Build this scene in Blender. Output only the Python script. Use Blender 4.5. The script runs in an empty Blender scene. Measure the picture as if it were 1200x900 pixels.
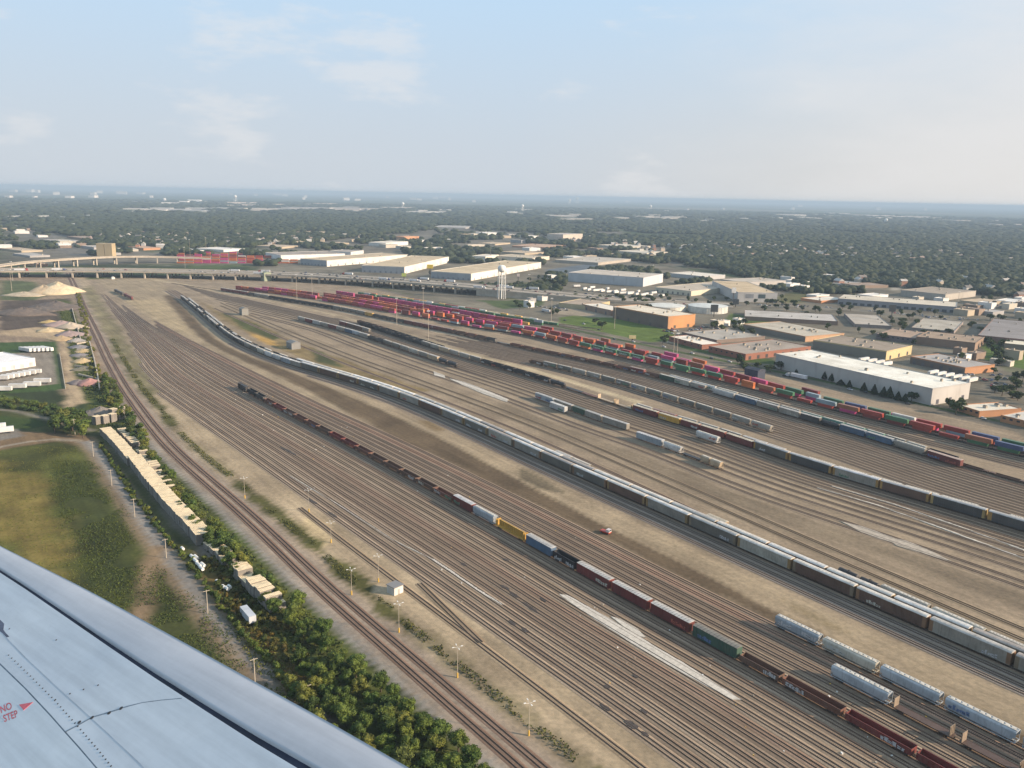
import bpy, math, random
import numpy as np
R = math.radians
random.seed(11); rng = np.random.default_rng(11)
scene = bpy.context.scene
COL = scene.collection

# ---------------------------------------------------------------- camera
H = 149.0; FPX = 970.0
ROLL = math.atan2(25.0, 1200.0)
PITCH = math.atan((450 - 229.0) * math.cos(ROLL) / FPX)
R0 = np.array([1.0, 0, 0]); U0 = np.array([0, math.sin(PITCH), math.cos(PITCH)]); F0 = np.array([0, math.cos(PITCH), -math.sin(PITCH)])
RT = math.cos(ROLL) * R0 + math.sin(ROLL) * U0
UP = -math.sin(ROLL) * R0 + math.cos(ROLL) * U0
from mathutils import Matrix, Vector
cam_d = bpy.data.cameras.new('camera'); cam = bpy.data.objects.new('camera', cam_d); COL.objects.link(cam)
cam_d.sensor_fit = 'HORIZONTAL'; cam_d.sensor_width = 36.0; cam_d.lens = FPX / 1200 * 36
cam_d.clip_start = 0.1; cam_d.clip_end = 200000
M3 = Matrix(((RT[0], UP[0], -F0[0]), (RT[1], UP[1], -F0[1]), (RT[2], UP[2], -F0[2])))
cam.matrix_world = Matrix.Translation((0, 0, H)) @ M3.to_4x4()
scene.camera = cam

# ---------------------------------------------------------------- light, sky, exposure
SUN_EL = 20.0; SUN_AZ = 104.0         # azimuth clockwise from +Y
az = R(SUN_AZ); el = R(SUN_EL)
SUN = np.array([math.sin(az) * math.cos(el), math.cos(az) * math.cos(el), math.sin(el)])
sd = bpy.data.lights.new('sun', 'SUN'); sd.energy = 5.0; sd.angle = R(0.6); sd.color = (1.0, 0.80, 0.61)
so = bpy.data.objects.new('sun', sd); COL.objects.link(so)
so.rotation_euler = Vector(SUN).to_track_quat('Z', 'Y').to_euler()
w = bpy.data.worlds.new('World'); scene.world = w; w.use_nodes = True
wn = w.node_tree; wn.nodes.clear()
def N(nt, t, **k):
    n = nt.nodes.new(t)
    for a, b in k.items(): setattr(n, a, b)
    return n
def lk(nt, a, b): nt.links.new(a, b)
wo = N(wn, 'ShaderNodeOutputWorld'); bg = N(wn, 'ShaderNodeBackground'); bg.inputs[1].default_value = 0.05
sky = N(wn, 'ShaderNodeTexSky', sky_type='NISHITA'); sky.sun_disc = False
sky.sun_elevation = el; sky.sun_rotation = az; sky.altitude = 150; sky.air_density = 1.0; sky.dust_density = 1.5; sky.ozone_density = 1.5
tc = N(wn, 'ShaderNodeTexCoord'); sep = N(wn, 'ShaderNodeSeparateXYZ'); lk(wn, tc.outputs['Generated'], sep.inputs[0])
# veil of high haze: strongest at the horizon
mr = N(wn, 'ShaderNodeMapRange'); mr.inputs[1].default_value = 0.0; mr.inputs[2].default_value = 0.42; mr.inputs[3].default_value = 0.98; mr.inputs[4].default_value = 0.88
lk(wn, sep.outputs[2], mr.inputs[0])
hz = N(wn, 'ShaderNodeMix', data_type='RGBA'); hz.inputs[6].default_value = (6.2, 6.75, 7.4, 1); hz.inputs[7].default_value = (7.6, 7.2, 6.7, 1)
mx = N(wn, 'ShaderNodeMapRange'); mx.inputs[1].default_value = 0.0; mx.inputs[2].default_value = 0.62; lk(wn, sep.outputs[0], mx.inputs[0]); lk(wn, mx.outputs[0], hz.inputs[0])
up = N(wn, 'ShaderNodeMix', data_type='RGBA'); up.inputs[7].default_value = (5.5, 7.7, 10.0, 1)
mu = N(wn, 'ShaderNodeMapRange', interpolation_type='SMOOTHSTEP'); mu.inputs[1].default_value = 0.0; mu.inputs[2].default_value = 0.30; mu.inputs[4].default_value = 1.0; lk(wn, sep.outputs[2], mu.inputs[0])
lk(wn, mu.outputs[0], up.inputs[0]); lk(wn, hz.outputs[2], up.inputs[6])
base = N(wn, 'ShaderNodeMix', data_type='RGBA'); lk(wn, mr.outputs[0], base.inputs[0]); lk(wn, sky.outputs[0], base.inputs[6]); lk(wn, up.outputs[2], base.inputs[7])
# thin clouds
dv = N(wn, 'ShaderNodeVectorMath', operation='MULTIPLY'); dv.inputs[1].default_value = (1, 1, 3.2); lk(wn, tc.outputs['Generated'], dv.inputs[0])
cn = N(wn, 'ShaderNodeTexNoise'); cn.inputs['Scale'].default_value = 5.6; cn.inputs['Detail'].default_value = 9; cn.inputs['Roughness'].default_value = 0.6; lk(wn, dv.outputs[0], cn.inputs[0])
cr = N(wn, 'ShaderNodeMapRange', interpolation_type='SMOOTHSTEP'); cr.inputs[1].default_value = 0.53; cr.inputs[2].default_value = 0.68; cr.inputs[4].default_value = 0.45; lk(wn, cn.outputs[0], cr.inputs[0])
# broad pale cirrus sheet towards the sun side
cs = N(wn, 'ShaderNodeMapRange', interpolation_type='SMOOTHSTEP'); cs.inputs[1].default_value = 0.12; cs.inputs[2].default_value = 0.6; cs.inputs[4].default_value = 0.65
ad = N(wn, 'ShaderNodeMath', operation='MULTIPLY_ADD'); ad.inputs[1].default_value = 0.5; lk(wn, cn.outputs[0], ad.inputs[0]); 
sb = N(wn, 'ShaderNodeMath', operation='ADD'); sb.inputs[1].default_value = -0.25; lk(wn, sep.outputs[0], sb.inputs[0]); lk(wn, sb.outputs[0], ad.inputs[2]); lk(wn, ad.outputs[0], cs.inputs[0])
mxx = N(wn, 'ShaderNodeMath', operation='MAXIMUM'); lk(wn, cr.outputs[0], mxx.inputs[0]); lk(wn, cs.outputs[0], mxx.inputs[1])
cl = N(wn, 'ShaderNodeMix', data_type='RGBA'); cl.inputs[7].default_value = (8.3, 8.2, 8.2, 1)
lk(wn, mxx.outputs[0], cl.inputs[0]); lk(wn, base.outputs[2], cl.inputs[6])
lk(wn, cl.outputs[2], bg.inputs[0]); lk(wn, bg.outputs[0], wo.inputs[0])
vs = scene.view_settings; vs.view_transform = 'Standard'; vs.look = 'None'; vs.gamma = 1.0; vs.use_curve_mapping = False; vs.exposure = 1.0
scene.cycles.max_bounces = 4; scene.cycles.volume_bounces = 0; scene.cycles.diffuse_bounces = 2; scene.cycles.glossy_bounces = 2
scene.cycles.use_denoising = True

# ---------------------------------------------------------------- pixel -> place helpers
def ray(px, py):
    return (px - 600) * RT + (450 - py) * UP + FPX * F0
def at(px, py, z=0.0):
    d = ray(px, py); return np.array([0, 0, H]) + d * ((z - H) / d[2])
def height(px, yb, yt):
    b = at(px, yb); d = ray(px, yt); return H + d[2] * (math.hypot(b[0], b[1]) / math.hypot(d[0], d[1]))
def proj(p):
    v = np.asarray(p, float) - np.array([0, 0, H]); z = v @ F0
    return 600 + FPX * (v @ RT) / z, 450 - FPX * (v @ UP) / z
hd = R(144.0); D2 = np.array([math.sin(hd), math.cos(hd)]); N2 = np.array([-D2[1], D2[0]])
def ST(p): return float(p[0] * N2[0] + p[1] * N2[1]), float(p[0] * D2[0] + p[1] * D2[1])
def XY(s, t): return D2 * t + N2 * s
TG = np.arange(-1760, -20, 5.0)
class Curve:
    def __init__(self, pts=None, sv=None, sm=30.0):
        if sv is None:
            st = sorted([ST(at(x, y))[::-1] for x, y in pts])
            t = np.array([a for a, b in st]); s = np.array([b for a, b in st])
            v = np.interp(TG, t, s)
            lo = TG < t[0]; v[lo] = s[0] + (TG[lo] - t[0]) * ((s[1] - s[0]) / (t[1] - t[0]) if t[0] < -900 else 0)
            n = int(sm / 5) * 3; k = np.exp(-0.5 * (np.arange(-n, n + 1) * 5 / sm) ** 2); k /= k.sum()
            pad = np.concatenate([np.full(n, 2 * v[0]) - v[n:0:-1], v, np.full(n, 2 * v[-1]) - v[-2:-n - 2:-1]])
            v = np.convolve(pad, k, 'valid'); self.s = v
        else: self.s = sv
    def off(self, o): return Curve(sv=self.s + o)
    def mix(self, o, f): return Curve(sv=self.s * (1 - f) + o.s * f)
    def __call__(self, t): return np.interp(t, TG, self.s)
    def xy(self, t): return XY(float(self(t)), t)
    def tx(self, px):           # the t at which this line crosses picture column px
        xs = np.array([proj((*XY(a, b), 0))[0] for a, b in zip(self.s, TG)])
        ok = np.arange(len(TG))
        i = np.argmin(np.abs(xs - px))
        j = min(max(i, 1), len(TG) - 2)
        if xs[j] <= px: a, b = j, j + 1
        else: a, b = j - 1, j
        return TG[a] + 5 * (px - xs[a]) / max(1e-6, xs[b] - xs[a])
    def heading(self, t):
        a = self.xy(t - 4); b = self.xy(t + 4); return math.atan2(b[1] - a[1], b[0] - a[0])
    def path(self, t0, t1, step=10.0):
        n = max(2, int((t1 - t0) / step) + 1); return [self.xy(t) for t in np.linspace(t0, t1, n)]

# ---------------------------------------------------------------- materials
MATS = {}
def newmat(name):
    m = bpy.data.materials.new(name); m.use_nodes = True; nt = m.node_tree; nt.nodes.clear()
    o = N(nt, 'ShaderNodeOutputMaterial'); b = N(nt, 'ShaderNodeBsdfPrincipled'); lk(nt, b.outputs[0], o.inputs[0]); MATS[name] = m
    return m, nt, b
def ramp2(nt, src, a, b, lo, hi):
    r = N(nt, 'ShaderNodeMapRange'); r.inputs[1].default_value = lo; r.inputs[2].default_value = hi; lk(nt, src, r.inputs[0])
    m = N(nt, 'ShaderNodeMix', data_type='RGBA'); lk(nt, r.outputs[0], m.inputs[0])
    for i, c in ((6, a), (7, b)):
        if hasattr(c, 'links'): lk(nt, c, m.inputs[i])
        else: m.inputs[i].default_value = (*c, 1)
    return m.outputs[2]
def mul(nt, a, f, blend='MULTIPLY', fac=1.0):
    m = N(nt, 'ShaderNodeMix', data_type='RGBA', blend_type=blend); m.inputs[0].default_value = fac; lk(nt, a, m.inputs[6])
    if hasattr(f, 'links'): lk(nt, f, m.inputs[7])
    else: m.inputs[7].default_value = (*f, 1)
    return m.outputs[2]
def noise(nt, scale, detail=4, coord='Object', vec=None, rough=0.6):
    n = N(nt, 'ShaderNodeTexNoise'); n.inputs['Scale'].default_value = scale; n.inputs['Detail'].default_value = detail; n.inputs['Roughness'].default_value = rough
    if vec is None: t = N(nt, 'ShaderNodeTexCoord'); vec = t.outputs[coord]
    lk(nt, vec, n.inputs[0]); return n.outputs[0]
def obj_color(nt):
    return N(nt, 'ShaderNodeObjectInfo').outputs['Color']
def mat_painted(name, rough=0.55, grime=(0.09, 0.07, 0.05), scale=0.6, lo=0.5, hi=0.85, streak=True, metallic=0.0):
    m, nt, b = newmat(name); c = obj_color(nt)
    tc = N(nt, 'ShaderNodeTexCoord'); oi = N(nt, 'ShaderNodeObjectInfo')
    ad = N(nt, 'ShaderNodeVectorMath', operation='ADD'); lk(nt, tc.outputs['Object'], ad.inputs[0])
    cb = N(nt, 'ShaderNodeCombineXYZ'); mm = N(nt, 'ShaderNodeMath', operation='MULTIPLY'); mm.inputs[1].default_value = 97.0
    lk(nt, oi.outputs['Random'], mm.inputs[0]); lk(nt, mm.outputs[0], cb.inputs[0]); lk(nt, cb.outputs[0], ad.inputs[1])
    sc = N(nt, 'ShaderNodeVectorMath', operation='MULTIPLY'); sc.inputs[1].default_value = (2.2, 2.2, 0.45) if streak else (1, 1, 1); lk(nt, ad.outputs[0], sc.inputs[0])
    n1 = noise(nt, scale, 6, vec=sc.outputs[0]); c2 = ramp2(nt, n1, c, grime, lo, hi + 0.12)
    n2 = noise(nt, scale * 0.35, 3, vec=ad.outputs[0]); v = ramp2(nt, n2, (0.78, 0.78, 0.78), (1.12, 1.12, 1.12), 0.3, 0.7)
    lk(nt, mul(nt, c2, v), b.inputs['Base Color']); b.inputs['Roughness'].default_value = rough; b.inputs['Metallic'].default_value = metallic
    return m
def mat_plain(name, col, rough=0.7, var=0.25, scale=0.5, metallic=0.0, coord='Object'):
    m, nt, b = newmat(name); n = noise(nt, scale, 5, coord)
    c = ramp2(nt, n, tuple(x * (1 - var) for x in col), tuple(min(1, x * (1 + var)) for x in col), 0.3, 0.7)
    lk(nt, c, b.inputs['Base Color']); b.inputs['Roughness'].default_value = rough; b.inputs['Metallic'].default_value = metallic
    return m
PAINT = mat_painted('weathered_paint')
CLEAN = mat_painted('clean_paint', 0.4, (0.2, 0.19, 0.17), 0.4, 0.6, 0.95, False)
WALL = mat_painted('wall_cladding', 0.8, (0.16, 0.14, 0.12), 0.08, 0.55, 1.0)
DARK = mat_plain('dark_steel', (0.035, 0.03, 0.027), 0.6)
GLASS = mat_plain('dark_glazing', (0.03, 0.04, 0.05), 0.15, 0.1)
WHITE = mat_plain('white_paint', (0.6, 0.6, 0.57), 0.5, 0.08)
CONC = mat_plain('concrete', (0.34, 0.30, 0.24), 0.9, 0.2, 0.1)
YELLOW = mat_plain('yellow_paint', (0.5, 0.32, 0.06), 0.6, 0.1)
WOOD = mat_plain('bark', (0.07, 0.05, 0.035), 0.9, 0.3, 2.0)
RAILM = mat_plain('rail_steel', (0.075, 0.049, 0.035), 0.55, 0.3, 0.1)
# flat roofs: stained membrane with patches
def mat_roof():
    m, nt, b = newmat('roof_membrane'); c = obj_color(nt)
    n1 = noise(nt, 0.05, 6); c2 = ramp2(nt, n1, mul(nt, c, (0.72, 0.7, 0.67)), c, 0.36, 0.6)
    n2 = noise(nt, 0.9, 4); c3 = mul(nt, c2, ramp2(nt, n2, (0.85, 0.85, 0.85), (1.08, 1.08, 1.08), 0.3, 0.7))
    br = N(nt, 'ShaderNodeTexBrick'); br.inputs['Scale'].default_value = 1.0; br.inputs['Brick Width'].default_value = 14; br.inputs['Row Height'].default_value = 6; br.inputs['Mortar Size'].default_value = 0.12
    br.inputs['Color1'].default_value = (1, 1, 1, 1); br.inputs['Color2'].default_value = (0.93, 0.93, 0.93, 1); br.inputs['Mortar'].default_value = (0.8, 0.79, 0.77, 1)
    t = N(nt, 'ShaderNodeTexCoord'); lk(nt, t.outputs['Object'], br.inputs[0])
    lk(nt, mul(nt, c3, br.outputs[0]), b.inputs['Base Color']); b.inputs['Roughness'].default_value = 0.85
    return m
ROOF = mat_roof()
def mat_leaf(name, scale):
    m, nt, b = newmat(name); c = obj_color(nt)
    g = N(nt, 'ShaderNodeNewGeometry')
    n1 = noise(nt, scale, 4, vec=g.outputs['Position']); c2 = mul(nt, c, ramp2(nt, n1, (0.62, 0.68, 0.6), (1.45, 1.4, 0.95), 0.33, 0.67))
    n2 = noise(nt, scale * 0.11, 3, vec=g.outputs['Position']); c3 = mul(nt, c2, ramp2(nt, n2, (0.85, 0.92, 0.9), (1.15, 1.08, 0.9), 0.35, 0.65))
    lk(nt, c3, b.inputs['Base Color']); b.inputs['Roughness'].default_value = 0.75
    b.inputs['Specular IOR Level'].default_value = 0.2
    return m
LEAF = mat_leaf('foliage', 0.45); LEAFF = mat_leaf('far_foliage', 0.05)
def mat_track():
    m, nt, b = newmat('ballast_and_ties'); c = obj_color(nt)
    uv = N(nt, 'ShaderNodeUVMap'); sp = N(nt, 'ShaderNodeSeparateXYZ'); lk(nt, uv.outputs[0], sp.inputs[0])
    g = N(nt, 'ShaderNodeNewGeometry')
    mp = N(nt, 'ShaderNodeCombineXYZ'); s1 = N(nt, 'ShaderNodeMath', operation='MULTIPLY'); s1.inputs[1].default_value = 0.02; lk(nt, sp.outputs[0], s1.inputs[0]); lk(nt, s1.outputs[0], mp.inputs[0])
    s2 = N(nt, 'ShaderNodeMath', operation='MULTIPLY'); s2.inputs[1].default_value = 0.3; lk(nt, sp.outputs[1], s2.inputs[0]); lk(nt, s2.outputs[0], mp.inputs[1])
    oi = N(nt, 'ShaderNodeObjectInfo'); s3 = N(nt, 'ShaderNodeMath', operation='MULTIPLY'); s3.inputs[1].default_value = 50; lk(nt, oi.outputs['Random'], s3.inputs[0]); lk(nt, s3.outputs[0], mp.inputs[2])
    nl = noise(nt, 1.6, 8, vec=mp.outputs[0], rough=0.7)
    c1 = mul(nt, c, ramp2(nt, nl, (0.66, 0.6, 0.55), (1.25, 1.22, 1.18), 0.3, 0.7))
    nf = noise(nt, 1.4, 3, vec=g.outputs['Position']); c1 = mul(nt, c1, ramp2(nt, nf, (0.8, 0.8, 0.8), (1.15, 1.15, 1.15), 0.3, 0.7))
    av = N(nt, 'ShaderNodeMath', operation='ABSOLUTE'); lk(nt, sp.outputs[1], av.inputs[0])
    dr = N(nt, 'ShaderNodeMath', operation='SUBTRACT'); dr.inputs[1].default_value = 0.75; lk(nt, av.outputs[0], dr.inputs[0])
    ab = N(nt, 'ShaderNodeMath', operation='ABSOLUTE'); lk(nt, dr.outputs[0], ab.inputs[0])
    k = ramp2(nt, ab.outputs[0], (0.55, 0.5, 0.47), (1, 1, 1), 0.1, 0.36)       # grease and rust beside each rail
    c2 = mul(nt, c1, k)
    wv = N(nt, 'ShaderNodeMath', operation='PINGPONG'); wv.inputs[1].default_value = 0.28; lk(nt, sp.outputs[0], wv.inputs[0])
    tie = N(nt, 'ShaderNodeMath', operation='LESS_THAN'); tie.inputs[1].default_value = 0.11; lk(nt, wv.outputs[0], tie.inputs[0])
    ins = N(nt, 'ShaderNodeMath', operation='LESS_THAN'); ins.inputs[1].default_value = 1.28; lk(nt, av.outputs[0], ins.inputs[0])
    mm = N(nt, 'ShaderNodeMath', operation='MULTIPLY'); lk(nt, tie.outputs[0], mm.inputs[0]); lk(nt, ins.outputs[0], mm.inputs[1])
    f = N(nt, 'ShaderNodeMath', operation='MULTIPLY'); f.inputs[1].default_value = 0.75; lk(nt, mm.outputs[0], f.inputs[0])
    m2 = N(nt, 'ShaderNodeMix', data_type='RGBA'); lk(nt, f.outputs[0], m2.inputs[0]); lk(nt, c2, m2.inputs[6]); m2.inputs[7].default_value = (0.10, 0.078, 0.06, 1)
    lk(nt, m2.outputs[2], b.inputs['Base Color']); b.inputs['Roughness'].default_value = 0.95; b.inputs['Specular IOR Level'].default_value = 0.1
    return m
TRACK = mat_track()
def mat_ground():
    m, nt, b = newmat('ground_cover')
    at_ = N(nt, 'ShaderNodeVertexColor', layer_name='Col'); g = N(nt, 'ShaderNodeNewGeometry')
    rot = N(nt, 'ShaderNodeMapping'); rot.vector_type = 'TEXTURE'; rot.inputs['Rotation'].default_value = (0, 0, math.atan2(D2[1], D2[0])); rot.inputs['Scale'].default_value = (14, 1, 1)
    lk(nt, g.outputs['Position'], rot.inputs[0])
    n1 = noise(nt, 0.22, 6, vec=rot.outputs[0]); c = mul(nt, at_.outputs[0], ramp2(nt, n1, (0.78, 0.77, 0.76), (1.18, 1.17, 1.15), 0.3, 0.7))
    n2 = noise(nt, 0.5, 6, vec=g.outputs['Position'], rough=0.7); c = mul(nt, c, ramp2(nt, n2, (0.75, 0.77, 0.75), (1.22, 1.2, 1.15), 0.32, 0.68))
    n3 = noise(nt, 0.035, 5, vec=g.outputs['Position']); c = mul(nt, c, ramp2(nt, n3, (0.85, 0.84, 0.82), (1.15, 1.14, 1.1), 0.35, 0.65))
    lk(nt, c, b.inputs['Base Color']); b.inputs['Roughness'].default_value = 0.95; b.inputs['Specular IOR Level'].default_value = 0.1
    return m
GROUND = mat_ground()

# ---------------------------------------------------------------- mesh builder
ALB = 0.8
class MB:
    def __init__(self): self.v = []; self.f = []; self.m = []; self.mats = []
    def mi(self, mat):
        if mat not in self.mats: self.mats.append(mat)
        return self.mats.index(mat)
    def poly(self, pts, faces, mat):
        o = len(self.v); self.v += [tuple(map(float, p)) for p in pts]; k = self.mi(mat)
        for f in faces: self.f.append(tuple(o + i for i in f)); self.m.append(k)
        return self
    def box(self, x0, x1, y0, y1, z0, z1, mat, rz=0.0, c=(0, 0)):
        p = [(x, y, z) for z in (z0, z1) for x, y in ((x0, y0), (x1, y0), (x1, y1), (x0, y1))]
        if rz:
            cs, sn = math.cos(rz), math.sin(rz); p = [(c[0] + (x - c[0]) * cs - (y - c[1]) * sn, c[1] + (x - c[0]) * sn + (y - c[1]) * cs, z) for x, y, z in p]
        return self.poly(p, [(3, 2, 1, 0), (4, 5, 6, 7), (0, 1, 5, 4), (1, 2, 6, 5), (2, 3, 7, 6), (3, 0, 4, 7)], mat)
    def loft(self, rings, mat, caps=True):     # rings: lists of equal length
        n = len(rings[0]); pts = [p for r in rings for p in r]; fs = []
        for i in range(len(rings) - 1):
            for j in range(n): a = i * n + j; b = i * n + (j + 1) % n; fs.append((a, b, b + n, a + n))
        if caps: fs.append(tuple(range(n))[::-1]); fs.append(tuple((len(rings) - 1) * n + i for i in range(n)))
        return self.poly(pts, fs, mat)
    def cyl(self, p0, p1, r0, r1, mat, n=8):
        p0 = Vector(p0); p1 = Vector(p1); q = (p1 - p0).to_track_quat('Z', 'Y')
        rs = [[tuple(p + q @ Vector((math.cos(a) * r, math.sin(a) * r, 0))) for a in [2 * math.pi * i / n for i in range(n)]] for p, r in ((p0, r0), (p1, r1))]
        return self.loft(rs, mat)
    def extrude(self, poly, z0, z1, mat):
        if area2(poly) < 0: poly = poly[::-1]
        return self.loft([[(x, y, z0) for x, y in poly], [(x, y, z1) for x, y in poly]], mat)
    def mesh(self, name, smooth=False):
        me = bpy.data.meshes.new(name); me.from_pydata(self.v, [], self.f)
        for mt in self.mats: me.materials.append(mt)
        me.polygons.foreach_set('material_index', self.m)
        if smooth: me.polygons.foreach_set('use_smooth', [True] * len(self.f))
        me.update(); return me
def area2(p): return sum(p[i][0] * p[(i + 1) % len(p)][1] - p[(i + 1) % len(p)][0] * p[i][1] for i in range(len(p)))
def link(name, data, parent=None, color=None):
    o = bpy.data.objects.new(name, data); COL.objects.link(o)
    if parent is not None: o.parent = parent
    if color is not None: o.color = (*(ALB * c for c in color[:3]), 1)
    return o
def tag(o, label=None, cat=None, group=None, kind=None):
    if label: o['label'] = label
    if cat: o['category'] = cat
    if group: o['group'] = group
    if kind: o['kind'] = kind
    return o
def struct(name, mb, color=None, label=None, cat=None):
    o = link(name, mb.mesh(name) if isinstance(mb, MB) else mb, color=color); tag(o, label, cat, kind='structure'); return o
# a prototype is a list of (part name, mesh, colour or None = the thing's own colour, [sub-parts])
def place(name, parts, loc, rz=0.0, color=(0.5, 0.5, 0.5), scale=None, label=None, cat=None, group=None, colors=None):
    r = link(name, None); r.location = tuple(map(float, loc)); r.rotation_euler = (0, 0, rz)
    if scale: r.scale = scale
    tag(r, label, cat, group)
    for pn, me, pc, subs in parts:
        cc = (colors or {}).get(pn, pc) or color
        o = link(pn, me, r, cc)
        for sn, sm, sc, *_ in subs: link(sn, sm, o, (colors or {}).get(sn, sc) or color)
    return r
def part(name, mb, color=None, subs=(), smooth=False): return (name, mb.mesh(name, smooth), color, list(subs))
ONES = ['', 'first', 'second', 'third', 'fourth', 'fifth', 'sixth', 'seventh', 'eighth', 'ninth', 'tenth', 'eleventh', 'twelfth', 'thirteenth', 'fourteenth', 'fifteenth', 'sixteenth', 'seventeenth', 'eighteenth', 'nineteenth']
TENS = {20: 'twentieth', 30: 'thirtieth', 40: 'fortieth', 50: 'fiftieth', 60: 'sixtieth', 70: 'seventieth', 80: 'eightieth', 90: 'ninetieth'}
TN = {2: 'twenty', 3: 'thirty', 4: 'forty', 5: 'fifty', 6: 'sixty', 7: 'seventy', 8: 'eighty', 9: 'ninety'}
def ordinal(n):
    if n < 20: return ONES[n]
    if n % 10 == 0: return TENS[n]
    return TN[n // 10] + '-' + ONES[n % 10]
def vnoise(x, y, scale, seed=0):
    xs = x / scale; ys = y / scale; xi = np.floor(xs).astype(np.int64); yi = np.floor(ys).astype(np.int64); fx = xs - xi; fy = ys - yi
    fx = fx * fx * (3 - 2 * fx); fy = fy * fy * (3 - 2 * fy)
    def h(a, b):
        n = (a * 374761393 + b * 668265263 + seed * 1442695041) & 0xffffffff; n = ((n ^ (n >> 13)) * 1274126177) & 0xffffffff; return ((n ^ (n >> 16)) & 0xffff) / 65535.0
    return (h(xi, yi) * (1 - fx) + h(xi + 1, yi) * fx) * (1 - fy) + (h(xi, yi + 1) * (1 - fx) + h(xi + 1, yi + 1) * fx) * fy
def fbm(x, y, scale, seed=0, o=4):
    r = 0; a = 0.5; tot = 0
    for i in range(o): r = r + a * vnoise(x, y, scale / 2 ** i, seed + i); tot += a; a *= 0.5
    return r / tot
# ---------------------------------------------------------------- lines the yard is laid out on
C_MAIN = Curve([(85,326),(92,340),(100,360),(113,385),(130,420),(150,455),(180,495),(205,525),(240,555),(300,605),(350,652),(380,683),(430,725),(475,760),(520,800),(560,838),(600,870),(640,898)])
C_L1 = Curve([(103,328),(110,340),(118,360),(125,372),(136,397),(150,420),(158,437),(170,449),(190,464),(230,491),(260,513),(285,530),(330,563),(360,584),(400,612),(440,641),(480,667),(540,711),(635,780),(680,809),(742.7,852.7),(803,898.7)])
C_L0 = Curve([(352,596),(400,633),(430,657),(463,681),(500,707),(540,739),(595,780),(680,845),(751,898)])
C_BT = Curve([(112,330),(130,345),(175,373),(220,398),(300,438),(380,477),(440,503),(520,541),(620,590),(700,630),(800,682),(900,729),(1000,778),(1100,828),(1195,876)])
C_DR = Curve([(192,333),(200,342),(213,356),(226,370),(240,385),(253,397),(270,408),(285,414),(303,421),(333,433),(373,448),(400,460),(470,490),(560,536),(640,580),(700,611),(760,640),(860,690),(1000,760),(1100,810)])
C_TR = Curve([(197,332),(208,346),(222,361),(245,382),(262,396),(280,407),(306,418),(350,434),(400,451),(470,483),(560,521),(640,560),(720,598),(800,635),(900,681),(1000,728),(1100,772),(1200,817)])
C_A1 = Curve([(203,345),(213,351),(226,362),(245,378),(258,389),(268,397),(277,403),(300,413),(318,421),(335,427),(358,434),(380,440),(400,446),(420,452),(446,460),(470,469),(494,478),(517,488),(540,498),(603,526),(637,542.5),(758.7,596),(928,672),(1185,785)]).off(1.7)
C_HP = Curve([(262,366),(330,396),(400,425),(460,447),(520,470),(600,501),(700,546),(830,606),(925,650),(1000,684),(1100,728),(1200,775)])
C_MX = Curve([(215,334),(290,352),(355,366),(425,382),(490,404),(558,425),(635,447),(680,462),(722,475),(745,485),(800,500),(860,518),(915,540),(985,563),(1050,580),(1110,598),(1200,624)]).off(1.7)
C_M1 = Curve([(355,377),(410,391),(460,407),(510,424),(536,432)]).off(1.7)
C_LR = Curve([(200,331),(250,340),(340,357),(410,373),(480,392.7),(558.7,416.7),(640,438),(700,457),(746,471)])
C_LR.s = np.where(TG > -430, C_MX.s + 8, C_LR.s)
C_F = Curve([(225,336),(290,346),(345,355),(400,364),(470,379),(530,391),(640,415),(700,427),(760,441),(850,466),(940,493),(1040,521),(1128,552)]).off(1.7)
C_CB = Curve([(300,342),(336,346),(366.7,351),(402.7,356.7),(440,363),(466.7,368.7),(497,373),(520,378),(546.7,384),(600,390.7),(634.7,397),(669,406),(706.7,415.3),(737,422),(777,432),(796,436.7),(841,446),(862.7,453.3),(916,466.7),(946.7,475.3),(1001,488),(1058.7,502),(1113,516.7),(1178.7,532),(1200,537)]).off(1.7)
C_RD = Curve([(500,352),(560,366),(620,378),(700,396),(800,417),(900,437),(1000,458),(1060,475),(1147,493),(1200,505)])

# ---------------------------------------------------------------- ground: one sheet to the horizon, coloured by what covers it
def axis(a, b, step, far, g=1.12):
    v = list(np.arange(a, b + 1e-6, step)); s = step
    while v[-1] < far: s *= g; v.append(v[-1] + s)
    s = step; lo = []
    while (lo[-1] if lo else a) > -far: s *= g; lo.append((lo[-1] if lo else a) - s)
    return np.array(lo[::-1] + v)
gx = axis(-620, 620, 2.6, 43000, 1.035); gy = np.concatenate([np.array([-43000, -15000, -5000, -1500, -400, -60]), np.arange(0, 60, 20.0), np.arange(60, 760, 2.6)])
s_ = 2.6; l_ = [gy[-1]]
while l_[-1] < 43000: s_ *= 1.016; l_.append(l_[-1] + s_)
gy = np.concatenate([gy, np.array(l_[1:])])
X, Y = np.meshgrid(gx, gy); X = X.ravel(); Y = Y.ravel()
SS = X * N2[0] + Y * N2[1]; TT = X * D2[0] + Y * D2[1]
DIST = np.hypot(X, Y)
def L3(c): return np.array(c)
gcol = np.zeros((len(X), 3))
n_a = fbm(X, Y, 900, 3, 5); n_b = fbm(X, Y, 60, 9, 4); n_c = fbm(X, Y, 12, 21, 3)
green = L3((0.035, 0.05, 0.022)); urb = L3((0.17, 0.155, 0.13)); lawn = L3((0.07, 0.10, 0.03))
k = np.clip((n_b - 0.45) * 5, 0, 1)[:, None]; gcol[:] = green * (1 - k) + lawn * k
far_urb = np.clip((fbm(X, Y * 0.35, 1600, 33, 4) - 0.53) * 7, 0, 1) * (DIST > 3200); far_urb = far_urb[:, None] * 0.75
gcol = gcol * (1 - far_urb) + urb * 1.2 * far_urb
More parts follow.
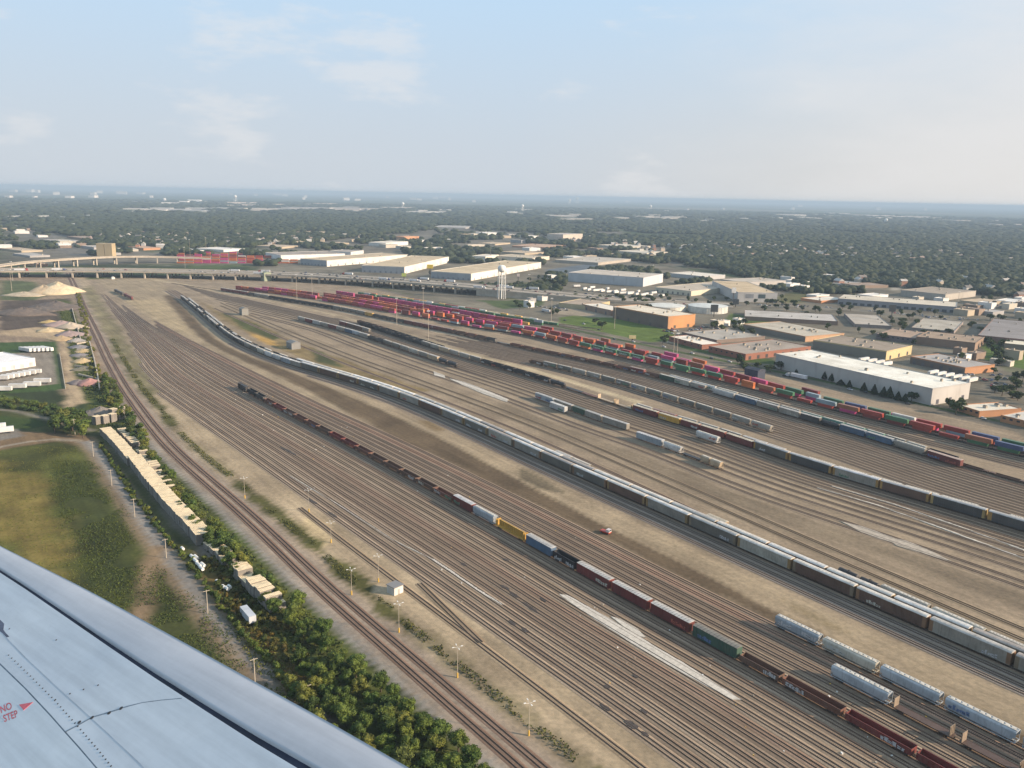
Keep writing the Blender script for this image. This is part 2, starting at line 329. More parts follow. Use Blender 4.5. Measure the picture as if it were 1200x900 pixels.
def blend(wt, col, var=0.12, seed=5, sc=25):
    global gcol
    nn = (1 + var * 2 * (fbm(X, Y, sc, seed, 3) - 0.5))[:, None]
    w_ = np.clip(wt, 0, 1)[:, None]; gcol = gcol * (1 - w_) + np.array(col) * nn * w_
def pip(pts, soft=3.0, rag=3.0, seed=1, z=0):
    P_ = np.array([at(x, y, z)[:2] for x, y in pts]) if not isinstance(pts, np.ndarray) else pts
    m = (X > P_[:, 0].min() - 25) & (X < P_[:, 0].max() + 25) & (Y > P_[:, 1].min() - 25) & (Y < P_[:, 1].max() + 25)
    idx = np.nonzero(m)[0]; out = np.zeros(len(X))
    if not len(idx): return out
    x = X[idx]; y = Y[idx]; ins = np.zeros(len(idx), bool); dd = np.full(len(idx), 1e9)
    for i in range(len(P_)):
        ax, ay = P_[i]; bx, by = P_[(i + 1) % len(P_)]
        c = ((ay > y) != (by > y)) & (x < (bx - ax) * (y - ay) / (by - ay + 1e-12) + ax); ins ^= c
        vx, vy = bx - ax, by - ay; L = vx * vx + vy * vy + 1e-9; u = np.clip(((x - ax) * vx + (y - ay) * vy) / L, 0, 1)
        dd = np.minimum(dd, np.hypot(x - ax - u * vx, y - ay - u * vy))
    sdv = np.where(ins, dd, -dd) + rag * 2 * (fbm(x, y, 14, seed, 3) - 0.5)
    out[idx] = np.clip(0.5 + sdv / soft, 0, 1); return out
def band(lo, hi, t0=-1700, t1=-40, soft=1.5, rag=1.5, seed=2, fade=20):
    a = np.interp(TT, TG, lo.s if isinstance(lo, Curve) else TG * 0 + lo); b = np.interp(TT, TG, hi.s if isinstance(hi, Curve) else TG * 0 + hi)
    r = rag * 2 * (fbm(X, Y, 16, seed, 3) - 0.5)
    return np.clip(0.5 + (SS - a + r) / soft, 0, 1) * np.clip(0.5 + (b - SS + r) / soft, 0, 1) * np.clip(0.5 + (TT - t0 + 5 * r) / fade, 0, 1) * np.clip(0.5 + (t1 - TT + 5 * r) / fade, 0, 1) * (Y > 20)
TAN = (0.325, 0.265, 0.192); GRV = (0.278, 0.226, 0.172); BRN = (0.17, 0.12, 0.08)
# town ground south-east of the highway, right of the yard
blend(pip([(300,300),(640,290),(860,325),(1000,335),(1210,345),(1290,420),(1290,520),(1210,520),(1100,495),(900,450),(700,400),(560,365),(430,335),(300,325)], 30, 20, 3), (0.165, 0.152, 0.125), 0.5, 41, 40)
blend(pip([(0,250),(45,262),(110,290),(230,298),(300,292),(460,270),(700,262),(860,318),(640,300),(300,310),(0,310)], 60, 60, 4), (0.15, 0.14, 0.12), 0.5, 42, 60)
# the yard itself
blend(band(C_MAIN.off(-11), C_RD.off(-6), -1520, -20, 2, 2), GRV, 0.1, 6)
blend(band(C_MAIN.off(-10), C_MAIN.off(6), -1700, -20, 1.5, 1), (0.30, 0.25, 0.21), 0.1, 7)
blend(band(C_MAIN.off(6), C_L1, -1560, -40, 2, 1), (0.36, 0.293, 0.212), 0.25, 8)
blend(pip([(380,640),(395,612),(372,607),(352,605),(345,622),(362,632)], 4, 4), (0.52, 0.42, 0.27))
blend(band(C_L0.off(-17), C_L0.off(-9), -330, -60, 5, 3, 12), (0.33, 0.268, 0.2), 0.1)
blend(band(C_MAIN.off(7), C_MAIN.off(12.5), -900, -100, 2, 4.5, 13) * (0.45 + 0.55 * (n_b > 0.45)), (0.085, 0.085, 0.03), 0.5, 14, 9)
blend(band(C_MAIN.off(6), C_MAIN.off(22), -1400, -650, 4, 8, 15) * 0.7, (0.16, 0.15, 0.08), 0.4, 16)
blend(band(C_BT.off(2), C_DR, -1500, -460, 3, 2, 17), (0.31, 0.255, 0.185), 0.15, 18)
blend(pip([(150,352),(190,350),(215,378),(232,398),(200,384),(170,366)], 16, 6), (0.38, 0.31, 0.21))
DRL = Curve(sv=np.where(TG < -540, C_DR.s - 15, C_BT.s + 1.6)); DRL = Curve(sv=np.convolve(np.pad(DRL.s, 20, 'edge'), np.ones(41) / 41, 'valid'))
blend(band(DRL, C_DR, -1250, -20, 4, 2.0, 19), (0.125, 0.094, 0.064), 0.18, 20, 30)
blend(band(C_DR, C_TR.off(-0.5), -1150, -20, 2, 1.5, 22), TAN, 0.1, 23)
blend(pip([(603,545),(618,549),(640,562),(660,577),(630,572),(612,562)], 3, 3, 8), (0.15, 0.125, 0.09))
blend(pip([(492,492),(505,493),(522,503),(516,508),(500,502)], 4, 4, 8), (0.24, 0.18, 0.11))
blend(pip([(916,703),(960,722),(997,742),(975,738),(930,716)], 3, 2, 8) * 0.8, (0.2, 0.16, 0.1))
blend(band(C_CB.off(104), C_CB.off(112), -1100, -560, 2, 1, 29), (0.44, 0.38, 0.3), 0.05)
blend(pip([(232,352),(262,366),(300,378),(345,400),(440,436),(502,458),(480,462),(400,436),(345,417),(300,396),(262,376)], 5, 4, 9), (0.22, 0.17, 0.09), 0.4, 10, 14)
blend(pip([(262,367),(300,380),(330,396),(320,398),(285,385)], 5, 6, 10), (0.075, 0.085, 0.03), 0.4)
blend(pip([(290,389),(320,400),(333,408),(312,404)], 5, 4, 10), (0.42, 0.27, 0.09), 0.2)
blend(pip([(365,408),(385,417),(400,430),(372,424)], 5, 6, 10), (0.07, 0.08, 0.035), 0.4)
blend(band(C_LR.off(-4), C_LR.off(4.5), -1500, -400, 1.5, 0.8, 24), (0.46, 0.39, 0.28), 0.06)
blend(band(C_LR.off(-2), C_LR.off(14), -1150, -600, 4, 4, 25) * 0.6, (0.21, 0.17, 0.13))
blend(band(C_F.off(-9), C_F.off(-3), -980, -640, 2, 2, 25), (0.40, 0.34, 0.27))
blend(band(C_MX.off(-84), C_MX.off(-70), -480, -40, 3, 2, 26) , (0.21, 0.172, 0.13), 0.12)
# roads and lots outside the yard
def road_px(pts, wd, col, soft=1.5, rag=0.4, var=0.06, seed=50):
    P_ = [at(x, y)[:2] for x, y in pts]; L_ = []; R_ = []
    for i, p in enumerate(P_):
        a = P_[max(0, i - 1)]; b = P_[min(len(P_) - 1, i + 1)]; d = (b - a) / (np.linalg.norm(b - a) + 1e-9); n = np.array([-d[1], d[0]]); L_.append(p + n * wd / 2); R_.append(p - n * wd / 2)
    blend(pip(np.array(L_ + R_[::-1]), soft, rag, seed), col, var, seed)
ASPH = (0.15, 0.14, 0.125)
blend(band(C_RD.off(-7), C_RD.off(7.5), -1200, -60, 1.5, 0.5, 27), (0.155, 0.14, 0.12), 0.06)
blend(band(C_RD.off(9), C_RD.off(16), -760, -150, 2, 1, 28), (0.05, 0.08, 0.025), 0.2)
blend(pip([(655,372),(690,368),(720,372),(790,388),(792,398),(760,401),(700,388),(655,378)], 4, 3, 51), (0.10, 0.15, 0.035), 0.25)
blend(pip([(784,398),(815,408),(870,420),(905,420),(915,428),(870,424),(800,408)], 4, 3, 51), (0.06, 0.10, 0.03), 0.2)
blend(pip([(856,367),(905,376),(905,381),(860,381),(850,373)], 4, 3, 51), (0.08, 0.12, 0.035), 0.2)
blend(pip([(1152,402),(1215,410),(1215,440),(1180,436),(1152,420)], 5, 4, 51), (0.09, 0.15, 0.035), 0.2)
blend(pip([(1140,418),(1210,436),(1210,520),(1150,480),(1148,455),(1165,438)], 5, 4, 52) * 0.7, (0.17, 0.155, 0.13), 0.2)
blend(pip([(590,352),(640,345),(700,350),(800,352),(880,357),(880,362),(800,358),(700,357),(620,358)], 6, 3, 52), (0.2, 0.185, 0.155), 0.15)
road_px([(860,357),(930,359),(1000,363),(1060,368),(1130,378),(1210,386)], 30, (0.2, 0.185, 0.16), 4)
road_px([(640,342),(700,343),(800,350),(860,357)], 22, (0.2, 0.185, 0.16), 4)
blend(pip([(560,341),(690,318),(660,330),(600,352)], 8, 6, 53), (0.10, 0.11, 0.05), 0.3)
blend(pip([(900,352),(980,322),(1000,328),(935,356)], 8, 6, 53), (0.12, 0.12, 0.055), 0.3)
blend(pip([(640,316),(700,308),(700,316),(650,322)], 8, 6, 53), (0.12, 0.15, 0.19), 0.1)
blend(pip([(655,362),(700,358),(735,372),(700,372),(650,368)], 6, 3, 54), (0.30, 0.26, 0.21), 0.1)
blend(pip([(560,352),(640,352),(630,360),(590,362)], 6, 6, 54), (0.07, 0.1, 0.04), 0.3)
# left of the main line
blend(pip([(-60,322),(76,322),(92,350),(108,395),(126,440),(142,470),(130,492),(118,478),(95,468),(60,455),(-60,462)], 4, 5, 60), (0.27, 0.21, 0.16), 0.25, 61)
blend(pip([(0,372),(60,378),(100,398),(106,470),(78,478),(72,398),(0,392)], 5, 5, 62), (0.42, 0.33, 0.23), 0.15)
blend(pip([(0,328),(40,330),(60,345),(40,352),(0,352)], 6, 6, 63), (0.09, 0.11, 0.05), 0.3)
blend(pip([(0,353),(80,350),(86,362),(84,380),(0,388)], 5, 6, 64), (0.095, 0.075, 0.065), 0.3)
blend(pip([(-30,402),(66,400),(76,455),(60,458),(-30,463)], 2, 1, 65), (0.05, 0.09, 0.03), 0.2)
blend(pip([(-40,416),(62,412),(68,450),(20,455),(-40,460)], 2, 1, 66), (0.24, 0.215, 0.19), 0.1)
blend(pip([(-60,460),(10,466),(60,478),(100,485),(122,495),(150,520),(245,655),(330,740),(400,800),(520,905),(-400,905)], 4, 4, 67), (0.055, 0.065, 0.022), 0.45, 68, 14)
blend(band(C_MAIN.off(-13), C_MAIN.off(-9.5), -700, -60, 1.5, 1, 69), (0.26, 0.25, 0.24), 0.1)
blend(band(C_MAIN.off(-32), C_MAIN.off(-14), -1250, -60, 3, 3, 70), (0.07, 0.085, 0.025), 0.5, 71, 10)
blend(pip([(-40,530),(30,523),(75,517),(100,523),(118,560),(150,610),(165,650),(160,700),(150,760),(60,720),(-60,640)], 6, 4, 72), (0.075, 0.085, 0.025), 0.7, 73, 22)
blend(pip([(-10,545),(40,560),(62,600),(90,650),(75,690),(20,660),(-20,620)], 12, 14, 74), (0.185, 0.15, 0.05), 0.45, 75, 10)
blend(pip([(60,540),(100,540),(130,585),(155,640),(150,700),(110,690),(90,640),(70,590)], 8, 10, 76) * 0.7, (0.033, 0.044, 0.016), 0.6, 77, 10)
blend(pip([(-40,512),(20,505),(60,508),(110,512),(125,528),(100,524),(70,516),(20,524),(-40,536)], 3, 2, 78), (0.19, 0.135, 0.085), 0.15)
road_px([(-40,534),(0,524),(30,518),(60,515),(90,516),(106,522),(116,533)], 3.4, (0.33, 0.29, 0.24), 1.2)
road_px([(100,517),(113,530),(124,548),(150,588),(172,622),(200,660),(230,700),(262,742),(300,785),(345,830),(380,860)], 11, (0.22, 0.17, 0.12), 3)
road_px([(100,517),(114,530),(127,548),(153,588),(176,622),(204,660),(236,700),(268,740),(306,783),(345,822),(380,850)], 5.5, (0.235, 0.225, 0.22), 1.2)
road_px([(186,640),(176,665),(170,700),(160,735),(155,770)], 7, (0.24, 0.175, 0.115), 4, 2)
road_px([(-20,460),(20,468),(60,478),(70,490)], 5, (0.1, 0.14, 0.04), 2, 1)
road_px([(-20,478),(20,482),(60,492),(110,505)], 4, (0.2, 0.185, 0.16), 2)
blend(pip([(-60,486),(0,487),(50,493),(56,499),(20,505),(-60,505)], 3, 2, 79), (0.045, 0.075, 0.02), 0.3)
blend(pip([(-60,500),(20,503),(28,511),(0,516),(-60,520)], 2, 1, 80), (0.2, 0.19, 0.18), 0.1)
blend(pip([(232,640),(262,680),(290,720),(325,760),(380,800),(360,830),(300,770),(262,715),(240,680)], 5, 5, 81), (0.12, 0.085, 0.03), 0.5, 82, 8)
blend(pip([(118,505),(150,505),(215,580),(262,648),(240,655),(200,612),(160,560)], 3, 2, 83), (0.17, 0.155, 0.14), 0.15)
# roads running away through the town, upper left
road_px([(110,302),(60,285),(40,268),(15,252),(0,246)], 60, (0.16, 0.155, 0.15), 20)
road_px([(160,296),(90,282),(60,262)], 30, (0.2, 0.18, 0.16), 12)
road_px([(1118,312),(1127,300),(1133,290),(1136,286)], 12, (0.5, 0.47, 0.42), 6)
road_px([(1048,340),(1060,328),(1064,318)], 14, (0.35, 0.33, 0.3), 6)
nx = len(gx); ny = len(gy)
me = bpy.data.meshes.new('ground'); vv = np.zeros((nx * ny, 3), np.float32); vv[:, 0] = X; vv[:, 1] = Y
me.vertices.add(nx * ny); me.vertices.foreach_set('co', vv.ravel())
ii, jj = np.meshgrid(np.arange(nx - 1), np.arange(ny - 1)); q0 = (jj * nx + ii).ravel(); quads = np.stack([q0, q0 + 1, q0 + 1 + nx, q0 + nx], 1).astype(np.int32)
me.loops.add(quads.size); me.loops.foreach_set('vertex_index', quads.ravel()); me.polygons.add(len(quads)); me.polygons.foreach_set('loop_start', np.arange(0, quads.size, 4, dtype=np.int32))
me.update(calc_edges=True)
ca = me.color_attributes.new('Col', 'FLOAT_COLOR', 'POINT'); cc = np.ones((nx * ny, 4), np.float32); cc[:, :3] = np.clip(gcol * 0.8, 0.004, 0.9); ca.data.foreach_set('color', cc.ravel())
me.materials.append(GROUND); struct('ground', me)

# ---------------------------------------------------------------- railway tracks
RG = 0.75
def sweep(path, prof, mats, name):
    P_ = np.array(path); T_ = np.gradient(P_, axis=0); T_ /= np.linalg.norm(T_, axis=1)[:, None]; Nn = np.stack([-T_[:, 1], T_[:, 0]], 1)
    ds = np.concatenate([[0], np.cumsum(np.linalg.norm(np.diff(P_, axis=0), axis=1))]); v = []; f = []; mi = []; uv = []
    segs = []
    for (a, b, mt) in prof: segs.append((a, b, mt))
    for (a, b, mt) in segs:
        o = len(v)
        for i in range(len(P_)):
            for (of, z) in (a, b): q = P_[i] + Nn[i] * of; v.append((q[0], q[1], z))
        for i in range(len(P_) - 1):
            f.append((o + 2 * i, o + 2 * i + 1, o + 2 * i + 3, o + 2 * i + 2)); mi.append(mats.index(mt))
            uv += [(ds[i], a[0]), (ds[i], b[0]), (ds[i + 1], b[0]), (ds[i + 1], a[0])]
    me = bpy.data.meshes.new(name); me.from_pydata(v, [], f)
    for mt in mats: me.materials.append(mt)
    me.polygons.foreach_set('material_index', mi); ul = me.uv_layers.new(name='UVMap'); ul.data.foreach_set('uv', np.array(uv, np.float32).ravel()); me.update(); return me
NT = [0]
def track(curve, t0, t1, color=None, wide=1.95, bed=True):
    if t1 - t0 < 15: return
    NT[0] += 1; z = 0.06 + 0.008 * (NT[0] % 14)
    prof = [((wide, z - 0.05), (1.45, z + 0.06), TRACK), ((1.45, z + 0.06), (-1.45, z + 0.06), TRACK), ((-1.45, z + 0.06), (-wide, z - 0.05), TRACK)]
    for s in (-RG, RG):
        a, b = s + 0.085, s - 0.085; zt = z + 0.27
        prof += [((a, z + 0.06), (a, zt), RAILM), ((a, zt), (b, zt), RAILM), ((b, zt), (b, z + 0.06), RAILM)]
    col = color or random.choice([(0.265, 0.215, 0.178), (0.30, 0.25, 0.208), (0.235, 0.198, 0.168), (0.275, 0.21, 0.172), (0.32, 0.272, 0.225)])
    kk = random.uniform(0.9, 1.2); col = (col[0] * kk * 1.06, col[1] * kk, col[2] * kk * 0.9)
    n = max(3, int((t1 - t0) / 9)); me = sweep([curve.xy(t) for t in np.linspace(t0, t1, n)], prof, [TRACK, RAILM], 'railway_track')
    struct('railway_track', me, col)
track(C_MAIN, -1650, -60, (0.22, 0.165, 0.14)); track(C_MAIN.off(-5.2), -1650, -60, (0.22, 0.165, 0.14))
track(C_L0, -363, -60, (0.3, 0.25, 0.19))
sp0 = Curve(sv=C_L0.s + np.clip((-205 - TG), 0, 60) * 0.115); track(sp0, -262, -212, (0.3, 0.25, 0.19))
BOWL = [C_L1.mix(C_BT, k / 20) for k in range(21)]
GAPB = C_BT.s - C_L1.s
for k, c in enumerate(BOWL):
    # tracks leave the ladder one after another as the fan widens
    need = 4.0 * 20
    t0 = -1330 + 330 * abs((k - 10) / 10.0) ** 1.3 + (60 if k % 2 else 0) + (110 if k % 4 in (1, 2) else 0)
    if k < 6: t0 = max(t0, [-640, -690, -760, -830, -880, -930][k])
    track(c, t0, -45, (0.36, 0.255, 0.205) if k == 19 else None)
for k in range(-3, 3): track(C_A1.off(4.5 * k + (0.7 if k == -3 else 0)), {-3: -640, -2: -820}.get(k, -1300), -45, (0.27, 0.25, 0.24) if k < 0 else None)
C_H1 = C_HP
track(C_HP, -1080, -45)
for o, t0 in ((13.5, -1100), (21.5, -1130)): track(C_HP.off(o), t0, -45, (0.33, 0.28, 0.21))
DEP = [C_MX.off(o) for o in (-64, -58, -47.5, -40, -32.5, -26, -21.3, -16.8, -12.5, -8.4, -4.3)]
for k, c in enumerate(DEP):
    t0 = -1250
    m_ = c.s < C_HP.s + 26
    bad = TG[m_ & (TG < -150)]; t0 = bad.max() + 5 if len(bad) else -1250
    track(c, t0, -45, (0.29, 0.245, 0.202))
track(C_MX, -1180, -45); track(C_MX.off(4.4), -930, -45, (0.28, 0.25, 0.22))
track(C_M1, -930, -560)
FT = [C_F.off(-4.25 * k) for k in range(0, 18)]
for k, c in enumerate(FT):
    if k == 0: track(c, -1400, -45); continue
    ok = TG[(c.s < C_LR.s + 2.5 + 3.5 * (TG < -430)) & (TG < -60)]; t0 = (ok.max() + 5) if len(ok) else -700
    
    t0 = max(t0, -760 + (k % 3) * 25)
    track(c, t0, -45, (0.33, 0.28, 0.235))
track(C_F.off(4.6), -640, -45)
WELLO = [0.0, 6.2, 12.4, 24, 34, 44]
for o in (-24, -19.6, -15, -9.5, -5, 0): track(C_CB.off(o), (-560 if o < -12 else -740) if o < 0 else -1250, -45, (0.33, 0.28, 0.235))
C_R2 = Curve(sv=C_CB.s + np.interp(TG, [-520, -340], [21, 9])); C_R3 = Curve(sv=C_CB.s + np.interp(TG, [-520, -340], [36, 18]))
track(C_R2, -1250, -45); track(C_R3, -1150, -330)
for o in (45, 64, 86, 100): track(C_CB.off(o), -1150, -700)

# spilled pale grit lying over ties and ballast, rails standing proud of it
GRIT = mat_plain('pale_grit', (0.42, 0.395, 0.345), 0.95, 0.22, 0.8)
GRIT2 = mat_plain('thin_grit', (0.31, 0.275, 0.225), 0.95, 0.25, 0.5)
def spill(pts, z=0.315, seed=0, mt=None, label='pale grit spilled along the tracks'):
    P_ = [at(x, y)[:2] for x, y in pts]; out = []
    for i, a in enumerate(P_):
        b = P_[(i + 1) % len(P_)]; k = max(1, int(np.linalg.norm(b - a) / 1.5))
        for j in range(k):
            q = a + (b - a) * j / k; f = 0.55 * (fbm(np.array([q[0]]), np.array([q[1]]), 5, seed + 3, 3)[0] - 0.5) * 2; d = (b - a) / (np.linalg.norm(b - a) + 1e-6); out.append(q + np.array([-d[1], d[0]]) * f)
    m = MB(); m.extrude([tuple(q) for q in out], 0.02, z, mt or GRIT); o = link('grit_spill', m.mesh('grit_spill')); tag(o, label, 'spilled grit', None, 'stuff')
spill([(508,435.5),(521,440),(522,443.5),(509,440)], seed=1)
spill([(527,444),(545,448),(570,457.5),(596,468.5),(594,471.5),(570,463),(545,453)], seed=2)
spill([(655,697),(664,698),(700,717),(745,744),(800,777),(870,821),(858,821),(800,790),(745,758),(692,723)], seed=3)
spill([(716,723),(727,726),(748,738),(757,748),(748,746),(730,735)], seed=4)
spill([(984,611),(1010,617),(1040,628),(1064,637),(1050,638),(1030,632),(1008,624)], seed=5, mt=GRIT2)
spill([(1035,629),(1062,634),(1092,647),(1116,659),(1098,654),(1070,646),(1050,640)], z=0.322, seed=6, mt=GRIT2)
for pts, w_ in (([(507,656),(530,671),(560,692),(589,709)], 0.5), ([(340,558),(400,594),(460,633),(507,656)], 0.2), ([(958,572),(1030,593),(1100,618),(1200,655)], 0.55), ([(975,570),(1050,592),(1120,616),(1200,645)], 0.45)):
    P_ = np.array([at(x, y)[:2] for x, y in pts]); t = np.linspace(0, len(P_) - 1, 90); xs = np.interp(t, range(len(P_)), P_[:, 0]); ys = np.interp(t, range(len(P_)), P_[:, 1]); rs = np.random.default_rng(len(pts)); m = MB(); L_ = []; R_ = []
    for i in range(90):
        a = max(0, i - 1); b = min(89, i + 1); d = np.array([xs[b] - xs[a], ys[b] - ys[a]]); d /= np.linalg.norm(d); n_ = np.array([-d[1], d[0]]); q = np.array([xs[i], ys[i]]); L_.append(q + n_ * w_ * rs.uniform(0.5, 1.4)); R_.append(q - n_ * w_ * rs.uniform(0.5, 1.4))
    m.extrude([tuple(q) for q in L_ + R_[::-1]], 0.02, 0.32, GRIT); tag(link('grit_spill', m.mesh('grit_spill')), 'thin pale line of grit between the rails', 'spilled grit', None, 'stuff')

OILM = mat_plain('grease_stain', (0.045, 0.036, 0.03), 0.8, 0.5, 0.9)
def stain(x0, y0, x1, y1, w_, seed):
    a = at(x0, y0)[:2]; b = at(x1, y1)[:2]; d = (b - a) / np.linalg.norm(b - a); n_ = np.array([-d[1], d[0]]); rs = np.random.default_rng(seed); k = 14; L_ = []; R_ = []
    for i in range(k + 1): f = i / k; e = math.sin(math.pi * min(1, max(0.04, f))) ** 0.4; q = a + (b - a) * f; L_.append(q + n_ * w_ * e * rs.uniform(0.6, 1.2)); R_.append(q - n_ * w_ * e * rs.uniform(0.6, 1.2))
    m = MB(); m.extrude([tuple(q) for q in L_ + R_[::-1]], 0.02, 0.305, OILM); tag(link('grease_stain', m.mesh('grease_stain')), 'dark grease stain lying between the rails', 'stain', None, 'stuff')
for i, q in enumerate([(329,524,347,534,1.0),(733,845,747,855,1.3),(704,826,716,834,0.8),(752,858,760,864,0.8),(708,804,714,808,0.8),(752,832,758,837,0.8),(586,686,597,692,0.9),(598,694,607,701,0.9),(612,706,632,720,0.8),(590,655,596,658,0.7),(540,660,547,664,0.7),(633,701,640,706,0.7),(362,585,372,591,0.8),(385,600,395,607,0.8),(596,728,604,734,0.8),(612,736,620,742,0.8),(742,791,748,795,0.7),(655,700,662,704,0.6)]): stain(*q, i)
# scraps of pale litter scattered through the bowl
rs = random.Random(17); m = MB()
for i in range(85):
    k = rs.randrange(0, 20) + rs.choice([0.5, 0.5, 0.0]); t = -90 - 520 * rs.random() ** 1.3; p = XY(float(C_L1(t)) * (1 - k / 20) + float(C_BT(t)) * k / 20, t); a = rs.uniform(0.12, 0.38); m.box(p[0] - a, p[0] + a * rs.uniform(0.3, 1), p[1] - a * 0.6, p[1] + a * 0.6, 0.05, 0.25 + a * 0.5, rs.choice([WHITE, WHITE, CONC, YELLOW]), rs.uniform(0, 3), tuple(p))
tag(link('litter', m.mesh('litter')), 'pale scraps scattered among the bowl tracks', 'litter', None, 'stuff')
# ---------------------------------------------------------------- rolling stock
def truck_mb(x, n=2):
    m = MB()
    for s in (-1, 1): m.box(x - 1.25, x + 1.25, s * 0.92 - 0.09, s * 0.92 + 0.09, 0.42, 0.72, DARK)
    m.box(x - 0.3, x + 0.3, -0.9, 0.9, 0.45, 0.8, DARK)
    for dx in ((-0.9, 0.9) if n == 2 else (-1.5, 0, 1.5)):
        m.cyl((x + dx, -0.86, 0.44), (x + dx, 0.86, 0.44), 0.09, 0.09, DARK, 6)
        for s in (-1, 1): m.cyl((x + dx, s * 0.68, 0.44), (x + dx, s * 0.82, 0.44), 0.44, 0.44, DARK, 10)
    return m
def trucks(x): return [part('wheel_truck', truck_mb(x)), part('wheel_truck', truck_mb(-x))]
def couplers(m, L, l2):
    for s in (-1, 1): m.box(min(s * L / 2, s * l2 / 2), max(s * L / 2, s * l2 / 2), -0.16, 0.16, 0.78, 1.02, DARK)
def ring(x, prof): return [(x, y, z) for y, z in prof]
RUST = (0.20, 0.085, 0.05)
PROT = {}; LEN = {}
# autorack: tall ribbed box, arched roof, end doors
L = 27.3; LEN['autorack'] = 28.6; b = MB(); b.box(-L/2, L/2, -1.5, 1.5, 0.85, 5.1, PAINT)
for i in range(24):
    x = -L/2 + 1.2 + i * (L - 2.4) / 23
    for s in (-1, 1): b.box(x - 0.09, x + 0.09, s * 1.56 - 0.06, s * 1.56 + 0.06, 0.9, 5.08, PAINT)
for z in (0.8, 2.5, 4.95):
    for s in (-1, 1): b.box(-L/2, L/2, s * 1.55 - 0.07, s * 1.55 + 0.07, z, z + 0.16, PAINT)
couplers(b, L, 28.6)
rf = MB(); rf.loft([ring(x, [(-1.6, 5.1), (1.6, 5.1), (1.55, 5.3), (1.0, 5.58), (0, 5.7), (-1.0, 5.58), (-1.55, 5.3)]) for x in (-L/2, L/2)], PAINT)
for i in range(1, 16):
    x = -L/2 + i * L / 16; rf.box(x - 0.04, x + 0.04, -0.9, 0.9, 5.6, 5.72, PAINT)
def enddoor(s):
    m = MB(); x = s * L / 2; m.box(min(x, x + s*0.14), max(x, x + s*0.14), -1.48, 1.48, 0.95, 5.05, PAINT)
    m.box(x - 1.3 if s > 0 else x, x if s > 0 else x + 1.3, -1.63, -1.57, 0.95, 5.0, PAINT); m.box(x - 1.3 if s > 0 else x, x if s > 0 else x + 1.3, 1.57, 1.63, 0.95, 5.0, PAINT)
    return m
PROT['autorack'] = [part('body', b), part('roof', rf, (0.48, 0.47, 0.45)), part('end_door', enddoor(1), (0.38, 0.22, 0.06)), part('end_door', enddoor(-1), (0.38, 0.22, 0.06))] + trucks(9.8)
# boxcar
L = 16.2; LEN['boxcar'] = 17.6; b = MB(); b.box(-L/2, L/2, -1.42, 1.42, 1.0, 4.45, PAINT)
for i in range(15):
    x = -L/2 + 0.3 + i * (L - 0.6) / 14
    if abs(x) < 1.8: continue
    for s in (-1, 1): b.box(x - 0.07, x + 0.07, s * 1.47 - 0.06, s * 1.47 + 0.06, 1.05, 4.4, PAINT)
for s in (-1, 1): b.box(-L/2, L/2, s * 1.46 - 0.06, s * 1.46 + 0.06, 0.75, 1.05, PAINT)
couplers(b, L, 17.6); rf = MB(); rf.loft([ring(x, [(-1.5, 4.45), (1.5, 4.45), (1.5, 4.52), (0, 4.72), (-1.5, 4.52)]) for x in (-L/2, L/2)], PAINT)
for i in range(1, 13):
    x = -L/2 + i * L / 13
    for s in (-1, 1): rf.poly([(x - 0.05, 0, 4.75), (x + 0.05, 0, 4.75), (x + 0.05, s * 1.5, 4.56), (x - 0.05, s * 1.5, 4.56), (x - 0.05, 0, 4.7), (x + 0.05, 0, 4.7), (x + 0.05, s * 1.5, 4.5), (x - 0.05, s * 1.5, 4.5)], [(0, 1, 2, 3), (0, 3, 7, 4), (1, 5, 6, 2), (3, 2, 6, 7)], DARK)
def sdoor(s):
    m = MB(); m.box(-1.6, 1.6, s * 1.5 - 0.05, s * 1.5 + 0.05, 1.05, 4.3, PAINT)
    for x in (-0.8, 0, 0.8): m.box(x - 0.04, x + 0.04, s * 1.57 - 0.03, s * 1.57 + 0.03, 1.1, 4.25, PAINT)
    return m
PROT['boxcar'] = [part('body', b), part('roof', rf, (0.5, 0.49, 0.46)), part('sliding_door', sdoor(1)), part('sliding_door', sdoor(-1))] + trucks(5.6)
LEN['ribbed_boxcar'] = 17.6; PROT['ribbed_boxcar'] = PROT['boxcar']
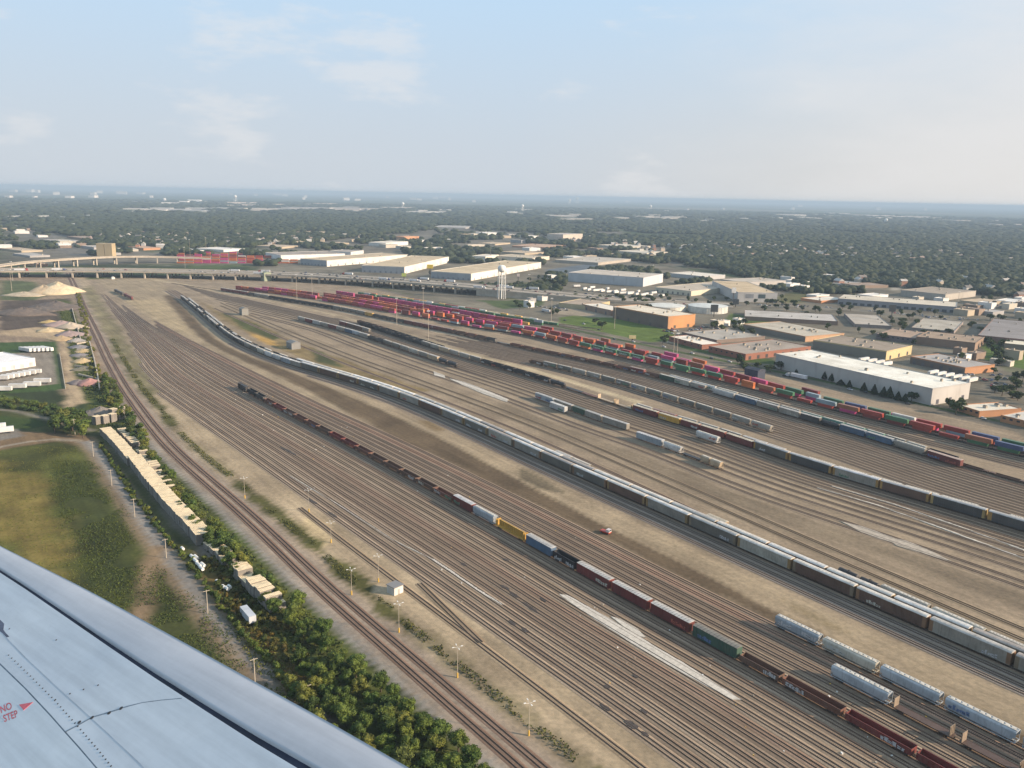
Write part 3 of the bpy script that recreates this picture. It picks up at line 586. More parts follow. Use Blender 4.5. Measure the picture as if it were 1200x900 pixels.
# covered hopper: rounded sides, slope sheets, roof walk and hatches, discharge gates
def hopper(L, cl, h):
    b = MB(); pr = [(-1.2, 1.25), (1.2, 1.25), (1.5, 1.65), (1.54, 3.0), (1.52, h - 0.5), (1.3, h - 0.16), (0.6, h), (-0.6, h), (-1.3, h - 0.16), (-1.52, h - 0.5), (-1.54, 3.0), (-1.5, 1.65)]
    b.loft([ring(x, pr) for x in (-L/2 + 1.5, L/2 - 1.5)], PAINT)
    for s in (-1, 1):
        x0 = s * (L/2 - 1.5); x1 = s * (L/2 - 0.1)
        top = [(y, z) for y, z in pr[3:11]]
        r0 = [(x0, y, z) for y, z in pr]; r1 = [(x1 if z > 2.9 else x0 + s * (0.15 if z < 1.5 else 0.5), y, z) for y, z in pr]
        b.loft([r0, r1] if s > 0 else [r1, r0], PAINT)
        b.box(min(x1, x1 - s*0.15), max(x1, x1 - s*0.15), -1.5, 1.5, 0.95, 1.2, PAINT); b.box(min(x0, x1), max(x0, x1), -0.3, 0.3, 0.8, 1.1, PAINT)
        for y in (-1.45, 1.45): b.box(x1 - s*0.1 - 0.06, x1 - s*0.1 + 0.06, y - 0.06, y + 0.06, 1.1, 3.2, PAINT)
    for s in (-1, 1): b.box(-L/2 + 0.1, L/2 - 0.1, s * 1.5 - 0.1, s * 1.5 + 0.1, 0.95, 1.15, PAINT)
    couplers(b, L, cl)
    g = []
    for i in range(3):
        x = (i - 1) * (L - 6) / 3.0; m = MB(); w_ = (L - 5) / 6.4
        m.loft([[(x - w_, -1.15, 1.6), (x + w_, -1.15, 1.6), (x + w_, 1.15, 1.6), (x - w_, 1.15, 1.6)], [(x - 0.35, -0.5, 0.55), (x + 0.35, -0.5, 0.55), (x + 0.35, 0.5, 0.55), (x - 0.35, 0.5, 0.55)]][::-1], PAINT); g.append(part('discharge_chute', m))
    wk = MB()
    for s in (-1, 1): wk.box(-L/2 + 0.2, L/2 - 0.2, s * 0.62 - 0.13, s * 0.62 + 0.13, h + 0.06, h + 0.12, PAINT)
    n = int(L / 1.5)
    for i in range(n):
        x = -L/2 + 1.2 + i * (L - 2.4) / (n - 1); wk.box(x - 0.45, x + 0.45, -0.42, 0.42, h - 0.01, h + 0.16, PAINT)
    return [part('body', b), part('roof_hatches', wk, (0.6, 0.58, 0.52))] + g + trucks(L/2 - 2.4)
PROT['covered_hopper'] = hopper(16.6, 17.9, 4.55); LEN['covered_hopper'] = 17.9
PROT['short_hopper'] = hopper(11.5, 12.8, 4.3); LEN['short_hopper'] = 12.8
# gondola / open hopper: open box with ribs
def opencar(L, cl, h, fl, taper=False):
    b = MB(); t = 0.12
    for s in (-1, 1):
        b.box(-L/2, L/2, min(s*1.42, s*(1.42+t)), max(s*1.42, s*(1.42+t)), 0.95, h, PAINT); b.box(-L/2, L/2, s*1.5 - 0.1, s*1.5 + 0.1, h, h + 0.12, PAINT)
        b.box(min(s*L/2, s*(L/2-t)), max(s*L/2, s*(L/2-t)), -1.42, 1.42, 0.95, h, PAINT)
        for i in range(13):
            x = -L/2 + 0.2 + i * (L - 0.4) / 12; b.box(x - 0.08, x + 0.08, min(s*1.54, s*1.66), max(s*1.54, s*1.66), 0.95, h, PAINT)
    couplers(b, L, cl); f = MB()
    if taper: f.poly([(-L/2 + t, -1.4, h - 0.5), (-L/2 + t, 1.4, h - 0.5), (-L/2 + 2.6, -1.4, fl), (-L/2 + 2.6, 1.4, fl), (L/2 - 2.6, -1.4, fl), (L/2 - 2.6, 1.4, fl), (L/2 - t, -1.4, h - 0.5), (L/2 - t, 1.4, h - 0.5)], [(0, 2, 3, 1), (2, 4, 5, 3), (4, 6, 7, 5)], PAINT)
    else: f.box(-L/2 + t, L/2 - t, -1.4, 1.4, 0.85, fl, PAINT)
    return [part('body', b), part('floor', f, (0.05, 0.04, 0.035))] + trucks(L/2 - 2.2)
PROT['gondola'] = opencar(16.2, 17.4, 2.9, 1.15); LEN['gondola'] = 17.4
PROT['open_hopper'] = opencar(15.0, 16.2, 3.9, 1.3, True); LEN['open_hopper'] = 16.2
# bulkhead flat
L = 21.0; LEN['bulkhead_flatcar'] = 22.2; b = MB(); b.box(-L/2, L/2, -1.4, 1.4, 0.95, 1.25, PAINT); b.box(-L/2 + 1, L/2 - 1, -0.35, 0.35, 0.55, 0.95, PAINT); couplers(b, L, 22.2)
bk = []
for s in (-1, 1):
    m = MB(); m.box(min(s*(L/2-0.9), s*(L/2-0.75)), max(s*(L/2-0.9), s*(L/2-0.75)), -1.38, 1.38, 1.25, 4.2, PAINT)
    for y in (-1.25, -0.45, 0.45, 1.25): m.box(min(s*(L/2-0.75), s*(L/2-0.6)), max(s*(L/2-0.75), s*(L/2-0.6)), y - 0.08, y + 0.08, 1.25, 4.2, PAINT)
    bk.append(part('bulkhead', m))
PROT['bulkhead_flatcar'] = [part('deck', b)] + bk + trucks(7.6)
ct = MB(); ct.box(-8.6, 8.6, -0.06, 0.06, 1.25, 4.1, PAINT); ct.box(-8.6, 8.6, -0.35, 0.35, 4.1, 4.25, PAINT)
for i in range(14):
    x = -8.6 + i * 17.2 / 13; ct.box(x - 0.1, x + 0.1, -0.3, 0.3, 1.25, 4.1, PAINT)
PROT['centerbeam_flatcar'] = PROT['bulkhead_flatcar'] + [part('center_truss', ct)]; LEN['centerbeam_flatcar'] = 22.2
PROT['flatcar'] = [part('deck', b)] + trucks(7.6); LEN['flatcar'] = 22.2
# tank car
L = 14.4; LEN['tank_car'] = 15.6; b = MB(); nn_ = 14
def circ(x, r, zc=2.6): return [(x, math.cos(2*math.pi*i/nn_) * r, zc + math.sin(2*math.pi*i/nn_) * r) for i in range(nn_)]
b.loft([circ(-7, 0.6), circ(-6.8, 1.15), circ(-6.4, 1.45), circ(6.4, 1.45), circ(6.8, 1.15), circ(7, 0.6)], PAINT); fr = MB(); fr.box(-7.2, 7.2, -0.5, 0.5, 0.85, 1.2, DARK)
for s in (-1, 1): fr.box(s*6.4 - 0.6, s*6.4 + 0.6, -1.35, 1.35, 0.95, 1.15, DARK); fr.box(s*5.2 - 0.2, s*5.2 + 0.2, -0.9, 0.9, 1.1, 1.7, DARK)
couplers(fr, L, 15.6); dm = MB(); dm.cyl((0, 0, 3.9), (0, 0, 4.4), 0.5, 0.5, PAINT, 10); dm.box(-1.1, 1.1, -0.9, 0.9, 3.98, 4.04, DARK)
PROT['tank_car'] = [part('tank', b), part('dome', dm), part('frame', fr)] + trucks(5.2)
# locomotive
L = 18.6; LEN['locomotive'] = 20.0; b = MB(); b.box(-L/2, L/2, -1.5, 1.5, 1.1, 1.45, PAINT); couplers(b, L, 20); b.box(-3, 3, -1.0, 1.0, 0.45, 1.1, DARK)
hood = MB(); hood.box(-8.6, 4.6, -0.95, 0.95, 1.45, 4.1, PAINT); hood.box(7.0, 8.9, -0.8, 0.8, 1.45, 3.0, PAINT); hood.box(-8.4, -5.6, -1.3, 1.3, 3.3, 4.25, PAINT)
cb = MB(); cb.box(4.6, 7.0, -1.45, 1.45, 1.45, 4.5, PAINT); ws = MB(); ws.box(7.0, 7.05, -1.2, 1.2, 3.2, 4.0, GLASS)
for s in (-1, 1): ws.box(5.0, 6.6, s*1.46 - 0.02, s*1.46 + 0.02, 3.2, 4.0, GLASS)
PROT['locomotive'] = [part('frame', b), part('hood', hood), part('cab', cb, None, [('window', ws.mesh('window'), None)])] + [part('wheel_truck', truck_mb(6.2, 3)), part('wheel_truck', truck_mb(-6.2, 3))]
# container well car
L = 19.2; LEN['well_car'] = 20.2; b = MB()
for s in (-1, 1): b.box(-6.9, 6.9, s*1.42 - 0.1, s*1.42 + 0.1, 0.35, 1.25, PAINT)
b.box(-6.9, 6.9, -1.32, 1.32, 0.3, 0.42, PAINT)
for s in (-1, 1): b.box(min(s*6.9, s*9.6), max(s*6.9, s*9.6), -1.2, 1.2, 1.0, 1.3, PAINT)
couplers(b, L, 20.2)
PROT['well_car'] = [part('frame', b)] + trucks(8.4)
TOPZ = 0.33
def graffiti_mesh(seed):
    rs = random.Random(seed); m = MB(); x = -2.6
    while x < 2.4:
        w_ = rs.uniform(0.5, 0.95); h_ = rs.uniform(0.9, 1.7); sl = rs.uniform(-0.3, 0.3); z0 = rs.uniform(0, 0.25)
        m.poly([(x, 0, z0), (x + w_, 0, z0 + rs.uniform(-0.1, 0.2)), (x + w_ + sl, 0, z0 + h_), (x + sl - 0.1, 0, z0 + h_ * rs.uniform(0.8, 1.1)), (x + w_ * 0.2, 0, z0 + h_ * 0.5)], [(0, 1, 2, 3, 4)], CLEAN)
        if rs.random() < 0.6: a = z0 + h_ * 0.35; m.poly([(x + 0.1, 0.012, a), (x + w_, 0.012, a + 0.1), (x + w_ - 0.05, 0.012, a + 0.3), (x + 0.12, 0.012, a + 0.25)], [(0, 1, 2, 3)], DARK)
        x += w_ + rs.uniform(0.02, 0.2)
    return m.mesh('graffiti')
GRAF = [graffiti_mesh(i) for i in range(6)]; GSIDE = {'boxcar': 1.62, 'ribbed_boxcar': 1.62, 'covered_hopper': 1.61, 'autorack': 1.66, 'gondola': 1.69, 'open_hopper': 1.69}; GR = random.Random(9)
def rail_car(kind, curve, ta, tb, color, label, group, colors=None, stretch=True, flip=False):
    tm = (ta + tb) / 2; a = curve.xy(ta); c = curve.xy(tb); p = (a + c) / 2; h = math.atan2(c[1] - a[1], c[0] - a[0]) + (math.pi if flip else 0)
    sx = np.linalg.norm(c - a) / LEN[kind] if stretch else 1.0
    nm = {'short_hopper': 'covered_hopper', 'ribbed_boxcar': 'boxcar'}.get(kind, kind)
    r = place(nm, PROT[kind], (p[0], p[1], TOPZ), h, color, (sx, 1, 1), label, 'rail car' if kind != 'locomotive' else 'locomotive', group, colors)
    if kind in GSIDE and tm > -620:
        for k in range(2):
            if GR.random() < 0.34:
                g = link('graffiti', GR.choice(GRAF), r, GR.choice([(0.5, 0.5, 0.5), (0.45, 0.47, 0.45), (0.1, 0.16, 0.3), (0.4, 0.1, 0.07), (0.12, 0.25, 0.16), (0.5, 0.48, 0.4)])); g.location = ((-1 + 2 * k) * LEN[kind] * 0.24 + GR.uniform(-0.8, 0.8), GSIDE[kind], 1.15 if kind != 'covered_hopper' else 2.0); g.scale = (1, 1, 0.85)
    return r
GREY = (0.16, 0.148, 0.122); LG = (0.30, 0.278, 0.235); WHT = (0.52, 0.52, 0.5); BLK = (0.025, 0.025, 0.028); DRED = (0.17, 0.035, 0.03); RSTY = (0.17, 0.075, 0.05)
BLUE = (0.08, 0.14, 0.22); PBLU = (0.34, 0.38, 0.41); GRN = (0.045, 0.10, 0.07); TANC = (0.42, 0.33, 0.22); YEL = (0.62, 0.36, 0.06); DGR = (0.075, 0.073, 0.07); BRWN = (0.14, 0.08, 0.055); CREAM = (0.46, 0.44, 0.37)
CN = {GREY: 'grey', LG: 'light grey', WHT: 'white', BLK: 'black', DRED: 'dark red', RSTY: 'rusty', BLUE: 'blue', PBLU: 'pale blue', GRN: 'dark green', TANC: 'tan', YEL: 'yellow', DGR: 'dark grey', BRWN: 'brown', CREAM: 'cream'}
KN = {'autorack': 'autorack car', 'boxcar': 'boxcar', 'ribbed_boxcar': 'boxcar', 'covered_hopper': 'covered hopper', 'short_hopper': 'short covered hopper', 'gondola': 'open gondola', 'open_hopper': 'open hopper car', 'bulkhead_flatcar': 'bulkhead flatcar', 'centerbeam_flatcar': 'centre-beam flatcar', 'flatcar': 'empty flatcar', 'tank_car': 'tank car', 'locomotive': 'locomotive', 'well_car': 'container well car'}
def shade(c, v=0.15):
    k = random.uniform(1 - v, 1 + v); return tuple(min(0.85, x * k) for x in c)
def train(curve, name, xs, spec, tstart=None):
    """xs: picture columns of the couplings from the near end; spec: one (kind, colour) per gap. None in spec leaves a gap."""
    ts = [curve.tx(x) if isinstance(x, (int, float)) else x for x in xs]; n = 0
    for i in range(len(ts) - 1):
        if spec[i] is None: continue
        n += 1; kind, col = spec[i][:2]; cols = dict(spec[i][2]) if len(spec[i]) > 2 else {}
        rail_car(kind, curve, ts[i], ts[i + 1], shade(col), f'{CN[col]} {KN[kind]}, {ordinal(n)} from near end of {name}', 'cars of ' + name, cols)
def run(curve, name, t0, seq, group=None, start=1):
    """cars of true length set one behind the other, away from the camera from t0; returns the far end."""
    t = t0; n = start - 1
    for kind, col, *ex in seq:
        n += 1; t2 = t - LEN[kind]
        # one step along the curve keeps the coupled length true
        for _ in range(3):
            d = np.linalg.norm(curve.xy(t) - curve.xy(t2)); t2 = t - (t - t2) * LEN[kind] / d
        rail_car(kind, curve, t, t2, shade(col), f'{CN[col]} {KN[kind]}, {ordinal(n)} from near end of {name}', 'cars of ' + name, dict(ex[0]) if ex else None)
        t = t2
    return t, n
random.seed(21)
def arack(): 
    c = random.choice([GREY, LG, DGR, LG, CREAM, GREY, BRWN]); r = random.choice([(0.62, 0.62, 0.6), (0.62, 0.6, 0.55), (0.45, 0.44, 0.41), (0.36, 0.33, 0.3)])
    e = random.choice([(0.28, 0.18, 0.07), (0.22, 0.12, 0.06), (0.2, 0.155, 0.1)])
    return ('autorack', c, {'roof': r, 'end_door': e})
def mixed(n, kinds=('covered_hopper', 'boxcar', 'covered_hopper', 'open_hopper'), cols=(GREY, LG, WHT, DGR, BLK, GREY)): return [(random.choice(kinds), random.choice(cols)) for _ in range(n)]
te, n = run(C_A1, 'the nearer autorack train', -72.5, [arack() for _ in range(21)])
te, n = run(C_A1, 'the nearer autorack train', te, [('boxcar', LG, {'roof': (0.7, 0.7, 0.68)}), ('boxcar', PBLU, {'roof': (0.7, 0.7, 0.68)}), ('covered_hopper', WHT), ('covered_hopper', WHT), ('covered_hopper', CREAM), ('boxcar', GREY)] + mixed(24, cols=(GREY, DGR, BLK, DGR, LG)), start=n + 1)
A2 = C_A1.off(4.5)
te, n = run(A2, 'the second autorack train', -60, [arack() for _ in range(12)])
te, n = run(A2, 'the second autorack train', te, [arack() for _ in range(4)] + [('autorack', WHT, {'roof': (0.75, 0.75, 0.73)})] * 3 + [arack() for _ in range(3)] + mixed(28, cols=(DGR, BLK, BLK, GREY, DGR)), start=n + 1)
A3 = C_A1.off(9)
train(A3, 'the loose third line', [1290, 1232, 1150, 1070, 1010, 960], [('bulkhead_flatcar', TANC), ('bulkhead_flatcar', TANC), ('bulkhead_flatcar', BRWN), ('gondola', RSTY), None])
train(A3, 'the cut beside the autoracks', [905, 874, 852, 828, 802, 783, 757, 736, 712, 692, 670, 651], [('flatcar', BRWN), ('flatcar', TANC), ('boxcar', TANC, {'roof': (0.5, 0.45, 0.35)}), ('gondola', CREAM), None, ('flatcar', RSTY), ('flatcar', RSTY), ('gondola', RSTY), ('flatcar', BLK), ('covered_hopper', LG), ('boxcar', GREY)])
train(C_HP, 'the line behind the autoracks', [1305, 1250, 1203, 1155, 1090, 1030, 1006, 981], [('covered_hopper', LG), ('covered_hopper', LG), ('covered_hopper', LG), ('covered_hopper', CREAM), ('covered_hopper', LG), ('tank_car', BLK), ('tank_car', BLK)])
BH_ = {'bulkhead': (0.28, 0.22, 0.16), 'deck': (0.09, 0.055, 0.042)}
# train C through the middle of the bowl
seq = [('gondola', DRED, {'floor': (0.012, 0.01, 0.01)}), ('gondola', DRED, {'floor': (0.012, 0.01, 0.01)}), ('gondola', RSTY), ('gondola', BRWN), ('boxcar', GRN, {'roof': (0.2, 0.19, 0.16)}), ('boxcar', DRED), ('boxcar', DRED), ('boxcar', DRED), ('open_hopper', BLK), ('boxcar', BLUE), ('centerbeam_flatcar', YEL), ('covered_hopper', PBLU), ('boxcar', DRED, {'roof': (0.6, 0.6, 0.6)})]
xsC = [1160, 1073, 990, 917, 868, 812, 763, 718, 677, 650, 618, 582, 556, 533]
train(BOWL[13], 'the long middle freight', xsC, seq)
tC = BOWL[13].tx(533); te = tC; n = 13
te, n = run(BOWL[13], 'the long middle freight', te, [('gondola', random.choice([RSTY, DRED, BRWN, RSTY]), {'floor': random.choice([(0.05, 0.04, 0.03), (0.16, 0.1, 0.06)])}) for _ in range(14)] + [('open_hopper', DGR), ('open_hopper', BLK)], start=14)
run(BOWL[13], 'the long middle freight', te - 3, [('locomotive', BLK)], start=n + 1)
train(BOWL[20], 'the pale hopper string', [1310, 1195, 1105, 1030, 963, 908], [('covered_hopper', PBLU), ('covered_hopper', PBLU), ('covered_hopper', PBLU), ('covered_hopper', CREAM), ('covered_hopper', PBLU)])
train(BOWL[17], 'the bottom-right bulkhead string', [1270, 1200, 1124, 1119, 1045, 973], [('bulkhead_flatcar', DGR, BH_), ('bulkhead_flatcar', BRWN, BH_), None, ('bulkhead_flatcar', BRWN, BH_), ('covered_hopper', PBLU)])
# mixed manifest and departure yard
R2_ = {'roof': (0.62, 0.55, 0.42)}
train(C_MX, 'the red-boxcar manifest train', [1265, 1156, 1090, 1031, 976, 925, 884, 851, 821, 798, 772, 742, 722, 701, 683, 663, 645],
      [('autorack', DGR), ('autorack', DGR, {'end_door': (0.4, 0.28, 0.1)}), ('autorack', BRWN), ('autorack', LG, {'roof': (0.6, 0.6, 0.6)}), ('autorack', DGR), ('autorack', GREY), ('boxcar', DRED, R2_), ('boxcar', DRED, R2_), ('boxcar', DRED, R2_), ('boxcar', YEL, R2_), ('boxcar', DRED, R2_), ('bulkhead_flatcar', TANC), ('bulkhead_flatcar', TANC), ('flatcar', RSTY), ('flatcar', BLK), ('tank_car', BLK)])
te = C_MX.tx(645)
te, n = run(C_MX, 'the red-boxcar manifest train', te, [('open_hopper', BLK)] * 6 + [('covered_hopper', GREY), ('covered_hopper', LG), ('covered_hopper', LG), ('boxcar', TANC), ('covered_hopper', LG), ('covered_hopper', GREY)] + [('open_hopper', random.choice([BLK, BLK, DGR])) for _ in range(9)], start=17)
MX2 = C_MX.off(4.4)
train(MX2, 'the grey string behind the manifest', [1290, 1218, 1180, 1147, 1100, 1058, 1018, 980, 945, 920, 899, 870, 843, 818, 793, 765, 746], [('covered_hopper', LG), ('covered_hopper', GREY), ('tank_car', BLK), ('covered_hopper', LG), ('covered_hopper', CREAM), ('covered_hopper', LG), ('covered_hopper', GREY), ('covered_hopper', GREY), ('tank_car', BLK), ('boxcar', TANC), ('boxcar', BRWN), ('covered_hopper', GREY), ('covered_hopper', LG), ('covered_hopper', LG), ('boxcar', DRED, {'roof': (0.3, 0.2, 0.17)}), ('covered_hopper', LG)])
te = MX2.tx(520)
run(MX2, 'the dark far hopper block', te, [('open_hopper', BLK), ('open_hopper', BLK)] + [('open_hopper', random.choice([BLK, DGR, BRWN])) for _ in range(10)])
te, n = run(C_M1, 'the far mixed string', C_M1.tx(536), [('tank_car', BLK), ('tank_car', BLK), ('boxcar', TANC), ('covered_hopper', LG), ('covered_hopper', CREAM), ('covered_hopper', LG), ('covered_hopper', GREY), ('covered_hopper', GREY), ('open_hopper', DGR), ('open_hopper', DGR), ('boxcar', LG), ('covered_hopper', PBLU), ('boxcar', BLUE), ('covered_hopper', LG), ('boxcar', DRED), ('covered_hopper', LG), ('boxcar', WHT), ('boxcar', DRED), ('covered_hopper', LG)])
M2c = C_M1.mix(C_MX, 0.55); run(M2c, 'the short far string', M2c.tx(434), [('covered_hopper', LG), ('boxcar', BRWN), ('boxcar', BRWN), ('boxcar', DRED)])
train(DEP[3], 'the five-car grey string', [737, 706, 686, 672, 650, 628], [('boxcar', LG), ('boxcar', LG), ('boxcar', GRN, {'roof': (0.15, 0.18, 0.15)}), ('boxcar', LG), ('boxcar', PBLU)][:5])
train(DEP[2], 'the short tan-ended string', [846, 833, 822, 800, 778, 746], [('short_hopper', TANC), ('short_hopper', TANC), ('flatcar', BLK), ('short_hopper', WHT), ('boxcar', PBLU, {'roof': (0.6, 0.6, 0.6)})])
train(DEP[2], 'the lone pale boxcar track', [664, 645], [('boxcar', WHT, {'roof': (0.7, 0.7, 0.66)})])
train(DEP[8], 'the lone white hopper track', [843, 816], [('covered_hopper', WHT)])
LH = FT[11].mix(FT[12], 0.0)
te, n = run(LH, 'the long grey hopper train', LH.tx(905), [('covered_hopper', random.choice([LG, LG, GREY])) for _ in range(14)] + [('gondola', BRWN)])
train(C_F, 'the red-ended far freight', [1128, 1086, 1047, 1015, 984, 962, 938, 913, 887, 862, 835], [('boxcar', (DRED), {'roof': (0.55, 0.42, 0.35)}), ('covered_hopper', LG), ('boxcar', BLUE), ('boxcar', BLUE), ('tank_car', BLK), ('boxcar', DGR), ('boxcar', LG), ('boxcar', LG), ('boxcar', BLUE), ('covered_hopper', WHT)])
te, n = run(C_F, 'the long rusty gondola string', C_F.tx(828), [('covered_hopper', LG), ('boxcar', CREAM), ('boxcar', GRN, {'roof': (0.6, 0.58, 0.5)}), ('gondola', (RSTY)), ('boxcar', DRED, {'roof': (0.4, 0.3, 0.25)}), ('gondola', RSTY)] + [('gondola', random.choice([RSTY, BRWN])) for _ in range(8)] + [('flatcar', DGR), ('open_hopper', DGR)] + [('open_hopper', random.choice([BRWN, BLK, RSTY])) for _ in range(5)] + [('tank_car', WHT), ('flatcar', BLK)])
te, n = run(C_F, 'the farthest dark red string', C_F.tx(531), [('boxcar', DRED, {'roof': (0.35, 0.28, 0.24)})] * 5 + [('open_hopper', DGR)] * 4 + [('boxcar', YEL, {'roof': (0.5, 0.35, 0.15)})] + [('covered_hopper', GREY)] * 4 + [('open_hopper', BLK)] * 9 + [('covered_hopper', LG)] * 2 + [('open_hopper', DGR)] + [('boxcar', DRED)] * 4)
F2 = C_F.off(4.6)
train(F2, 'the white-and-green hopper train', [1160, 1122, 1086, 1062, 1037, 1014, 990, 963, 938, 914, 892, 865, 840, 811, 784], [None, ('open_hopper', BLK), ('covered_hopper', LG), ('covered_hopper', GREY), ('covered_hopper', GRN, {'body': (0.1, 0.22, 0.17)}), ('covered_hopper', GRN, {'body': (0.1, 0.22, 0.17)}), ('covered_hopper', GRN, {'body': (0.1, 0.22, 0.17)}), ('covered_hopper', GRN, {'body': (0.1, 0.22, 0.17)}), ('covered_hopper', LG), ('covered_hopper', GREY), ('covered_hopper', GREY), ('covered_hopper', CREAM), ('covered_hopper', WHT), ('covered_hopper', WHT)])
run(F2, 'the empty well-car string', F2.tx(1250), [('well_car', BRWN)] * 6)
# small switch engines at the head of the bowl
swc = Curve([(120,336),(140,344),(155,352),(170,358)]).off(0)
train(swc, 'the engine pair', [156, 145, 134], [('locomotive', DRED), ('locomotive', DGR)])

# ---------------------------------------------------------------- containers on the well cars
def cont_parts(L, h=2.9, w_=1.28):
    b = MB(); n = int(L / 0.6); pr = []
    b.box(-L/2, L/2, -w_ + 0.03, w_ - 0.03, 0, h, CLEAN)
    for i in range(int(L / 1.1)):
        x = -L/2 + 0.6 + i * 1.1
        for s in (-1, 1): b.box(x - 0.28, x + 0.28, min(s*(w_-0.03), s*(w_+0.01)), max(s*(w_-0.03), s*(w_+0.01)), 0.2, h - 0.2, CLEAN)
    for sx in (-1, 1):
        for sy in (-1, 1): b.box(sx*(L/2 - 0.08) - 0.09, sx*(L/2 - 0.08) + 0.09, sy*(w_-0.05) - 0.07, sy*(w_-0.05) + 0.07, 0, h + 0.01, CLEAN)
    d = MB(); d.box(L/2, L/2 + 0.05, -w_ + 0.12, -0.02, 0.12, h - 0.12, CLEAN); d.box(L/2, L/2 + 0.05, 0.02, w_ - 0.12, 0.12, h - 0.12, CLEAN)
    return [part('box', b), part('end_door', d)]
CONT = {12: cont_parts(12.2), 16: cont_parts(16.1)}
MAG = (0.46, 0.05, 0.17); RED = (0.32, 0.045, 0.032); ORG = (0.5, 0.14, 0.04); MRN = (0.2, 0.035, 0.03); CGR = (0.05, 0.15, 0.07); NVY = (0.06, 0.09, 0.2); CWH = (0.62, 0.6, 0.56); BRO = (0.32, 0.12, 0.06); CYL = (0.65, 0.38, 0.08); CBG = (0.25, 0.32, 0.36)
KC = {MAG: 'magenta', RED: 'red', ORG: 'orange', MRN: 'maroon', CGR: 'green', NVY: 'dark blue', CWH: 'white', BRO: 'brown', CYL: 'yellow', CBG: 'blue-grey'}
random.seed(5)
LETTER = None
def container(curve, t, L, z, col, label, group):
    p = curve.xy(t); return place('shipping_container', CONT[L], (p[0], p[1], z), curve.heading(t), shade(col, 0.12), None, label, 'container', group)
font_me = None
def lettering(parent, text, size, y, z, col):
    cu = bpy.data.curves.new('lettering', 'FONT'); cu.body = text; cu.size = size; cu.extrude = 0.01; cu.align_x = 'CENTER'
    global font_me
    if font_me is None:
        tmp = bpy.data.objects.new('t', cu); COL.objects.link(tmp); dg = bpy.context.evaluated_depsgraph_get(); font_me = bpy.data.meshes.new_from_object(tmp.evaluated_get(dg)); bpy.data.objects.remove(tmp); font_me.materials.clear(); font_me.materials.append(WHITE)
    o = bpy.data.objects.new('lettering', font_me); COL.objects.link(o); o.parent = parent; o.location = (0, y, z); o.rotation_euler = (R(90), 0, 0 if y < 0 else math.pi); return o
rows = [('front container row', C_CB, -905, -60, [MRN, MRN, CGR, BRO, MRN, RED, MRN, ORG, NVY, BRO, BRO, RED, CGR, RED, BRO, CBG, ORG, CGR, BRO, ORG, RED, CGR, CGR, CGR, CGR, RED, BRO, ORG, MRN, CGR, CGR, RED, RED, ORG, CBG], 0.93),
        ('second container row', C_R2, -905, -60, [MRN, RED, CGR, MRN, RED, CGR, MRN, CWH, CGR, NVY, RED, RED, CWH, CGR, NVY, CGR, CBG, CGR, RED, MAG, MRN, RED, MAG], 0.95),
        ('third container row', C_R3, -905, -70, [RED, ORG, RED, ORG, CYL, MAG, CYL, ORG, RED], 0.3)]
pal_far = [RED, RED, MAG, ORG, RED, MRN, MAG, RED, BRO, ORG, CBG]
ev = 0
for name, cv, tf, tn, fixed, dbl in rows:
    t = tn; i = 0; nc = 0
    while t > tf:
        t2 = t - 18.3; rail_car('well_car', cv, t, t2, shade(BRWN), f'container well car, {ordinal(i + 1)} from the near end under the {name}', 'well cars under the ' + name)
        tm = (t + t2) / 2
        far = i >= len(fixed) and t < -640
        col = fixed[i] if i < len(fixed) else random.choice(pal_far)
        L = 16 if (i < 40 and random.random() < 0.85) else 12
        if name[0] == 't' and i < 34 and random.random() < (0.6 if t > -420 else 0.25): t = t2; i += 1; continue
        nc += 1
        c0 = container(cv, tm, 12, TOPZ + 0.42, shade(random.choice(pal_far + [CGR, MRN])), f'lower container in its well, {ordinal(nc)} from near end of the {name}', 'lower containers of the ' + name)
        if random.random() < dbl:
            isE = name[0] == 'f' and -530 > tm > -625 and ev < 4
            if isE: col = CGR; L = 16; ev += 1
            o = container(cv, tm, L, TOPZ + 3.36, col, f'upper {KC[col]} container, {ordinal(nc)} from near end of the {name}', 'upper containers of the ' + name)
            if isE:
                for y in (-1.31, 1.31): lettering(o, 'EVERGREEN', 1.9, y, 0.25, WHITE)
        t = t2; i += 1
# intermodal yard beyond: stacks on the ground in the far rows
random.seed(8)
def stackrow(name, cv, t0, t1, cols, pitch=13.4, tiers=(1, 3), L=12, skip=0.08):
    t = t0; i = 0
    while t > t1:
        i += 1
        if random.random() > skip:
            nt = random.randint(*tiers)
            for k in range(nt):
                col = random.choice(cols); tier = ['bottom', 'second', 'third', 'top'][k]
                container(cv, t, L, 0.12 + 2.93 * k, col, f'{KC[col]} container, {tier} tier, {ordinal(i)} stack from near end of the {name}', 'containers of the ' + name)
        t -= pitch
stackrow('magenta storage row', C_CB.off(45), -770, -1120, [MAG, MAG, MAG, MAG, RED], tiers=(3, 3), skip=0.04)
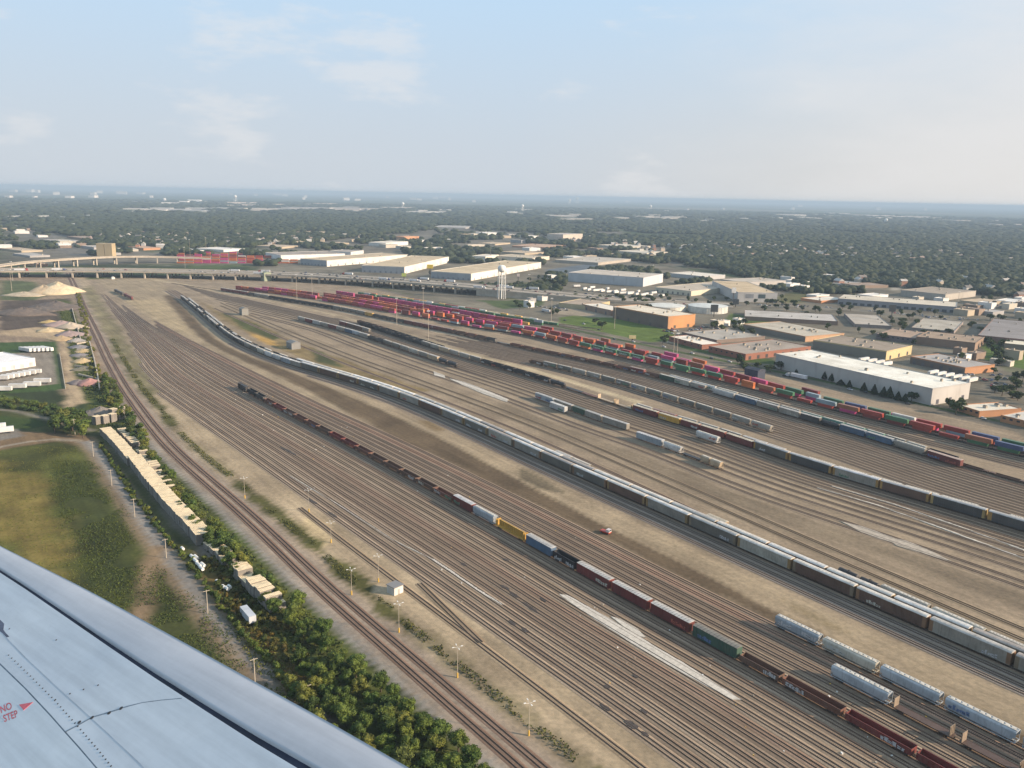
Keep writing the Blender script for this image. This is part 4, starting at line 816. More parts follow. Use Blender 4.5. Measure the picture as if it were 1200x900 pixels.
# the block of stacks beyond the viaduct, seen as one mass
def flatmat(nm, c): return mat_plain(nm, tuple(x * 0.8 for x in c), 0.5, 0.12, 0.3)
FM = [flatmat('box_' + KC[c].replace('-', '_'), c) for c in (MAG, RED, ORG, MRN, CWH, BRO, CBG)]
m = MB(); rs = random.Random(3)
for yy in (299.5, 302.5, 305.5, 308.5):
    x = 212.0
    while x < 345:
        p = at(x, yy); k = rs.choice([1, 2, 2, 3]) if x < 300 else rs.choice([1, 1, 2])
        if rs.random() < 0.85:
            for j in range(k): m.box(p[0] - 8, p[0] + 8, p[1] - 1.25, p[1] + 1.25, 0.1 + j * 2.95, 0.1 + j * 2.95 + 2.88, rs.choice(FM[:3] if rs.random() < 0.75 else FM))
        x += 10.2
FG = flatmat('box_green', CGR); FY = flatmat('box_yellow', CYL)
for off, pal, tiers, t0, t1, sk in ((0, [FM[1], FM[2], FM[0], FM[3], FM[1]], 2, -912, -1270, 0.04), (21, [FM[1], FM[2], FM[0], FM[3], FM[1]], 2, -912, -1260, 0.05), (12, [FM[1], FM[2], FM[4]], 1, -930, -1150, 0.3), (33, FM[1:4] + [FM[5]], 2, -760, -1140, 0.12), (56, FM[:4] + [FY], 2, -790, -1140, 0.15), (66, FM[1:3] + [FM[4], FM[6], FY], 1, -780, -1130, 0.25), (76, [FG, FG, FG, FM[6]], 2, -770, -1120, 0.08), (88, [FG, FG, FG, FM[4]], 1, -760, -1110, 0.1), (99, [FY, FM[4], FM[2], FM[1]], 1, -800, -1130, 0.35)):
    cv = C_CB.off(off); t = t0
    while t > t1:
        if rs.random() > sk:
            p = cv.xy(t); a = cv.heading(t)
            for j in range(tiers): m.box(p[0] - 6.1, p[0] + 6.1, p[1] - 1.25, p[1] + 1.25, 0.1 + j * 2.95, 0.1 + j * 2.95 + 2.88, rs.choice(pal), a, tuple(p))
        t -= 13.2
tag(link('container_stacks', m.mesh('container_stacks')), 'mass of red, magenta and green container stacks on both sides of the viaduct', 'containers', None, 'stuff')
# ---------------------------------------------------------------- buildings
FOOT = []      # footprints kept clear of trees
def solve_h(n, wall): return max(2.5, height(n[0], n[1] + wall, n[1]))
def bld(name, label, Lp, Np, Rp, wall, wc, rc, front_shade=None, cat='building', group=None, doors=0, sdoors=0, vents=3, h=None, parapet=0.5, wincol=None, doorc=(0.08, 0.08, 0.09), dw=3.4, dh=3.6, win=0, band=None):
    hh = h or solve_h(Np, wall); pn = at(*Np, hh)[:2]; pl = at(*Lp, hh)[:2]; pr = at(*Rp, hh)[:2]
    f = pl - pn; fl = np.linalg.norm(f); fu = f / fl; su = np.array([-fu[1], fu[0]]); sl = (pr - pn) @ su
    if sl < 0: su = -su; sl = -sl
    sl = max(sl, 8); ang = math.atan2(fu[1], fu[0]); sg = 1 if (fu[0] * su[1] - fu[1] * su[0]) > 0 else -1
    r = link(name, None); r.location = (pn[0], pn[1], 0); r.rotation_euler = (0, 0, ang); tag(r, label, cat, group)
    def bx(m, x0, x1, y0, y1, z0, z1, mt): a, b = sorted((y0 * sg, y1 * sg)); m.box(x0, x1, a, b, z0, z1, mt)
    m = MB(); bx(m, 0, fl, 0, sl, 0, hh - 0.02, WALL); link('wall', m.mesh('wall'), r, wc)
    if front_shade: m = MB(); m.box(0.1, fl - 0.1, *sorted((-0.05 * sg, 0.05 * sg)), 0, hh - 0.72, WALL); link('shaded_side_wall', m.mesh('shaded_side_wall'), r, front_shade)  # front face recoloured, its shade put into the wall colour
    m = MB(); bx(m, 0.3, fl - 0.3, 0.3, sl - 0.3, hh - 0.25, hh + 0.03, ROOF); ro = link('roof', m.mesh('roof'), r, tuple(min(0.9, c * 1.2) for c in rc))
    m = MB(); t = 0.35
    for q in ((-0.06, fl + 0.06, -0.06, t), (-0.06, fl + 0.06, sl - t, sl + 0.06), (-0.06, t, t, sl - t), (fl - t, fl + 0.06, t, sl - t)): bx(m, *q, hh - 0.7, hh + parapet, WALL)
    link('parapet', m.mesh('parapet'), r, band or tuple(c * 0.92 for c in wc))
    rs = random.Random(int(Np[0] * 7 + Np[1]))
    for i in range(vents):
        m = MB(); x = rs.uniform(4, max(5, fl - 6)); y = rs.uniform(3, max(4, sl - 4)); a = rs.uniform(1.2, 3.2); b = rs.uniform(1.2, 2.4); z = rs.uniform(0.9, 1.9)
        bx(m, x, min(x + a, fl - 1), y, min(y + b, sl - 1), hh + 0.03, hh + z, CONC); bx(m, x + 0.2, min(x + a, fl - 1) - 0.2, y + 0.2, min(y + b, sl - 1) - 0.2, hh + z, hh + z + 0.25, DARK)
        link('roof_unit', m.mesh('roof_unit'), ro, (0.5, 0.5, 0.48))
    for i in range(doors):
        m = MB(); x = (i + 0.5) * fl / doors; dh_ = min(dh, hh * 0.6); m.box(x - dw / 2, x + dw / 2, *sorted((-0.08 * sg, 0.02 * sg)), 0.3, 0.3 + dh_, CLEAN); link('loading_door', m.mesh('loading_door'), r, doorc)
    for i in range(sdoors):
        m = MB(); y = (i + 0.5) * sl / sdoors; dh_ = min(dh, hh * 0.6); m.box(-0.08, 0.02, *sorted(((y - dw / 2) * sg, (y + dw / 2) * sg)), 0.3, 0.3 + dh_, CLEAN); link('loading_door', m.mesh('loading_door'), r, doorc)
    for i in range(win):
        m = MB(); x = (i + 0.5) * fl / win; m.box(x - 1.1, x + 1.1, *sorted((-0.07 * sg, 0.02 * sg)), hh * 0.55, hh * 0.55 + 1.3, GLASS); link('window', m.mesh('window'), r)
    c = [pn, pn + fu * fl, pn + fu * fl + su * sl, pn + su * sl]; FOOT.append(np.array(c)); return r, hh, fl, sl, sg
WCR = (0.5, 0.46, 0.38); RW = (0.66, 0.62, 0.53); RT_ = (0.50, 0.40, 0.26); RGY = (0.36, 0.335, 0.29); BRK = (0.26, 0.10, 0.06); OBR = (0.42, 0.2, 0.09); BRN_ = (0.2, 0.15, 0.12); WH = (0.7, 0.69, 0.64); ASH = None; RBR = (0.24, 0.19, 0.14)
bld('warehouse', 'long white-roofed warehouse beside the track road with conifers in front', (909.5, 415), (1093, 456), (1139, 449.3), 19.5, (0.47, 0.45, 0.42), (0.78, 0.74, 0.66), sdoors=3, vents=9, doorc=(0.1, 0.1, 0.12))
bld('office_building', 'small low brick building with pale roof at the road bend', (1122.7, 474.7), (1148, 482.5), (1188, 476.7), 7, OBR, (0.62, 0.58, 0.48), vents=4, win=4)
bld('office_building', 'low brick building with grey roof cut by the right edge', (1173, 487), (1215, 497), (1240, 488), 7.5, OBR, (0.5, 0.48, 0.43), vents=5, win=5)
bld('warehouse', 'brick warehouse with shade-dark front, cluttered grey roof and orange end wall', (1067, 418), (1131.3, 431.3), (1165, 427.3), 8.5, OBR, (0.34, 0.32, 0.3), front_shade=(0.14, 0.11, 0.09), vents=12, doors=6)
bld('warehouse', 'brown-roofed warehouse with a yellow end wall', (953, 398.7), (1039, 412), (1083, 407.3), 10.5, (0.52, 0.42, 0.22), (0.27, 0.22, 0.165), front_shade=(0.2, 0.195, 0.16), vents=8, sdoors=3)
bld('warehouse', 'cream-roofed warehouse with orange brick end behind the red brick works', (871, 380), (944, 394.7), (985, 390), 6, (0.45, 0.27, 0.15), (0.44, 0.4, 0.32), front_shade=(0.2, 0.18, 0.15), vents=10)
bld('factory', 'dark red brick works with grey roof beside the road', (830.7, 406), (874, 415.5), (952.7, 406.7), 7, BRK, (0.32, 0.27, 0.22), vents=12, win=7, sdoors=8, doorc=(0.05, 0.04, 0.04))
bld('factory', 'white-roofed dark red brick building left of the brick works', (784, 394.5), (822.7, 404.5), (838, 401), 5.5, BRK, (0.72, 0.67, 0.57), vents=8, win=5)
bld('factory', 'broad low grey-roofed building behind the white-roofed brick one', (799, 389.5), (840, 399), (893, 393.5), 3.5, BRN_, RGY, vents=9)
bld('factory', 'tall orange brick factory with cream roof in front of the tanks', (718.7, 359.5), (783.3, 371.3), (816, 368.7), 14.5, (0.5, 0.24, 0.09), (0.66, 0.6, 0.48), vents=7, front_shade=(0.17, 0.125, 0.095), sdoors=2, win=0, doors=5, doorc=(0.08, 0.07, 0.06))
bld('factory', 'low white-roofed brick wing left of the orange brick factory', (682, 356.5), (716, 364), (730, 361), 6, (0.3, 0.2, 0.14), RW, vents=2, doors=3)
bld('warehouse', 'farthest left long white warehouse with grey roof', (311, 296), (329, 299.3), (386, 294.5), 5.5, (0.72, 0.72, 0.7), (0.3, 0.26, 0.22), vents=3)
bld('warehouse', 'blue-shaded long warehouse behind the white one', (386, 294.5), (411, 295.5), (428, 293.5), 3.8, (0.6, 0.6, 0.58), (0.32, 0.29, 0.25), vents=2)
bld('warehouse', 'tan-roofed distribution warehouse, leftmost of the three big ones', (352, 303), (383, 305.5), (472, 298), 7, (0.7, 0.67, 0.6), RT_, front_shade=(0.36, 0.38, 0.4), vents=3, doors=8, sdoors=12, doorc=(0.2, 0.22, 0.25))
bld('warehouse', 'tan-roofed distribution warehouse, middle of the three big ones', (424, 311), (474, 313), (572.7, 302.7), 8, (0.7, 0.67, 0.6), (0.52, 0.42, 0.27), front_shade=(0.36, 0.38, 0.4), vents=4, doors=8, sdoors=12, doorc=(0.2, 0.22, 0.25))
bld('warehouse', 'tan-roofed distribution warehouse behind the white water tower', (505, 318), (552, 321), (645, 308), 8, (0.7, 0.67, 0.6), (0.52, 0.42, 0.27), front_shade=(0.36, 0.38, 0.4), vents=4, doors=8, sdoors=12, doorc=(0.25, 0.25, 0.27))
bld('warehouse', 'tan-roofed warehouse behind the big distribution halls', (580, 300), (624, 302.7), (649, 300.7), 4.2, (0.6, 0.55, 0.45), (0.5, 0.42, 0.3), vents=4)
bld('warehouse', 'wide grey-roofed hall right of the distribution halls', (650, 304.5), (701, 308), (724, 302.5), 3, (0.4, 0.36, 0.3), (0.46, 0.42, 0.35), vents=4)
bld('warehouse', 'hall with a long pale blue wall facing the trailer park', (666, 319.5), (754, 325.7), (784, 321.5), 10.5, (0.52, 0.54, 0.56), (0.48, 0.43, 0.36), vents=6)
bld('warehouse', 'low white-roofed hall right of the pale blue wall', (784, 320), (825.3, 324.2), (841, 321.3), 4.2, (0.45, 0.45, 0.44), RW, vents=3)
bld('warehouse', 'tan-grey hall with a cream right wall behind the tanks', (768, 336.7), (810, 341.5), (850, 330), 5.5, (0.6, 0.55, 0.42), (0.44, 0.38, 0.3), vents=5, doors=7, doorc=(0.16, 0.15, 0.15))
bld('warehouse', 'flat grey hall at the edge of the wooded suburb', (845, 327.5), (873, 331.2), (892, 325.3), 4, (0.45, 0.43, 0.4), (0.45, 0.4, 0.33), vents=3)
rb, hh_, fl_, sl_, sg_ = bld('store_building', 'tan-roofed big box store with dark sign panels', (865, 342.7), (911.3, 343.7), (934, 331.3), 11, (0.5, 0.49, 0.47), (0.5, 0.39, 0.24), vents=2)
for x0, x1 in ((0.60, 0.80), (0.30, 0.48)):
    m = MB(); m.box(fl_ * x0, fl_ * x1, *sorted((-0.2 * sg_, 0.02 * sg_)), hh_ * 0.42, hh_ * 0.85, CLEAN); link('sign_panel', m.mesh('sign_panel'), rb, (0.06, 0.09, 0.10) if x0 < 0.5 else (0.26, 0.27, 0.28))
bld('shop', 'small low shop with an orange end wall', (938.7, 349.3), (962.7, 352.7), (972, 347.3), 3, (0.5, 0.22, 0.09), RW, vents=2)
bld('warehouse', 'long grey roof with brown wall along the avenue', (872.7, 371), (982, 377), (983, 369), 4.5, (0.24, 0.17, 0.13), (0.42, 0.40, 0.37), vents=5)
bld('store_building', 'very long strip building with pale roof and dark glazed front', (982, 350), (1121, 360), (1124, 354.5), 7, (0.3, 0.29, 0.3), (0.55, 0.5, 0.4), vents=8, doors=16, doorc=(0.05, 0.06, 0.07), dw=6)
bld('warehouse', 'grey windowless box with brown roof before the suburb', (1056, 340), (1108, 345.3), (1114, 338), 7, (0.38, 0.35, 0.3), (0.3, 0.25, 0.19), vents=4)
bld('workshop', 'square grey-roofed workshop, left of the pair', (1002, 380), (1045, 382.3), (1040, 370), 3.5, (0.24, 0.21, 0.19), (0.38, 0.345, 0.29), vents=3)
bld('workshop', 'square grey-roofed workshop, right of the pair', (1068, 384), (1118, 388.7), (1095, 374), 3, (0.26, 0.22, 0.2), (0.38, 0.35, 0.29), vents=3)
bld('warehouse', 'very wide dark roof with brick wall at the right edge', (1146, 393), (1228, 401), (1205, 377), 8, (0.22, 0.12, 0.09), (0.22, 0.205, 0.2), vents=8)
bld('warehouse', 'brown-roofed brick warehouse beside the green verge', (1074, 394.7), (1143, 402.3), (1134.7, 393), 9, (0.24, 0.16, 0.11), (0.30, 0.22, 0.15), vents=10)
bld('workshop', 'narrow brown workshop with a dark glazed front', (1027, 391.5), (1073, 397), (1072, 388), 6, (0.14, 0.12, 0.13), (0.33, 0.24, 0.17), vents=3, win=8)
bld('warehouse', 'cream-roofed hall at the right edge', (1177, 402.5), (1222, 407), (1210, 395), 6.5, (0.25, 0.2, 0.15), (0.62, 0.58, 0.46), vents=3)
bld('tower_block', 'pale multi-storey block standing out of the trees', (641, 274), (660, 275), (664, 273), 8, (0.5, 0.45, 0.38), (0.4, 0.38, 0.35), vents=2, doors=0, win=10)
bld('warehouse', 'white-walled hall at the left edge with trailers beside it', (-60, 436), (41, 420), (20, 410.5), 9, (0.75, 0.75, 0.73), (0.8, 0.79, 0.76), vents=0, doors=9, doorc=(0.45, 0.46, 0.47))
bld('low_building', 'grey-roofed low building with pale yard by the frontage road', (655, 355), (690, 358.5), (700, 352), 5, (0.5, 0.42, 0.25), (0.34, 0.27, 0.2), vents=2)
bld('warehouse', 'white hall with dark end near the lattice mast', (553, 300), (569, 300.8), (574, 298), 5.5, (0.7, 0.66, 0.55), (0.6, 0.56, 0.48), vents=1)
bld('warehouse', 'small orange-roofed block beyond the halls', (464, 277), (474, 277.6), (476, 276), 4.5, (0.5, 0.25, 0.12), (0.5, 0.3, 0.18), vents=0)
bld('warehouse', 'white low hall beyond the leftmost distribution warehouse', (432, 284), (452, 285), (458, 282), 4, WH, RW, vents=0)
# background halls: one list, each its own thing
BG = [(700,287,735,289.5,752,287.5,2.2,'cream'),(722,294,758,296.8,772,294.5,2.6,'cream'),(300,288,330,289.5,345,287.5,2,'tan'),(230,291,262,293,280,291,2.4,'white'),(150,289,168,291,176,289,2.5,'orange'),
 (205,292,222,294,232,292.5,2.5,'white'),(118,296,128,297,133,295.5,2.5,'grey'),(345,272,372,273,385,271.5,1.6,'tan'),(505,266,545,267,560,265,1.5,'grey'),(555,272,568,273,571,271.5,2.5,'white'),
 (455,262,470,263,480,262,1.4,'white'),(588,295,615,297,625,294.5,2,'tan'),(600,288,640,290,655,287,1.8,'orange'),(660,300,672,301.5,678,300,2.5,'white'),(745,297,760,299,770,296.5,2,'cream'),
 (0,291,25,294,32,291,2,'tan'),(15,297,35,300,44,297,2,'grey'),(30,308,42,310,48,308,3,'orange'),(50,281,70,283,82,281,2,'grey'),(60,262,75,263,80,261.5,1.5,'white'),(78,277,95,279,104,277,2,'brown'),
 (45,254,60,255,66,253.5,1.5,'white'),(10,256,24,257,30,256,1.5,'white'),(95,288,110,290,118,288,2.5,'grey'),(975,332,992,333.5,1000,330,2.5,'grey'),(1005,345,1022,347,1030,344,4,'white'),(945,345,957,346.5,962,344,2.5,'white'),
 (1125,352,1150,355,1165,351,3,'tan'),(1165,352,1195,355,1205,352,3,'white'),(1196,340,1212,342,1222,338,6,'grey'),(985,332,1005,335,1018,331,3,'brown'),(640,281,655,282,662,280.5,1.6,'orange'),(770,340,785,341,790,339,2,'white'),
 (560,285,580,286,590,284,1.6,'tan'),(480,281,492,282,497,281,1.6,'white'),(388,284,398,285,402,284,1.6,'tan'),(262,276,275,276.6,280,275.5,1.4,'tan'),(150,272,168,273,175,271.5,1.2,'pink'),(640,322,646,323,649,322,5,'white'),(100,252,112,252.6,118,252,1.2,'white')]
BGC = {'cream': ((0.5,0.46,0.38),(0.6,0.55,0.45)), 'tan': ((0.42,0.35,0.25),(0.45,0.36,0.25)), 'white': ((0.72,0.7,0.66),(0.7,0.68,0.63)), 'orange': ((0.42,0.22,0.12),(0.45,0.3,0.2)), 'grey': ((0.36,0.35,0.34),(0.38,0.36,0.33)), 'brown': ((0.25,0.18,0.13),(0.28,0.21,0.16)), 'pink': ((0.42,0.28,0.26),(0.42,0.3,0.28))}
for i, (a, b, c, d, e, f, wl, kk) in enumerate(BG):
    bld('low_building', f'{kk} low block, {ordinal(i + 1) if 0 else ""}'.strip(', ') + ' among the trees of the far town', (a, b), (c, d), (e, f), wl, *BGC[kk], group=f'{kk} low blocks of the far town', vents=1)
# storage tanks, silos
def tank(px, yb, yt, wpx, label, col):
    b = at(px, yb); D = np.linalg.norm(b - np.array([0, 0, H])); r_ = wpx / 2 / FPX * D; hh = height(px, yb - wpx * 0.12, yt + 1.5) * 0.86; c = b[:2] * (1 + r_ / np.linalg.norm(b[:2]))
    o = link('storage_tank', None); o.location = (c[0], c[1], 0); tag(o, label, 'storage tank')
    m = MB(); m.cyl((0, 0, 0), (0, 0, hh), r_, r_, CLEAN, 48); link('tank_wall', m.mesh('tank_wall'), o, col)
    m = MB(); cc = [[(math.cos(2*math.pi*i/48)*q, math.sin(2*math.pi*i/48)*q, z) for i in range(48)] for q, z in ((r_*1.01, hh), (r_*0.8, hh*1.08), (r_*0.45, hh*1.15), (0.5, hh*1.18))]
    m.loft(cc, CLEAN); link('dome_roof', m.mesh('dome_roof'), o, tuple(x*1.05 for x in col))
    for i in range(24):
        a = 2*math.pi*i/24; m = MB() if i == 0 else m; m.box(r_ - 0.05, r_ + 0.25, -0.2, 0.2, 0, hh, CLEAN) if 0 else m.cyl((math.cos(a)*r_, math.sin(a)*r_, 0), (math.cos(a)*r_, math.sin(a)*r_, hh), 0.28, 0.28, CLEAN, 5)
    link('wall_ribs', m.mesh('wall_ribs'), o, col); FOOT.append(np.array([c + np.array(q) * r_ for q in ((-1, -1), (1, -1), (1, 1), (-1, 1))]))
tank(781, 366, 353, 44, 'round white storage tank directly behind the orange brick factory', (0.68, 0.66, 0.58))
tank(829, 368, 353, 45, 'round white storage tank with a black sign in front', (0.62, 0.63, 0.58))
o = link('silo_pair', None); p = at(125, 300); o.location = (p[0], p[1], 0); tag(o, 'pair of tall tan silos beyond the highway', 'silo'); 
sw = 4.2 / FPX * np.linalg.norm(p); hs = height(125, 300, 285)
for dx in (-1, 1):
    m = MB(); m.box(dx*sw - sw*0.93, dx*sw + sw*0.93, -sw, sw, 0, hs, WALL); link('silo', m.mesh('silo'), o, (0.42, 0.33, 0.19))
# water towers
def water_tower(px, yb, yt, label, legs=5, group=None, wpx=9.5):
    b = at(px, yb); h_ = height(px, yb, yt); r_ = wpx / 2 / FPX * np.linalg.norm(b)
    o = link('water_tower', None); o.location = tuple(b); tag(o, label, 'water tower', group)
    m = MB(); n = 16; m.loft([[(math.cos(2*math.pi*i/n)*q*r_, math.sin(2*math.pi*i/n)*q*r_, h_ - 2*r_*0.9 + z*r_*1.8) for i in range(n)] for q, z in ((0.35, 0), (0.8, 0.12), (1, 0.35), (1, 0.65), (0.8, 0.88), (0.35, 0.98), (0.05, 1))], WHITE); link('tank', m.mesh('tank', True), o)
    for i in range(legs):
        a = 2*math.pi*i/legs + 0.3; m = MB(); m.cyl((math.cos(a)*r_*1.05, math.sin(a)*r_*1.05, 0), (math.cos(a)*r_*0.9, math.sin(a)*r_*0.9, h_ - r_*1.1), r_*0.085, r_*0.085, WHITE, 6); link('leg', m.mesh('leg'), o)
    m = MB(); m.cyl((0, 0, 0), (0, 0, h_ - r_*1.5), r_*0.16, r_*0.16, WHITE, 8); link('riser_pipe', m.mesh('riser_pipe'), o)
    m = MB()
    for zf in (0.33, 0.62):
        for i in range(legs):
            a = 2*math.pi*i/legs + 0.3; c = 2*math.pi*(i+1)/legs + 0.3; m.cyl((math.cos(a)*r_, math.sin(a)*r_, h_*zf), (math.cos(c)*r_, math.sin(c)*r_, h_*zf), r_*0.035, r_*0.035, WHITE, 4)
    link('brace', m.mesh('brace'), o)
water_tower(587.5, 350, 310.5, 'white water tower on slender legs beside the highway')
for i, (x, yb, yt) in enumerate([(276,238,228.5),(472,246,237),(612,249,239.5),(676,238,231),(762,246,240),(193,236,232),(667,239,233),(1038,262,256)]):
    water_tower(x, yb, yt, 'distant white water tower above the wooded plain', 4, 'distant water towers', 3.2)
# infill blocks of the industrial belt
random.seed(63)
def overlaps(c, r_): return any(np.hypot(*(f.mean(0) - c)) < r_ + np.hypot(*(f.max(0) - f.min(0))) * 0.42 for f in FOOT)
for poly, n, sz in (([(1000,346),(1210,352),(1210,376),(1120,370),(1000,362)], 16, (14, 34)), ([(880,318),(985,326),(985,334),(935,342),(890,328)], 6, (14, 28)), ([(440,276),(700,276),(860,308),(860,318),(640,298),(440,292)], 30, (22, 60)), ([(300,278),(440,276),(440,292),(300,290)], 10, (20, 50)), ([(0,262),(110,290),(200,292),(200,296),(90,300),(0,300)], 14, (22, 60)), ([(1005,392),(1160,412),(1205,420),(1205,452),(1100,428)], 5, (10, 20)), ([(820,390),(870,378),(905,384),(860,396)], 3, (12, 20)), ([(600,350),(652,352),(640,362),(600,360)], 3, (10, 18))):
    P_ = np.array([at(x, y)[:2] for x, y in poly]); lo = P_.min(0); hi = P_.max(0); k = tr = 0
    while k < n and tr < 900:
        tr += 1; q = lo + (hi - lo) * np.array([random.random(), random.random()]); a, b = random.uniform(*sz), random.uniform(*sz) * 0.7; ins = False
        for i in range(len(P_)):
            u, v = P_[i], P_[(i + 1) % len(P_)]
            if (u[1] > q[1]) != (v[1] > q[1]) and q[0] < (v[0] - u[0]) * (q[1] - u[1]) / (v[1] - u[1]) + u[0]: ins = not ins
        if not ins or overlaps(q, max(a, b) * 0.75): continue
        k += 1; f, s_ = (D2, N2) if random.random() < 0.5 else (N2, -D2); h_ = random.uniform(4.5, 9); kk = random.choice(['cream', 'tan', 'white', 'grey', 'brown', 'white'])
        tops = [(*(q - f * a), h_), (*q, h_), (*(q + s_ * b), h_)]; px = [proj(t_) for t_ in tops]
        bld('low_building', f'{kk} low block among the trees of the far town', px[0], px[1], px[2], 5, *BGC[kk], group=f'{kk} low blocks of the far town', vents=1, h=h_)
# ---------------------------------------------------------------- highway
def path3(pts, step=12):
    W = [at(x, y, z) for x, y, z in pts]; out = []
    for a, b in zip(W[:-1], W[1:]):
        n = max(1, int(np.linalg.norm((b - a)[:2]) / step))
        for i in range(n): out.append(a + (b - a) * i / n)
    out.append(W[-1]); A = np.array(out)
    for _ in range(14): A[1:-1] = (A[:-2] + A[1:-1] * 2 + A[2:]) / 4
    return A
def normals(A):
    T = np.gradient(A[:, :2], axis=0); T /= np.linalg.norm(T, axis=1)[:, None]; return T, np.stack([-T[:, 1], T[:, 0]], 1)
ASPHM = mat_plain('asphalt', (0.24, 0.21, 0.17), 0.9, 0.12, 0.05); LINEM = mat_plain('road_paint', (0.6, 0.58, 0.5), 0.8, 0.1)
def strip(A, Nn, o0, o1, z0, z1, m, mat, dash=None):
    for i in range(len(A) - 1):
        if dash and i % 2: continue
        q = [(*(A[j, :2] + Nn[j] * o), A[j, 2] + z) for j in (i, i + 1) for o, z in ((o0, z0), (o1, z1))]
        m.poly(q, [(0, 1, 3, 2)], mat)
def viaduct(name, label, pts, width, thick, pier, endpier):
    A = path3(pts); T, Nn = normals(A)
    if Nn[len(A)//2][1] < 0: Nn = -Nn
    r = link(name, None); tag(r, label, 'viaduct')
    m = MB(); strip(A, Nn, 0, width, 0, 0, m, ASPHM); strip(A, Nn, 0, width, -thick, -thick, m, CONC); strip(A, Nn, 0, 0, -thick, 0, m, CONC); strip(A, Nn, width, width, -thick, 0, m, CONC); link('deck', m.mesh('deck'), r)
    m = MB()
    for o in (0.0, width - 0.4): strip(A, Nn, o, o, -0.2, 0.95, m, CONC); strip(A, Nn, o + 0.4, o + 0.4, -0.2, 0.95, m, CONC); strip(A, Nn, o, o + 0.4, 0.95, 0.95, m, CONC)
    link('parapet', m.mesh('parapet'), r)
    m = MB(); nl = int(width / 3.7)
    for k in range(1, nl): strip(A, Nn, k * width / nl - 0.1, k * width / nl + 0.1, 0.02, 0.02, m, LINEM, True)
    if width > 25: strip(A, Nn, width/2 - 0.3, width/2 - 0.3, 0, 0.9, m, CONC); strip(A, Nn, width/2 + 0.3, width/2 + 0.3, 0, 0.9, m, CONC); strip(A, Nn, width/2 - 0.3, width/2 + 0.3, 0.9, 0.9, m, CONC)
    link('lane_markings', m.mesh('lane_markings'), r)
    d = 0
    for i in range(1, len(A)):
        d += np.linalg.norm(A[i, :2] - A[i-1, :2])
        if d > pier and A[i, 0] < endpier and A[i, 2] > 6:
            d = 0; m = MB(); a = math.atan2(Nn[i][1], Nn[i][0]); zt = A[i, 2] - thick; c = A[i, :2]
            def bb(x0, x1, y0, y1, z0, z1): m.box(c[0] + x0, c[0] + x1, c[1] + y0, c[1] + y1, z0, z1, CONC, a, tuple(c))
            bb(0.8, width - 0.8, -0.9, 0.9, zt - 1.6, zt - 0.02)
            for o in np.linspace(2.6, width - 2.6, max(2, int(width / 13))): bb(o - 1.6, o + 1.6, -1.1, 1.1, 0, zt - 1.62)
            link('pier', m.mesh('pier'), r)
    return A, T, Nn
HW = viaduct('highway_viaduct', 'wide concrete highway viaduct crossing the far throat of the yard', [(-80,318.6,11),(0,318,11),(75,317.8,11),(160,318.4,11),(240,320,11),(310,321.8,11),(366,324,11),(460,330,11),(533,336,11),(575,340,10),(640,346,8),(720,352.5,5),(800,357,2.5),(860,361,0.8)], 58, 1.7, 38, 300)
RP = viaduct('ramp_viaduct', 'narrow pale ramp viaduct rising behind the main highway', [(-80,319,13),(0,312.5,13.5),(32,307.5,14),(75,304.3,14.5),(120,301.6,14.5),(160,300.6,14),(200,301.3,12),(245,303.5,9)], 17, 1.6, 34, 999)
# embankment retaining wall under the end of the viaduct
A, T, Nn = HW; m = MB(); i0 = int(np.argmin(np.abs(A[:, 0] - at(556, 338, 11)[0])))
strip(A[i0:], Nn[i0:], 0.6, 0.3, -1.0, -1.0, m, CONC)
for i in range(i0, len(A) - 1):
    q = [(*(A[j, :2] + Nn[j] * o), z) for j in (i, i + 1) for o, z in ((0.5, 0.0), (0.5, A[j, 2] - 1.72))]; m.poly(q, [(0, 1, 3, 2)], CONC)
    q = [(*(A[j, :2] + Nn[j] * o), z) for j in (i, i + 1) for o, z in ((57.5, 0.0), (57.5, A[j, 2] - 1.72))]; m.poly(q, [(0, 1, 3, 2)], CONC)
q = [(*(A[i0, :2] + Nn[i0] * o), z) for o in (0.5, 57.5) for z in (0, A[i0, 2] - 1.72)]; m.poly(q, [(0, 1, 3, 2)], CONC)
tag(link('retaining_wall', m.mesh('retaining_wall')), 'grey retaining wall carrying the highway past the water tower', 'wall')
# ---------------------------------------------------------------- vehicles
def car_parts(L=4.6, W=1.85, hb=0.85, hc=1.45):
    b = MB(); b.loft([[(x, -W/2 + i_, 0.32), (x, W/2 - i_, 0.32), (x, W/2 - i_, z), (x, -W/2 + i_, z)] for x, z, i_ in ((-L/2, 0.75, 0.12), (-L/2 + 0.25, hb, 0), (L/2 - 1.1, hb, 0), (L/2 - 0.2, hb - 0.15, 0.05), (L/2, 0.6, 0.15))], CLEAN)
    c = MB(); c.loft([[(-L/2 + 0.5, -W/2 + 0.06, hb), (L/2 - 1.25, -W/2 + 0.06, hb), (L/2 - 1.25, W/2 - 0.06, hb), (-L/2 + 0.5, W/2 - 0.06, hb)], [(-L/2 + 1.0, -W/2 + 0.25, hc - 0.04), (L/2 - 2.0, -W/2 + 0.25, hc - 0.04), (L/2 - 2.0, W/2 - 0.25, hc - 0.04), (-L/2 + 1.0, W/2 - 0.25, hc - 0.04)]], GLASS)
    rf = MB(); rf.box(-L/2 + 0.98, L/2 - 1.98, -W/2 + 0.24, W/2 - 0.24, hc - 0.04, hc, CLEAN)
    w_ = []
    for x in (-L/2 + 0.85, L/2 - 0.9):
        for s in (-1, 1): m = MB(); m.cyl((x, s*(W/2 - 0.2), 0.32), (x, s*(W/2 + 0.01), 0.32), 0.32, 0.32, DARK, 10); w_.append(part('wheel', m))
    return [part('body', b), part('windows', c), part('roof', rf)] + w_
